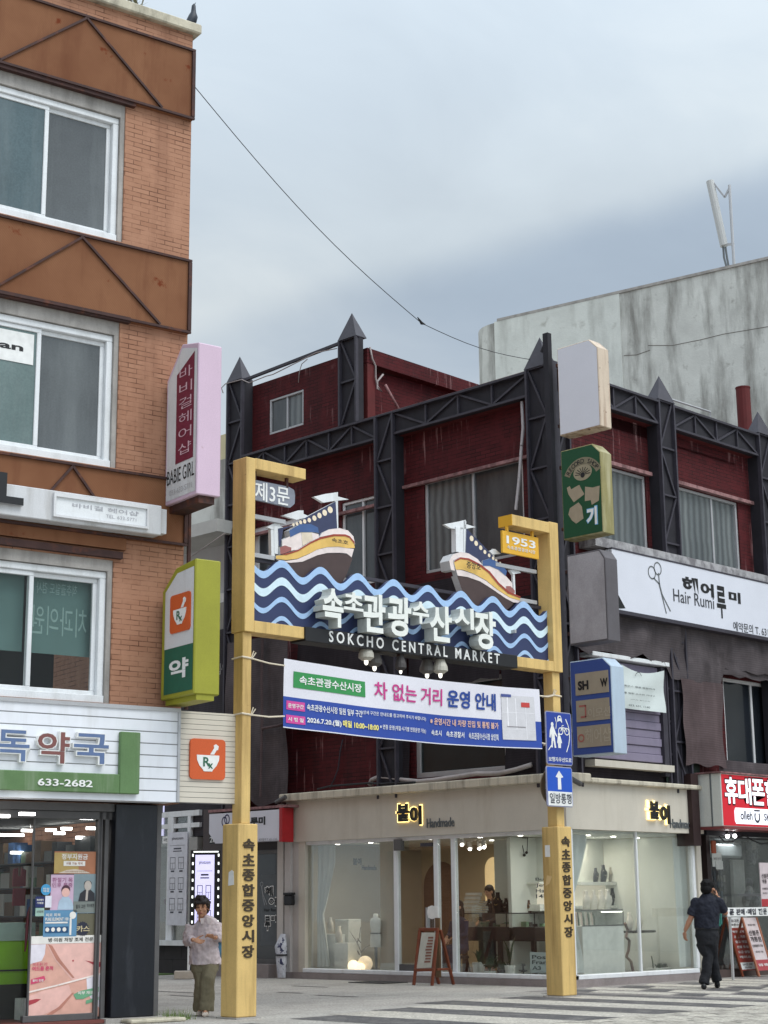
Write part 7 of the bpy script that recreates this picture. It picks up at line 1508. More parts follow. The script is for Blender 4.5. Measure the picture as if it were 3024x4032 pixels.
def cctv(fr, k, x, y, lab, d, dx):
    u, z = fr.P(k, x, y, d); t = thing('security_camera', lab, 'security camera', fr.W(u, -d, z)); MB(fr).tube([(u-dx*.16, -d, z+.05), (u+dx*.1, -d-.03, z-.05)], .045, 0, 10).build('body', M['darkalu'], t); MB(fr).box(u-.02, u+.02, -d+.03, -.12, z+.02, z+.06).build('arm', M['white'], t)
cctv(FA, 27, 835, 1585, 'dark security camera on the cornice right of the one way sign', .2, 1); cctv(FB, 9, 308, 225, 'small security camera at the left end of the shop cornice', .2, -1)
tag(MB(FB).box(FB.P(9, 880, 1325)[0], FB.P(9, 880, 1325)[0]+.95, -.75, -.12, .004, .016).build('door_mat', M['black'], bevel=.004), 'flat black door mat on the paving before the glass door', 'door mat')
# wooden easel board
eg = ground_at(22, 690, 1175); FX = Frame(eg.x, eg.y, -90)
e = thing('easel_board', 'red brown wooden easel menu board standing before the glass door', 'sign board', eg); WD_ = M['wood']
pe = lambda x, y, d=0: (FX.P(22, x, y, -d)[0], d, FX.P(22, x, y, -d)[1])
def leg(a, c, nm='leg', w_=.055): MB(FX).bar(a, c, w_, 0, .04).build(nm, WD_, e, bevel=.005)
tl_, bl2, tr2, br2 = pe(592, 745, .12), pe(545, 1170), pe(728, 745, .12), pe(685, 1175)
for a, c in ((tl_, bl2), (tr2, br2)): leg(a, (c[0], 0, .002))
rt_, rb2 = pe(748, 745, .16), pe(850, 1165, .55); leg((tr2[0]+.03, .16, tr2[2]), (rb2[0], .55, .002)); leg((tl_[0]+.03, .16, tl_[2]), (bl2[0]+.1, .55, .002))
leg((tl_[0]-.02, .12, tl_[2]+.01), (tr2[0]+.02, .12, tr2[2]+.01), 'top_rail'); c_ = pe(550, 1055, .03); c2_ = pe(700, 1050, .03); leg((c_[0], .03, c_[2]), (c2_[0], .03, c2_[2]), 'lower_rail'); leg((c2_[0], .1, c2_[2]), (pe(815, 1040, .42)[0], .42, c2_[2]), 'side_rail', .04)
b = MB(FX); A_, B2, C2, D2 = pe(606, 765, .1), pe(712, 765, .1), pe(680, 1035, .035), pe(566, 1040, .035)
b.quad(D2, C2, B2, A_); b.build('sheet', plain('clear_grey_sheet', S(186, 186, 176)), e)
b = MB(FX); rnd = random.Random(6)
for i in range(9):
    f = .12+i*.085; l0 = Vector(A_).lerp(Vector(D2), f); r0 = Vector(B2).lerp(Vector(C2), f); l1 = Vector(A_).lerp(Vector(D2), f+.05); r1 = Vector(B2).lerp(Vector(C2), f+.05); o_ = Vector((0, -.006, 0)); x0 = .45+rnd.random()*.1; x1 = .9
    b.quad(l1.lerp(r1, x0)+o_, l1.lerp(r1, x1)+o_, l0.lerp(r0, x1)+o_, l0.lerp(r0, x0)+o_)
b.build('menu_lines', plain('faded_red_print', S(134, 92, 80)), e)
c = pe(632, 610, .1); t = thing('disc_sign', 'round white disc on a short post behind the easel board', 'sign', FX.W(c[0], .3, 0)); MB(FX).disc(c[0], c[2], .12, .28, 0, 24).build('front_disc', M['white'], t); MB(FX).box(c[0]-.11, c[0]+.15, .281, .3, c[2]-.1, c[2]+.1).build('body', M['white'], t, bevel=.05); MB(FX).box(c[0]+.06, c[0]+.16, .29, .33, .13, c[2]-.1).build('post', pl((110, 86, 60)), t)
# ================================================================== salon entrance in the lane
se = thing('salon_entrance', 'dark glass salon entrance door with white lettering beside the jewellery shop', 'shop entrance', FB.W(-8.2, .2, 0))
def F(k, x, y, n=0): return FB.P(k, x, y, n)
d0, d1, dz0, dz1 = F(14, 1030, 1000)[0]-.9, F(14, 1220, 1000)[0], F(14, 1120, 1650)[1], F(14, 1120, 585)[1]
b = MB(FB); b.box(d1+.001, SL-.06, -.02, .3, 0.0, 3.44); b.build('white_pier', mat('chalky_white_pier', S(196, 190, 184), .85, .06, 3, S(130, 124, 118), .4), se)
b = MB(FB); b.box(d0, d0+.07, .02, .16, dz0, dz1); b.box(d1-.07, d1, .02, .16, dz0, dz1); b.box(d0+.071, d1-.071, .02, .16, dz1-.08, dz1); b.box(d0+.071, d1-.071, .02, .16, dz0, dz0+.1); b.build('door_frame', M['darkalu'], se)
dgl = mat('dark_door_glass', S(52, 54, 58), .1, .15, 1.5, spec=.6)
dd = MB(FB).box(d0+.071, d1-.071, .07, .08, dz0+.101, dz1-.081).build('glass_door', dgl, se)
MB(FB).rect(FB.rect(14, 1040, 815, 1212, 1480), .066).build('frosted_film', plain('frosted_grey', S(78, 82, 86), .3), dd)
b = MB(FB)
for ch, x0, y0, x1, y1 in (('헤', 1080, 930, 1152, 1010), ('어', 1118, 1035, 1185, 1105), ('루', 1078, 1205, 1128, 1335), ('미', 1138, 1200, 1185, 1255)): r = FB.rect(14, x0, y0, x1, y1); b.text(ch, (r[0]-.02, r[1]+.02, r[2]-.02, r[3]+.02), .061, 0, .07)
b.build('letter_outline', M['white'], dd)
b = MB(FB)
for ch, x0, y0, x1, y1 in (('헤', 1080, 930, 1152, 1010), ('어', 1118, 1035, 1185, 1105), ('루', 1078, 1205, 1128, 1335), ('미', 1138, 1200, 1185, 1255)): b.text(ch, FB.rect(14, x0, y0, x1, y1), .058, 0, .03)
b.build('letter_face', M['black'], dd)
MB(FB).text('Hair Rumi', FB.rect(14, 1070, 1132, 1195, 1160), .061, 0, .02).build('small_lettering', M['black'], dd)
b = MB(FB); c = F(14, 1048, 905); b.ring(c[0], c[1], .05, .035, .061); b.stroke([F(14, 1045, 930), F(14, 1060, 1000), F(14, 1095, 1095)], .02, .061); b.stroke([F(14, 1050, 930), F(14, 1055, 1010), F(14, 1075, 1100)], .02, .062); b.build('scissors_sticker', pl((150, 152, 156)), dd)
MB(FB).box(UL-.3, d1, .17, .6, 0, 3.44).box(UL-.3, SL-.06, -.1, .01, 0, dz0-.02).build('step', M['plinth'], se) if False else MB(FB).box(d0-.3, d1, -.25, .3, .0, dz0-.002).build('step', M['plinth'], se)
MB(FB).box(d0-.6, d1, .161, .3, dz0, 3.44).build('back_panel', pl((70, 62, 62)), se)
MB(FB).box(d0-.9, d0-.001, .0, .16, .0, 3.44).build('dark_pilaster', pl((64, 52, 52)), se)
# its sign board
sgz0, sgz1 = F(14, 1150, 500, .35)[1], F(14, 1150, 212, .35)[1]; su0, su1 = F(14, 578, 350, .35)[0], F(14, 1235, 350, .35)[0]
t = thing('salon_door_sign', 'white hair salon sign over the salon door behind the left gate post', 'shop sign', FB.W(su0, -.35, sgz0))
MB(FB).prism([(su0, F(14, 578, 430, .35)[1]), (F(14, 635, 535, .35)[0], sgz0), (su1, sgz0), (su1, sgz1), (su0, sgz1)], -.35, -.05).build('board', mat('white_vinyl_b', S(212, 212, 222), .4, .03), t)
MB(FB).prism([(su0, sgz0), (F(14, 632, 535, .35)[0], sgz0), (su0, F(14, 578, 436, .35)[1])], -.34, -.06).build('black_corner', M['black'], t)
MB(FB).text('2F', (su0+.02, su0+.2, sgz0+.03, sgz0+.14), -.345, .002, .0).build('floor_lettering', M['white'], t)
MB(FB).box(su1+.001, su1+.09, -.36, -.05, sgz0-.03, sgz1+.03).build('red_end', plain('red_end_cap', S(160, 30, 36)), t)
b = MB(FB); b.text('헤어', FB.rect(14, 800, 285, 950, 350, .36), -.354, 0, .06).text('루미', FB.rect(14, 960, 280, 1100, 350, .36), -.354, 0, .06); b.build('black_lettering', M['black'], t)
r = FB.rect(14, 1040, 478, 1210, 496, .36); MB(FB).text('예약문의 T. 631-1141', r, -.354, 0, .0).build('grey_lettering', GR, t)
b = MB(FB)
for x, y in ((718, 322), (742, 300)): c = F(14, x, y, .36); b.ring(c[0], c[1], .09, .065, -.354, e=1.2)
b.build('scissors_emblem', pl((50, 48, 90)), t)
MB(FB).box(su0-.1, su1+.2, -.3, -.0, sgz1+.04, sgz1+.09).build('ledge', M['pinkcap'], t)
# rolled banner leaning on the pier
lb_ = thing('rolled_banner', 'bundled white banner with dark lettering leaning on the pier by the salon door', 'banner', FB.W(F(14, 1260, 1770, .2)[0], -.2, 0)); c = F(14, 1250, 1600, .2)
b = MB(FB); rnd = random.Random(3); b.loft([((c[0]+.02, -.2, .02), .09, .07, (1, 0, 0), (0, 1, 0)), ((c[0]+.01, -.2, .3), .12, .09, (1, 0, 0), (0, 1, 0)), ((c[0]-.03, -.18, .62), .15, .1, (1, 0, 0), (0, 1, 0)), ((c[0]-.0, -.15, .86), .06, .05, (1, 0, 0), (0, 1, 0))], n=12)
b.build('bundle', mat('crumpled_vinyl', S(196, 198, 206), .6, .3, 9, spots=S(48, 52, 84), sth=(.55, .6), ss=9), lb_, smooth=False); MB(FB).text('SALE', (c[0]-.06, c[0]+.09, .06, .5), -.3, 0, .02).build('lettering', pl((40, 44, 70)), lb_) if False else None
MB(FB).lathe((c[0], -.2, .44), [(.145, 0), (.145, .03)], 0, 12, .75).build('tie_cord', M['black'], lb_)
# ================================================================== photo shop in the lane
ps = thing('photo_shop', 'white framed photo shop front with a dark brick base down the lane', 'shop', F3.W(-11.5, .2, 0))
p3 = lambda x, y, n=0: F3.P(14, x, y, n)
e0, e1 = -14.5, p3(470, 800)[0]
MB(F3).box(e0, e1, .0, .3, 0.0, p3(300, 1480)[1]-.001).build('brick_base', brick_mat('dark_tile_base', S(66, 62, 64), S(52, 50, 52), S(30, 30, 30), .6, .3, .01), ps)
MB(F3).box(e0, p3(372, 1450)[0], -.1, .2, p3(250, 1478)[1], p3(250, 1430)[1]).build('sill', PW, ps)
zt_ = p3(250, 225)[1]; zs_ = p3(250, 1429)[1]; b = MB(F3)
for x in (188, 215, 375): u = p3(x, 800)[0]; b.box(u-.05, u+.05, .02, .14, zs_, zt_-.121)
b.box(e0, e1, .02, .14, zt_-.12, zt_); b.box(e0, e1, .03, .13, p3(280, 360)[1]-.05, p3(280, 360)[1]+.05); b.build('window_frame', PW, ps)
MB(F3).box(p3(400, 300)[0], e1, -.02, .3, p3(300, 1480)[1], 2.88).build('corner_pillar', plain('grey_pillar', S(150, 148, 144)), ps)
MB(F3).box(e0, p3(399, 300)[0], .08, .09, zs_, zt_-.13).build('window_glass', M['glass'], ps)
MB(F3).box(e0, e1, 1.2, 1.25, 0, 2.9).box(e0, e1, .15, 1.2, 2.72, 2.78).build('inner_wall', pl((150, 144, 138)), ps)
r = F3.rect(14, 250, 286, 378, 302, -.7); tag(MB(F3).box(r[0], r[1], .7, .78, r[2], r[3]).build('ceiling_tube', glow('lane_tube', (1, .98, .95, 1), 6)), 'lit white tube inside the photo shop window', 'ceiling light')
t = thing('price_poster', 'tall white photo price panel standing inside the lane shop window', 'poster', F3.W(p3(290, 1290, -.06)[0], .06, zs_))
r = F3.rect(14, 208, 425, 370, 1290, .0); MB(F3).box(r[0], r[1], -.03, -.005, r[2], r[3]).build('sheet', pl((206, 206, 214)), t)
def photo_print(fr, r, d, par, m):
    u0, u1, z0, z1 = r; w_, h = u1-u0, z1-z0; b = MB(fr)
    b.text('photoism', (u0+.2*w_, u1-.2*w_, z1-.09*h, z1-.05*h), d, 0, .01); b.rect((u0+.1*w_, u1-.1*w_, z1-.145*h, z1-.142*h), d); b.rect((u0+.3*w_, u1-.3*w_, z1-.185*h, z1-.17*h), d); b.rect((u0+.27*w_, u1-.27*w_, z1-.21*h, z1-.2*h), d)
    for j in range(3):
        for i in range(2):
            a, c = u0+w_*(.12+.44*i), u0+w_*(.4+.44*i); y1 = z1-h*(.27+.22*j); y0 = y1-h*.13; t_ = .012
            b.rect((a, c, y1-t_, y1), d); b.rect((a, c, y0, y0+t_), d); b.rect((a, a+t_, y0+t_, y1-t_), d); b.rect((c-t_, c, y0+t_, y1-t_), d)
            b.rect((a+t_, c-t_, (y0+y1)/2, (y0+y1)/2+.008), d); b.rect(((a+c)/2-.004, (a+c)/2+.004, y0+t_, (y0+y1)/2), d); b.rect((a+.05*w_, c-.05*w_, y0-.03*h, y0-.012*h), d)
    b.build('printed_lines', m, par)
photo_print(F3, r, -.033, t, pl((64, 64, 74)))
dv = view_dir(14, 470, 1725); g_ = CAM+dv*(22.0/dv.x); g_.z = 0; t = thing('led_price_stand', 'glowing lavender price lightbox framed by small white lights, behind the walking woman', 'lightbox', g_)
FLd = Frame(g_.x, g_.y, -40)
q = FLd.rect(14, 400, 590, 672, 1480); q = (FLd.P(14, 400, 900)[0], FLd.P(14, 680, 900)[0], FLd.P(14, 540, 1500)[1], FLd.P(14, 540, 585)[1])
MB(FLd).box(q[0], q[1], 0, .12, q[2], q[3]).build('case', M['black'], t, bevel=.01)
MB(FLd).box(q[0]+.1, q[1]-.12, -.006, -.001, q[2]+.08, q[3]-.1).build('screen', glow('lit_lavender_panel', (.64, .62, .95, 1), .75), t)
photo_print(FLd, (q[0]+.1, q[1]-.12, q[2]-.4, q[3]-.1), -.009, t, pl((40, 38, 60)))
b = MB(FLd); rnd = random.Random(1)
for i in range(11):
    z = q[3]-.08-(q[3]-q[2]-.12)*i/11
    for u in (q[0]+.035, q[1]-.05): b.box(u, u+.03, -.012, -.002, z-.055, z)
for i in range(5): u = q[0]+.06+(q[1]-q[0]-.2)*i/4; b.box(u, u+.1, -.012, -.002, q[3]-.05, q[3]-.025)
b.build('marquee_lights', glow('tiny_white_leds', (.95, 1, .95, 1), 1.2), t)
b = MB(FLd); b.box(q[0]-.03, q[0]+.02, .03, .08, .16, q[2]+.5); b.build('post', PW, t); u = FLd.P(14, 365, 1700)[0]; MB(FLd).box(u-.24, u+.2, -.12, .28, .0, .15).build('base_block', plain('pale_stone_block', S(178, 168, 156)), t, bevel=.01)
structure(MB(F3).box(e0+.5, p3(330, 1690)[0], -1.3, -.1, .001, .02).build('green_mat', plain('artificial_grass', S(74, 96, 52), .9)), 'stuff')
t = thing('small_notice', 'small white notice hanging in the photo shop window', 'notice', F3.W(p3(150, 500)[0], .06, 2)); r = F3.rect(14, 122, 460, 180, 522); MB(F3).box(r[0], r[1], .06, .07, r[2], r[3]).build('sheet', M['white'], t); MB(F3).text('사진', (r[0]+.03, r[1]-.03, r[2]+.04, r[3]-.04), .057, 0, .02).build('lettering', DKG, t)
b = MB(F3); rnd = random.Random(9)
for i in range(60): p = (p3(145, 900)[0]+rnd.gauss(0, .12), .3+rnd.random()*.2, 1.2+rnd.random()*.9); b.ell(p, (.05, .05, .07), i % 4, 6)
tag(b.build('plush_toys', [pl((70, 60, 58)), pl((120, 90, 90)), pl((50, 50, 56)), pl((140, 120, 110))]), 'hanging cluster of dark plush toys inside the photo shop window', 'toys')
# grass tuft at the foot of the brown building and the kerb stone there
cl, cr = FL.P(4, 740, 1200)[0], FL.P(4, 1012, 1200)[0]; gk = FL.W(cr+.35, -.05, 0)
t = thing('kerb_stone', 'broken pale concrete slab at the foot of the black corner column', 'kerb stone', FL.W(cr, 0, 0)); MB(FL).box(cl+.1, cr+.28, -.35, -.065, 0, .05).build('slab', M['coping'], t, bevel=.015)
gt = thing('grass_tuft', 'small green grass tuft growing at the corner of the brown building', 'grass', gk); b = MB(FL); rnd = random.Random(12)
for i in range(160):
    u = cr+.3+rnd.gauss(0, .12); d = -.02+rnd.gauss(0, .1); h = .05+rnd.random()*.12; a = rnd.gauss(0, .05); b._f([b._v((u, d, 0)), b._v((u+.008, d, 0)), b._v((u+a, d+rnd.gauss(0, .03), h))])
b.build('blades', plain('grass_green', S(96, 116, 58), .8), gt)
# ================================================================== phone shop on the street side
ph = thing('phone_shop', 'dark phone shop front full of displays to the right of the jewellery shop', 'shop', FA.W(6.5, .5, 0))
pA = lambda k, x, y, n=0: FA.P(k, x, y, n)
wp0 = SR+.19
MB(FA).box(wp0, UR, .0, .29, 2.65, 3.44).build('lintel', M['steelback'], ph)
MB(FA).box(wp0, UR, 1.5, 1.6, 0, 2.64).build('back_wall', pl((50, 52, 54)), ph); MB(FA).box(wp0, UR, .1, 1.499, 0, .14).build('floor_step', mat('brown_step', S(84, 70, 66), .8, .1), ph)
MB(FA).box(wp0, UR, .31, 1.49, 2.62, 2.64).build('ceiling', pl((70, 70, 72)), ph)
MB(FA).box(wp0, wp0+.12, .02, .28, .141, 2.64).build('wood_post', M['darkwood'], ph)
r = FA.rect(15, 870, 255, 1035, 800, -1.4); MB(FA).box(r[0], r[1], 1.42, 1.499, .141, r[3]).build('white_wall_panel', pl((186, 186, 182)), ph)
MB(FA).box(wp0+.13, UR, .3, .31, .141, 2.6).build('front_glass', M['glass'], ph)
r = FA.rect(15, 500, 300, 860, 820, -1.2); t = thing('display_rack', 'dark hanging display rack of phone cases behind the walking man', 'display rack', FA.W(r[0], 1.3, .8)); MB(FA).box(max(r[0], wp0+.2), r[1], 1.3, 1.4, r[2], r[3]).build('board', pl((44, 42, 44)), t)
b = MB(FA); rnd = random.Random(14)
for i in range(8):
    for j in range(7):
        u = max(r[0], wp0+.2)+.06+(r[1]-max(r[0], wp0+.2)-.1)*i/8; z = r[2]+.08+(r[3]-r[2]-.12)*j/7
        if rnd.random() < .75: b.box(u, u+.07, 1.28, 1.299, z, z+.13, rnd.randrange(4))
b.build('phone_cases', [pl((90, 92, 98)), pl((60, 58, 64)), pl((120, 116, 112)), pl((70, 84, 96))], t)
r = FA.rect(15, 500, 60, 985, 235, -.9); tag(MB(FA).box(wp0+.2, r[1], .9, 1.1, r[2], r[3]).build('air_conditioner', plain('ac_white', S(166, 172, 174)), bevel=.04), 'white wall air conditioner under the phone shop ceiling', 'air conditioner')
lamp_area('phone_shop_light', FA.W(6.2, .9, 2.55), .6, 5, (.95, .98, 1))
bm = glow('bare_bulb', (1, 1, 1, 1), 12)
for x, y, lab in ((1424, 432, 'bright bare bulb under the red phone sign, left one'), (1466, 430, 'smaller bare bulb under the red phone sign, right one')):
    c = pA(10, x, y, .05); s = thing('bare_bulb', lab, 'lamp', FA.W(c[0], -.05, c[1])); MB(FA).ell((c[0], -.05, c[1]), .04, 0, 10).build('bulb', bm, s, smooth=True); MB(FA).lathe((c[0], -.05, c[1]+.03), [(.025, 0), (.03, .07)], 0, 8).build('socket', M['black'], s); MB(FA).tube([(c[0], -.05, c[1]+.1), (c[0]+.05, -.05, 2.78)], .008, 0, 5).build('flex', M['black'], s)
wire(FA, 'drooping_wires', 'black wires drooping along the underside of the red phone sign', [(pA(15, x, y, .1)[0], -.1, pA(15, x, y, .1)[1]) for x, y in ((700, -20), (760, 40), (850, 45), (920, -5), (1010, -30), (1100, 30), (1200, 70), (1281, 60))], .015, M['black'])
# red sign
rs0, rz0, rz1 = pA(23, 1082, 1800, .55)[0], pA(23, 1085, 2062, .55)[1], pA(23, 1082, 1402, .55)[1]
t = thing('phone_shop_sign', 'bright red phone shop lightbox with white Korean letters at the right edge', 'shop sign', FA.W(rs0+1, -.55, rz0))
MB(FA).box(rs0, UR, -.55, -.02, rz0, rz1).build('case', mat('white_light_box', S(206, 206, 200), .5, .04), t, bevel=.01)
MB(FA).box(rs0-.012, rs0-.001, -.34, -.31, rz0, rz1).build('case_seam', GR, t)
MB(FA).rect((rs0+.02, UR, rz0+.015, rz1-.02), -.553).build('red_face', glow('lit_red_face', S(196, 24, 40), .32, S(186, 24, 40)), t)
MB(FA).box(rs0-.05, UR, -.6, .0, rz1+.001, rz1+.03).build('dusty_top', M['pinkcap'], t); MB(FA).box(rs0, UR, -.57, -.0, rz0-.05, rz0-.001).build('bottom_trim', pl((120, 60, 60)), t)
wl_ = glow('lit_white_letter', (.92, .95, 1, 1), .6)
zs0, zs1 = pA(23, 1150, 1780, .56)[1], pA(23, 1150, 1450, .56)[1]
b1, b2 = MB(FA), MB(FA)
edges = [(1118, 1275), (1285, 1445), (1452, 1610), (1615, 1780), (1790, 1950), (1960, 2110)]
for ch, (x0, x1) in zip('휴대폰할인점', edges):
    u0, u1 = pA(23, x0, 1600, .56)[0], pA(23, x1, 1600, .56)[0]; b1.text(ch, (u0-.02, u1+.02, zs0-.03, zs1+.03), -.557, 0, .05); b2.text(ch, (u0, u1, zs0, zs1), -.561, 0, .025)
b1.build('letter_outline', pl((70, 20, 30)), t); b2.build('white_lettering', wl_, t)
zw0, zw1 = pA(23, 1300, 2035, .56)[1], pA(23, 1300, 1835, .56)[1]; u0 = pA(23, 1240, 1900, .56)[0]
MB(FA).prism([(u0+.04, zw0), (u0+2.4, zw0), (u0+2.4, zw1), (u0+.04, zw1), (u0, zw1-.06), (u0, zw0+.06)], -.562, -.556).build('white_strip', glow('lit_white_strip', (.9, .92, 1, 1), .55), t)
b = MB(FA); zc = (zw0+zw1)/2; b.text('olleh', (pA(23, 1312, 1940, .56)[0], pA(23, 1460, 1940, .56)[0], zc-.07, zc+.1), -.566, 0, .02); c = pA(23, 1520, 1950, .56); b.ring(c[0], zc+.0, .1, .06, -.566, a0=2.4, a1=6.0+1.0, e=1.2); b.rect((c[0]-.1, c[0]+.1, zc+.1, zc+.13), -.567); b.text('SKT', (c[0]+.24, c[0]+.55, zc-.07, zc+.07), -.566, 0, .02); b.build('carrier_lettering', pl((60, 60, 70)), t)
MB(FA).box(rs0-.32, rs0-.08, -.1, .28, rz0-.35, rz1).build('dark_post', mat('dark_red_post', S(46, 28, 28), .6, .2), t)
# strip banner, posters, A-boards
z0_, z1_ = pA(15, 900, 932, .75)[1], pA(15, 900, 826, .75)[1]; u0, u1 = pA(15, 800, 880, .75)[0], pA(15, 1281, 880, .75)[0]+1.0
t = thing('strip_banner', 'long white strip sign with black lettering above the sidewalk boards', 'sign', FA.W(u0, -.75, z0_)); MB(FA).box(u0, u1, -.75, -.73, z0_, z1_).build('board', M['white'], t); z = (z1_-z0_)
b = MB(FA)
for ch, x0, x1 in (('휴', 760, 785), ('대', 788, 822), ('폰', 828, 882), ('판', 908, 958), ('매', 962, 1008), ('·', 1024, 1036), ('매', 1044, 1092), ('입', 1096, 1142), ('전', 1168, 1220), ('문', 1228, 1272)):
    a, c = pA(15, x0, 880, .76)[0], pA(15, x1, 880, .76)[0]
    if a < u0: continue
    b.text(ch, (a, c, z0_+.15*z, z1_-.15*z) if ch != '·' else (a, c, z0_+.4*z, z0_+.55*z), -.753, 0, .04)
b.build('black_lettering', pl((40, 40, 52)), t)
MB(FA).box(u0+.1, u0+.14, -.729, -.69, .0, z1_).box(u1-.2, u1-.16, -.729, -.69, .0, z1_).build('support_posts', M['alu'], t)
def aboard(label, gx, gy, x0, x1, yt, yb, red, lines):
    g = ground_at(15, gx, gy); f = Frame(g.x, g.y, 0); t = thing('sidewalk_board', label, 'sign board', g, 'sidewalk boards before the phone shop')
    u0, u1 = f.P(15, x0, yb)[0], f.P(15, x1, yb)[0]; h = f.P(15, (x0+x1)/2, yt)[1]; tilt = .28
    P = lambda a, v: (u0+(u1-u0)*a, tilt*v, .12+(h-.12)*v)
    b = MB(f)
    for a in (0, .94): lo, hi = P(a+.03, -.11), P(a+.03, 1); b.bar(lo, hi, .045, 0, .03)
    b.build('frame', M['wood'] if red else mat('pale_wood_frame', S(170, 110, 84), .5, .1), t)
    b = MB(f); bk_ = [P(.03, 1), (P(.03, 0)[0], tilt*2+.1, .0), (P(.97, 0)[0], tilt*2+.1, .0), P(.97, 1)]; b.bar(bk_[0], bk_[1], .04, 0, .03); b.bar(bk_[3], bk_[2], .04, 0, .03); b.build('back_leg', M['wood'], t)
    def quad(b_, a0, v0, a1, v1, o=.004, m=0):
        q = [P(a0, v0), P(a1, v0), P(a1, v1), P(a0, v1)]; b_._f([b_._v((x, y-o, z)) for x, y, z in q], m)
    b = MB(f); quad(b, .06, 0, .94, 1, .002); b.build('panel', plain('brick_red_print', S(150, 62, 52)) if red else plain('white_pink_print', S(210, 196, 196)), t)
    b = MB(f); 
    if red: quad(b, .06, .8, .94, 1, .005); quad(b, .06, .02, .94, .15, .005)
    else: quad(b, .06, .0, .94, .2, .005)
    b.build('panel_band', M['white'] if red else plain('dull_red_print', S(166, 70, 76)), t)
    for s, a0, v0, a1, v1, c in lines:
        b = MB(f); b.text(s, (a0, a1, v0, v1), .0, 0, .02)
        for v in b.bm.verts: q = P(v.co.x, v.co.z); v.co = (q[0], q[1]-.009, q[2])
        b.build('lettering', c, t)
    return t
K_ = pl((70, 60, 62)); Wt = M['white']
aboard('brick red sidewalk price board with white rows of text, behind the walking man', 1060, 1650, 955, 1150, 940, 1545, True, [('휴대폰', .25, .9, .75, .96, K_), ('빠른수리', .18, .83, .82, .88, K_)]+[(s, .15, .7-.095*i, .85, .75-.095*i, Wt) for i, s in enumerate(('액정 교체', '유심 개통', '중고 매입', '선불 유심', '요금 상담', '케이스'))]+[('24시간 상담', .2, .09, .8, .13, K_), ('전화 주세요', .3, .035, .7, .07, K_)])
aboard('white and pink sidewalk board about prepaid phones at the right edge', 1250, 1650, 1150, 1330, 945, 1550, False, [('선불폰', .15, .66, .85, .76, K_), ('개통점', .15, .54, .85, .64, K_), ('휴대폰 매장', .25, .84, .75, .88, K_), ('신용불량자 가능', .15, .44, .85, .49, K_), ('외국인 가능', .25, .33, .75, .37, K_), ('당일 개통', .2, .08, .8, .13, Wt)])
r = FA.rect(15, 1178, 292, 1330, 812, .3); t = thing('prepaid_poster', 'white and red prepaid phone poster fixed to the phone shop front', 'poster', FA.W(r[0], -.3, r[2])); MB(FA).box(r[0], r[1], -.3, -.28, r[2], r[3]).build('sheet', plain('pale_pink_sheet', S(206, 192, 194)), t)
h = r[3]-r[2]; w_ = r[1]-r[0]; MB(FA).rect((r[0], r[1], r[2], r[2]+.17*h), -.303).build('red_band', plain('poster_red', S(176, 60, 66)), t)
b = MB(FA)
for s, a0, v0, a1, v1 in (('선불폰', .12, .64, .8, .75), ('개통', .12, .52, .6, .62), ('신용불량자', .12, .38, .8, .43), ('외국인', .15, .28, .6, .32)): b.text(s, (r[0]+w_*a0, r[0]+w_*a1, r[2]+h*v0, r[2]+h*v1), -.304, 0, .02)
b.build('lettering', K_, t)
MB(FA).box(r[0]+.1, r[0]+.14, -.279, .299, r[2]+.2, r[2]+.24).build('bracket', M['alu'], t)
r = FA.rect(15, 655, 172, 778, 372, -.2); t = thing('paper_notice', 'small pale paper notices stuck on the phone shop glass', 'notice', FA.W(r[0], .29, r[2])); MB(FA).box(r[0], r[1], .28, .29, r[2]+.05, r[3]).box(r[0]+.1, r[1]+.02, .27, .279, r[2], r[2]+.16).build('sheet', pl((190, 192, 186)), t); MB(FA).text('개통 문의', (r[0]+.04, r[1]-.04, r[3]-.14, r[3]-.09), .277, 0, .0).build('lettering', K_, t)
c = pA(15, 645, 105, .05); solid(FA, 'alarm_box', 'small orange alarm box by the phone shop post', 'alarm box', plain('orange_box', S(150, 70, 40)), lambda b: b.box(c[0]-.06, c[0]+.06, -.05, .0, c[1]-.12, c[1]+.12), bevel=.01)
r = FA.rect(15, 790, 1455, 850, 1590, .2); t = thing('price_card', 'small pale card standing on the step by the sidewalk boards', 'card', FA.W(r[0], -.0, .141)); MB(FA).box(r[0], r[1], .12, .14, .141, .141+r[3]-r[2]).build('card', pl((176, 170, 160)), t); MB(FA).text('행사', (r[0]+.02, r[1]-.02, .26, .34), .117, 0, .02).build('lettering', K_, t)
r = FA.rect(15, 700, 900, 800, 1085, -.1); t = thing('teal_lanyards', 'teal ribbons hanging beside the walking man at the phone shop', 'ribbons', FA.W(r[0], .2, r[2])); b = MB(FA)
for i in range(4): u = r[0]+(r[1]-r[0])*(i+.3)/4.3; b.box(u, u+.04, .2, .21, r[2]+.03*i, r[3])
b.build('ribbons', plain('teal_ribbon', S(60, 128, 118)), t)
for i, (x0, y0, x1, y1, lab) in enumerate(((1040, 60, 1190, 260, 'grey stacked goods on the top rack inside the phone shop'), (1045, 520, 1200, 790, 'grey rounded goods piled on the lower rack inside the phone shop'))):
    r = FA.rect(15, x0, y0, x1, y1, -1.0); b = MB(FA); rnd = random.Random(i+30)
    for j in range(9): b.ell((r[0]+rnd.random()*(r[1]-r[0]), 1.0+rnd.random()*.2, r[2]+rnd.random()*(r[3]-r[2])), (.09, .08, .12), j % 3, 8)
    tag(b.build('rack_goods', [pl((110, 110, 114)), pl((78, 78, 84)), pl((136, 134, 132))]), lab, 'goods')
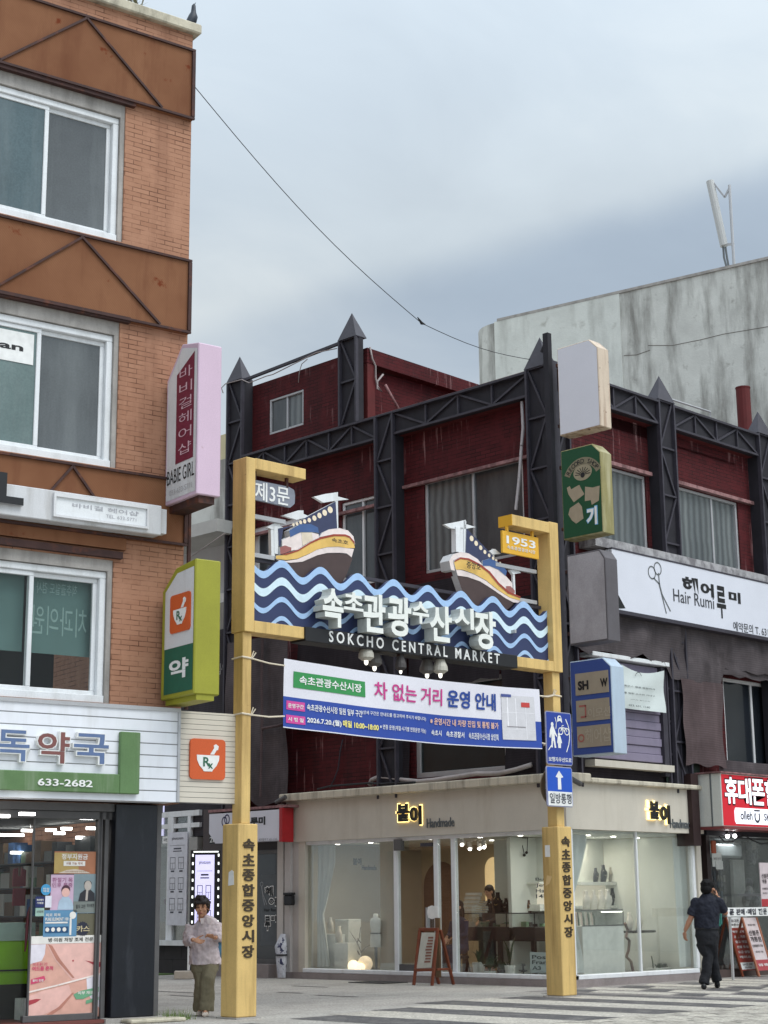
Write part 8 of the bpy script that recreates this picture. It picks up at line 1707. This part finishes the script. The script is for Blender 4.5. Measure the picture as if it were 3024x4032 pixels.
# ================================================================== people
def remesh(o, size, smooth=4):
    m = o.modifiers.new('remesh', 'REMESH'); m.mode = 'VOXEL'; m.voxel_size = size; m.use_smooth_shade = True
    if smooth: s = o.modifiers.new('smooth', 'SMOOTH'); s.iterations = smooth; s.factor = .5
def folds(o, tex_scale, strength):
    tx = bpy.data.textures.new('folds', 'CLOUDS'); tx.noise_scale = tex_scale; d = o.modifiers.new('folds', 'DISPLACE'); d.texture = tx; d.strength = strength; d.mid_level = .5; d.texture_coords = 'LOCAL'
X_, Y_ = Vector((1, 0, 0)), Vector((0, 1, 0))
def limb(b, pts, rad, n=10, m=0):
    b.tube(pts, rad, m, n); [b.ell(p, r, m, 10) for p, r in list(zip(pts, rad))[1:-1]]
def hand(b, wrist, dirv, palm_n, side, curl=.5, s=1.0):
    """palm plus four unequal bent fingers and a thumb leaving the side of the palm"""
    w = Vector(wrist); d = Vector(dirv).normalized(); n = Vector(palm_n).normalized(); x = d.cross(n).normalized()*side
    pc = w+d*.05*s; R_ = Matrix((x, d, n)).transposed(); b.ell(pc, (.038*s, .052*s, .017*s), 0, 10, R_)
    for i, (o, l) in enumerate(((-.028, .07), (-.01, .08), (.009, .075), (.027, .058))):
        p0 = w+d*.09*s+x*o*s; a1 = curl*.7; p1 = p0+(d*math.cos(a1)+n*math.sin(a1))*l*.45*s; a2 = curl*1.7; p2 = p1+(d*math.cos(a2)+n*math.sin(a2))*l*.33*s; a3 = curl*2.5; p3 = p2+(d*math.cos(a3)+n*math.sin(a3))*l*.25*s
        b.tube([w+d*.06*s+x*o*s*.9, p0, p1, p2, p3], [.0095*s, .0095*s, .009*s, .008*s, .006*s], 0, 7)
    t0 = w+d*.03*s-x*.03*s; b.tube([t0, t0+(d*.6-x*.7+n*.3)*.035*s, t0+(d*.9-x*.6+n*.6)*.062*s, t0+(d-x*.45+n*.8)*.08*s], [.012*s, .011*s, .0095*s, .007*s], 0, 7)
def head(b, c, f, s=1.0):
    """c = centre of the head, f = facing; brow, nose, lips, chin, ears"""
    f = Vector(f).normalized(); up = Vector((0, 0, 1)); sd = f.cross(up).normalized(); up = sd.cross(f); c = Vector(c); R_ = Matrix((sd, f, up)).transposed()
    q = lambda a, d, z: c+(sd*a+f*d+up*z)*s
    b.ell(q(0, -.012, .025), (.075*s, .093*s, .088*s), 0, 18, R_); b.ell(q(0, .018, -.045), (.06*s, .066*s, .068*s), 0, 16, R_); b.ell(q(0, .052, -.093), (.027*s, .026*s, .022*s), 0, 10, R_)
    b.tube([q(0, .083, .012), q(0, .1, -.02), q(0, .104, -.03)], [.009*s, .013*s, .014*s], 0, 8); b.ell(q(0, .078, -.06), (.023*s, .016*s, .012*s), 0, 10, R_)
    for a in (-1, 1): b.ell(q(a*.077, -.01, -.012), (.012*s, .024*s, .034*s), 0, 8, R_); b.ell(q(a*.03, .073, .022), (.024*s, .014*s, .012*s), 0, 8, R_); b.ell(q(a*.04, .06, -.03), (.026*s, .02*s, .024*s), 0, 8, R_)
    return q, R_
def face_parts(fr, par, q, R_, s, lipc):
    b = MB(fr)
    for a in (-1, 1): b.ell(q(a*.03, .085, .008), (.013*s, .005*s, .006*s), 0, 8, R_)
    b.build('eyes', M['black'], par); b = MB(fr)
    for a in (-1, 1): b.ell(q(a*.032, .086, .03), (.02*s, .006*s, .005*s), 0, 8, R_)
    b.build('eyebrows', M['hair'], par); b = MB(fr); b.ell(q(0, .092, -.06), (.022*s, .006*s, .007*s), 0, 8, R_); b.build('lips', lipc, par)
# ---- woman walking out of the lane
gw = view_dir(14, 530, 2150); kk = 23.2/math.hypot(gw.x, gw.y); wp_ = CAM+gw*kk
FWm = Frame(wp_.x, wp_.y, -45); FWm.M = Matrix.Translation((wp_.x, wp_.y, 0)) @ Matrix.Rotation(R(-45), 4, 'Z')
# local: x to the right in the picture, y away from the camera, z up; the photo's outline fixes heights
def wz(y): return FWm.P(14, 530, y)[1]
def wx(x, y): return FWm.P(14, x, y)[0]
wom = thing('person', 'woman with short dark hair in a loose pale shirt and olive trousers walking out of the lane with a blue bag', 'person', (wp_.x, wp_.y, 0))
wom['label'] = 'woman in loose pale shirt and olive trousers walking out of the lane, blue shoulder bag'
HZ = wz(1095); hx = wx(515, 1095)
hipz, shz, neckz = wz(1650)+.06, wz(1245), wz(1215)
b = MB(FWm)
q, R_ = head(b, (hx, -.03, HZ-.03), (-.12, -1, -.12), 1.14)
b.tube([(hx, .0, HZ-.1), (hx+.01, .02, shz-.03)], [.056, .066], 0, 12)
b.loft([((.0, .03, hipz-.05), .16, .11, X_, Y_), ((.01, .03, hipz+.15), .15, .105, X_, Y_), ((.02, .03, shz-.25), .165, .11, X_, Y_), ((.02, .03, shz-.05), .15, .085, X_, Y_), ((.02, .03, shz+.01), .07, .06, X_, Y_)], n=16)
shL, shR = Vector((wx(405, 1290), .03, shz-.06)), Vector((wx(640, 1280), .03, shz-.06))
elL, elR = Vector((wx(372, 1440), .02, wz(1440))), Vector((wx(685, 1400), .02, wz(1400)))
wrL, wrR = Vector((wx(450, 1415), -.2, wz(1418))), Vector((wx(640, 1410), -.17, wz(1405)))
limb(b, [shL, elL, wrL], [.05, .038, .026]); limb(b, [shR, elR, wrR], [.05, .038, .026])
hand(b, wrL, (.95, -.25, -.3), (.1, -.8, .5), 1, .35, 1.0); hand(b, wrR, (-.8, -.2, .35), (-.2, -.6, -.6), -1, .8, .95)
fL, fR = Vector((wx(490, 2080), .1, .0)), Vector((wx(555, 2150), -.12, .0))
hpL, hpR = Vector((-.085, .03, hipz-.05)), Vector((.085, .03, hipz-.05))
knL, knR = Vector((wx(505, 1880), .02, .47)), Vector((wx(575, 1850), -.1, .48))
limb(b, [hpL, knL, fL+Vector((0, .02, .1))], [.075, .05, .035]); limb(b, [hpR, knR, fR+Vector((0, .04, .09))], [.075, .05, .035])
for f_, l in ((fL, 0), (fR, 0)): b.ell(f_+Vector((0, -.03, .05)), (.038, .1, .04), 0, 10)
body = b.build('body', mat('warm_skin', S(196, 146, 116), .6, .05, 6), wom, smooth=True); remesh(body, .006, 2)
face_parts(FWm, wom, q, R_, 1.14, pl((160, 84, 80)))
b = MB(FWm)          # hair
b.ell(q(0, -.022, .036), (.1, .108, .1), 0, 18, R_); b.ell(q(0, -.05, -.02), (.097, .082, .1), 0, 14, R_)
rnd = random.Random(2)
for i in range(40):
    a = -1.9+3.8*rnd.random(); e_ = rnd.random(); b.ell(q(.08*math.sin(a)*math.cos(e_*.9), .08*math.cos(a)*math.cos(e_*.9)-.02, .04+.085*math.sin(e_*1.4)), (.028, .026, .022), 0, 6)
for a in (-.05, -.025, 0, .025, .05): b.ell(q(a, .08, .056), (.024, .018, .026), 0, 6)
for a in (-1, 1): b.ell(q(a*.084, .0, .015), (.018, .04, .055), 0, 8, R_)
h_ = b.build('hair', mat('dark_brown_hair', S(42, 32, 30), .5, .2, 30), wom, smooth=True); remesh(h_, .008, 1)
b = MB(FWm)          # shirt: boxy body, loose sleeves, collar
hz = wz(1655)
b.loft([((wx(540, 1650), .03, hz), .215, .15, X_, Y_), ((wx(538, 1580), .03, hz+.1), .212, .145, X_, Y_), ((wx(535, 1450), .03, wz(1450)), .185, .132, X_, Y_), ((.02, .03, shz-.18), .185, .125, X_, Y_), ((.02, .03, shz-.05), .178, .1, X_, Y_), ((.02, .025, shz+.02), .11, .08, X_, Y_), ((.015, .02, shz+.065), .072, .068, X_, Y_)], n=20)
for sh_, el_, wr_ in ((shL, elL, wrL), (shR, elR, wrR)):
    e2 = el_.lerp(wr_, .8); limb(b, [sh_+Vector((0, 0, -.0)), sh_.lerp(el_, .5), el_, el_.lerp(wr_, .5), e2], [.075, .076, .072, .064, .048], 12)
sh_o = b.build('shirt', mat('pale_pink_grey_shirt', S(206, 192, 194), .85, .08, 9, S(140, 134, 152), .45, (14, 14, 3.5), (.5, .66)), wom, smooth=True); remesh(sh_o, .011, 2); folds(sh_o, .07, .04)
b = MB(FWm)
for a in (-1, 1): b.prism([(.012+a*.012, shz+.035), (.012+a*.075, shz+.03), (.012+a*.06, shz-.045), (.012+a*.03, shz-.04)], -.085, -.07)
b.build('collar', mat('shirt_collar', S(226, 214, 214), .85, .05), wom)
b = MB(FWm)          # trousers
b.loft([((.005, .03, hz+.12), .17, .12, X_, Y_), ((.0, .03, hipz-.06), .19, .135, X_, Y_), ((.0, .03, hipz-.16), .18, .13, X_, Y_)], n=16)
for hp, kn, ft, w1 in ((hpL, knL, fL, .1), (hpR, knR, fR, .1)): limb(b, [hp, hp.lerp(kn, .5), kn, kn.lerp(ft, .55)+Vector((0, .01, .0)), ft+Vector((0, .015, .07))], [.105, .102, .098, .1, .105], 14)
tr_o = b.build('trousers', mat('olive_trousers', S(122, 114, 92), .85, .1, 5), wom, smooth=True); remesh(tr_o, .011, 2); folds(tr_o, .1, .03)
for f_, kx in ((fL, 0), (fR, 0)):
    b = MB(FWm); b.loft([(f_+Vector((0, .1, .035)), .035, .035, X_, Vector((0, 0, 1))), (f_+Vector((0, .05, .045)), .042, .045, X_, Vector((0, 0, 1))), (f_+Vector((0, -.04, .04)), .046, .04, X_, Vector((0, 0, 1))), (f_+Vector((0, -.12, .03)), .044, .03, X_, Vector((0, 0, 1))), (f_+Vector((0, -.155, .02)), .025, .018, X_, Vector((0, 0, 1)))], n=12); b.build('shoe', mat('white_shoe', S(214, 200, 186), .6, .08), wom, smooth=True)
bg_t = thing('shoulder_bag', 'blue cloth bag hanging at the side of the walking woman', 'bag', (wp_+FWm.u*.3).to_tuple()); cx_ = wx(668, 1500)
b = MB(FWm); zb_ = wz(1600); b.loft([((cx_+.01, .06, zb_), .05, .05, X_, Y_), ((cx_-.0, .06, zb_+.1), .1, .07, X_, Y_), ((cx_-.02, .06, wz(1470)), .11, .06, X_, Y_), ((cx_-.03, .05, wz(1420)), .07, .03, X_, Y_)], n=14); o = b.build('bag', mat('blue_cloth', S(84, 130, 160), .8, .15, 8), bg_t, smooth=True)
MB(FWm).tube([(cx_-.05, .0, wz(1425)), (shR.x+.0, -.06, shz-.25), (shR.x-.03, .03, shz+.035), (shR.x, .12, shz-.2), (cx_-.02, .1, wz(1425))], .009, 0, 6).build('strap', pl((70, 108, 136)), bg_t)
# ---- man in dark clothes seen from behind, phone at his ear
gm_ = ground_at(15, 540, 1800); FMn = Frame(gm_.x, gm_.y, -55); FMn.M = Matrix.Translation((gm_.x, gm_.y, 0)) @ Matrix.Rotation(R(-55), 4, 'Z')
man = thing('person', 'man in black short sleeved shirt walking away with a phone at his ear', 'person', gm_)
mx_ = lambda x, y: FMn.P(15, x, y)[0]; mz = lambda y: FMn.P(15, 540, y)[1]
HZ = mz(590); hx = mx_(555, 575); shz = mz(690); wz_m = mz(1070); cr_z = mz(1330)
b = MB(FMn); q, R_ = head(b, (hx+.01, .03, HZ-.0), (.45, 1, -.12), 1.2)
b.tube([(hx+.005, .0, HZ-.1), (mx_(555, 720), -.01, shz-.04)], [.06, .068], 0, 12)
b.loft([((mx_(555, 1150), 0, wz_m-.1), .17, .12, X_, Y_), ((mx_(555, 1000), 0, wz_m+.1), .165, .115, X_, Y_), ((mx_(550, 850), 0, mz(850)), .2, .125, X_, Y_), ((mx_(555, 720), 0, shz-.06), .19, .1, X_, Y_), ((mx_(555, 700), 0, shz), .09, .07, X_, Y_)], n=16)
shL, shR = Vector((mx_(422, 760), 0, mz(762))), Vector((mx_(690, 760), 0, mz(762)))
elL, wrL = Vector((mx_(362, 950), -.02, mz(950))), Vector((mx_(292, 1110), .02, mz(1105)))
elR, wrR = Vector((mx_(775, 880), .1, mz(890))), Vector((mx_(685, 680), .1, mz(700)))
limb(b, [shL, elL, elL.lerp(wrL, .35), wrL], [.056, .046, .047, .03]); limb(b, [shR, elR, elR.lerp(wrR, .35), wrR], [.056, .046, .046, .03])
hand(b, wrL, (-.05, .1, -1), (.6, .5, 0), 1, .55, 1.1); hand(b, wrR, (-.35, -.1, 1), (-.9, .2, .1), -1, .45, 1.05)
fL, fR = Vector((mx_(520, 1800), -.06, .0)), Vector((mx_(680, 1740), .3, .0))
hpL, hpR = Vector((mx_(505, 1250), 0, cr_z+.12)), Vector((mx_(610, 1250), 0, cr_z+.12)); knL, knR = Vector((mx_(570, 1450), -.0, .52)), Vector((mx_(625, 1450), .12, .5))
limb(b, [hpL, knL, fL+Vector((0, -.02, .11))], [.085, .055, .04]); limb(b, [hpR, knR, fR+Vector((0, -.06, .14))], [.085, .055, .04])
body = b.build('body', mat('tanned_skin', S(176, 128, 102), .6, .05, 6), man, smooth=True); remesh(body, .0065, 2)
face_parts(FMn, man, q, R_, 1.2, pl((140, 80, 74)))
b = MB(FMn); b.ell(q(0, -.025, .035), (.106, .118, .1), 0, 18, R_); b.ell(q(0, -.055, -.025), (.098, .085, .095), 0, 14, R_)
for a in (-1, 1): b.ell(q(a*.078, -.02, .02), (.018, .045, .045), 0, 8, R_)
rnd = random.Random(5)
for i in range(26): a = rnd.random()*6.28; e_ = rnd.random()*1.3; b.ell(q(.08*math.sin(a)*math.cos(e_), -.03+.085*math.cos(a)*math.cos(e_), .035+.07*math.sin(e_)), (.026, .026, .02), 0, 6)
h_ = b.build('hair', M['hair'], man, smooth=True); remesh(h_, .009, 1)
dk_ = mat('black_cotton', S(26, 29, 42), .85, .15, 6); b = MB(FMn)
b.loft([((mx_(555, 1080), 0, wz_m-.01), .2, .15, X_, Y_), ((mx_(555, 1000), 0, wz_m+.12), .205, .15, X_, Y_), ((mx_(548, 850), 0, mz(850)), .225, .15, X_, Y_), ((mx_(550, 760), 0, shz-.1), .225, .13, X_, Y_), ((mx_(555, 705), 0, shz-.015), .13, .09, X_, Y_), ((mx_(557, 690), 0, shz+.03), .075, .072, X_, Y_)], n=20)

for s_, e_ in ((shL, elL), (shR, elR)): b.ell(s_, .088, 0, 12); limb(b, [s_, s_.lerp(e_, .45), s_.lerp(e_, .85)], [.088, .08, .078], 12)
o = b.build('shirt', dk_, man, smooth=True); remesh(o, .011, 2); folds(o, .08, .035)
b = MB(FMn); b.loft([((mx_(557, 690), 0, shz+.0), .085, .08, X_, Y_), ((mx_(557, 680), .005, shz+.055), .078, .075, X_, Y_)], n=14, cap=False); b.build('collar', dk_, man, smooth=True)
b = MB(FMn); b.loft([((mx_(555, 1075), 0, wz_m+.02), .185, .135, X_, Y_), ((mx_(555, 1160), 0, mz(1160)), .2, .145, X_, Y_), ((mx_(565, 1290), 0, cr_z+.08), .165, .13, X_, Y_)], n=16)
limb(b, [hpL, hpL.lerp(knL, .5), knL, knL.lerp(fL, .5), fL+Vector((0, -.01, .09))], [.115, .11, .092, .085, .085], 14); limb(b, [hpR, hpR.lerp(knR, .5), knR, knR.lerp(fR, .5), fR+Vector((0, -.05, .12))], [.115, .11, .09, .085, .085], 14)
o = b.build('trousers', mat('black_trousers', S(26, 27, 32), .85, .15, 6), man, smooth=True); remesh(o, .011, 2); folds(o, .11, .03)
MB(FMn).lathe((mx_(555, 1075), 0, wz_m-.02), [(.197, 0), (.197, .035)], 0, 20, .74).build('belt', M['black'], man)
for f_, up_ in ((fL, .0), (fR, .03)):
    b = MB(FMn); Zv = Vector((0, 0, 1)); b.loft([(f_+Vector((0, -.1, .05+up_)), .035, .045, X_, Zv), (f_+Vector((0, -.04, .055+up_)), .045, .055, X_, Zv), (f_+Vector((0, .06, .045)), .048, .043, X_, Zv), (f_+Vector((0, .15, .035)), .046, .033, X_, Zv), (f_+Vector((0, .19, .025)), .025, .02, X_, Zv)], n=12); b.build('shoe', M['black'], man, smooth=True)
pc = Vector(q(.1, .02, -.01)); t = thing('mobile_phone', 'dark mobile phone held at the ear of the walking man', 'mobile phone', FMn.M @ pc); b = MB(FMn); b.box(pc.x-.0, pc.x+.009, pc.y-.03, pc.y+.04, pc.z-.09, pc.z+.06); b.build('phone', M['black'], t, bevel=.003)
# ---- two people inside the jewellery shop
d = 2.1; c = FB.P(22, 1122, 430, -d); FCl = Frame(FB.W(c[0], d, 0).x, FB.W(c[0], d, 0).y, -90)
ck = thing('person', 'shop assistant with black hair standing behind the dark jewellery counter', 'person', FCl.o); s_ = 1.0; hz_ = c[1]-.05
b = MB(FCl); q, R_ = head(b, (0, 0, hz_), (-.2, -1, -.3)); b.tube([(0, .01, hz_-.08), (0, .03, hz_-.2)], [.05, .058], 0, 10)
b.loft([((0, .03, .95), .16, .11, X_, Y_), ((0, .03, hz_-.5), .165, .11, X_, Y_), ((0, .03, hz_-.25), .15, .085, X_, Y_), ((0, .03, hz_-.18), .07, .06, X_, Y_)], n=14)
for a in (-1, 1):
    limb(b, [Vector((a*.17, .03, hz_-.25)), Vector((a*.2, .0, hz_-.52)), Vector((a*.1, -.22, hz_-.58))], [.048, .038, .026]); hand(b, (a*.1, -.22, hz_-.58), (-a*.5, -.8, -.2), (0, -.2, -1), a, .5, .95); limb(b, [Vector((a*.09, .03, .95)), Vector((a*.09, .03, .55)), Vector((a*.09, .04, .2))], [.08, .055, .04]); b.ell((a*.09, -.02, .17), (.04, .1, .04), 0, 8)
o = b.build('body', M['skin'], ck, smooth=True); remesh(o, .008, 2); face_parts(FCl, ck, q, R_, 1, pl((150, 84, 80)))
b = MB(FCl); b.ell(q(0, -.02, .045), (.087, .1, .088), 0, 16, R_); b.ell(q(0, -.055, -.04), (.088, .07, .12), 0, 14, R_); o = b.build('hair', M['hair'], ck, smooth=True); remesh(o, .009, 1)
b = MB(FCl); b.loft([((0, .03, .9), .19, .13, X_, Y_), ((0, .03, hz_-.5), .185, .125, X_, Y_), ((0, .03, hz_-.24), .165, .095, X_, Y_), ((0, .03, hz_-.17), .075, .065, X_, Y_)], n=16)
for a in (-1, 1): limb(b, [Vector((a*.165, .03, hz_-.26)), Vector((a*.205, .0, hz_-.52)), Vector((a*.13, -.16, hz_-.57))], [.065, .056, .04]); limb(b, [Vector((a*.09, .03, .95)), Vector((a*.09, .03, .55)), Vector((a*.09, .04, .2))], [.1, .08, .07])
o = b.build('dark_dress', mat('charcoal_dress', S(40, 38, 44), .85, .1), ck, smooth=True); remesh(o, .012, 2)
d = .75; c = FB.P(22, 884, 560, -d); FSt = Frame(FB.W(c[0], d, 0).x, FB.W(c[0], d, 0).y, -90); hz_ = c[1]-.02
cu = thing('person', 'woman in dark blue seated just inside the shop window beside the door mullion', 'person', FSt.o); sz_ = max(.45, hz_-.78)
b = MB(FSt); q, R_ = head(b, (0, 0, hz_), (-.5, -1, -.1)); b.tube([(0, .01, hz_-.08), (0, .03, hz_-.2)], [.048, .055], 0, 10)
b.loft([((0, .05, sz_), .16, .12, X_, Y_), ((0, .04, hz_-.45), .145, .1, X_, Y_), ((0, .03, hz_-.25), .15, .085, X_, Y_), ((0, .03, hz_-.18), .065, .058, X_, Y_)], n=14)
for a in (-1, 1):
    limb(b, [Vector((a*.165, .03, hz_-.25)), Vector((a*.2, -.02, hz_-.5)), Vector((a*.08, -.25, hz_-.55))], [.046, .037, .026]); hand(b, (a*.08, -.25, hz_-.55), (-a*.4, -.6, -.5), (0, -.3, -1), a, .4, .95); limb(b, [Vector((a*.09, .03, sz_+.02)), Vector((a*.1, -.38, sz_+.0)), Vector((a*.09, -.36, .2))], [.085, .058, .04]); b.ell((a*.09, -.42, .165), (.04, .1, .04), 0, 8)
o = b.build('body', M['skin'], cu, smooth=True); remesh(o, .008, 2); face_parts(FSt, cu, q, R_, 1, pl((150, 84, 80)))
b = MB(FSt); b.ell(q(0, -.02, .04), (.086, .098, .09), 0, 16, R_); b.ell(q(0, -.05, -.1), (.09, .07, .16), 0, 14, R_); o = b.build('hair', M['hair'], cu, smooth=True); remesh(o, .009, 1)
b = MB(FSt); b.loft([((0, .05, sz_-.02), .18, .14, X_, Y_), ((0, .04, hz_-.45), .165, .12, X_, Y_), ((0, .03, hz_-.24), .165, .095, X_, Y_), ((0, .03, hz_-.17), .07, .062, X_, Y_)], n=16)
for a in (-1, 1): limb(b, [Vector((a*.16, .03, hz_-.26)), Vector((a*.2, -.02, hz_-.5)), Vector((a*.1, -.2, hz_-.54))], [.062, .052, .04]); limb(b, [Vector((a*.09, .03, sz_+.02)), Vector((a*.1, -.38, sz_)), Vector((a*.09, -.36, .24))], [.105, .08, .07])
o = b.build('dark_blue_clothes', mat('dark_blue_cloth', S(40, 46, 76), .85, .1), cu, smooth=True); remesh(o, .012, 2)
t = thing('stool', 'small dark stool under the seated woman inside the shop', 'stool', FSt.o); MB(FSt).lathe((0, .02, sz_-.16), [(.17, 0), (.18, .02), (.17, .05)], 0, 18).build('seat', M['darkwood'], t)
for a in (-1, 1):
    for c_ in (-1, 1): MB(FSt).tube([(a*.1, .02+c_*.1, sz_-.161), (a*.14, .02+c_*.14, .121)], .016, 0, 8).build('leg', M['darkwood'], t)
bpy.data.objects.remove(_to)
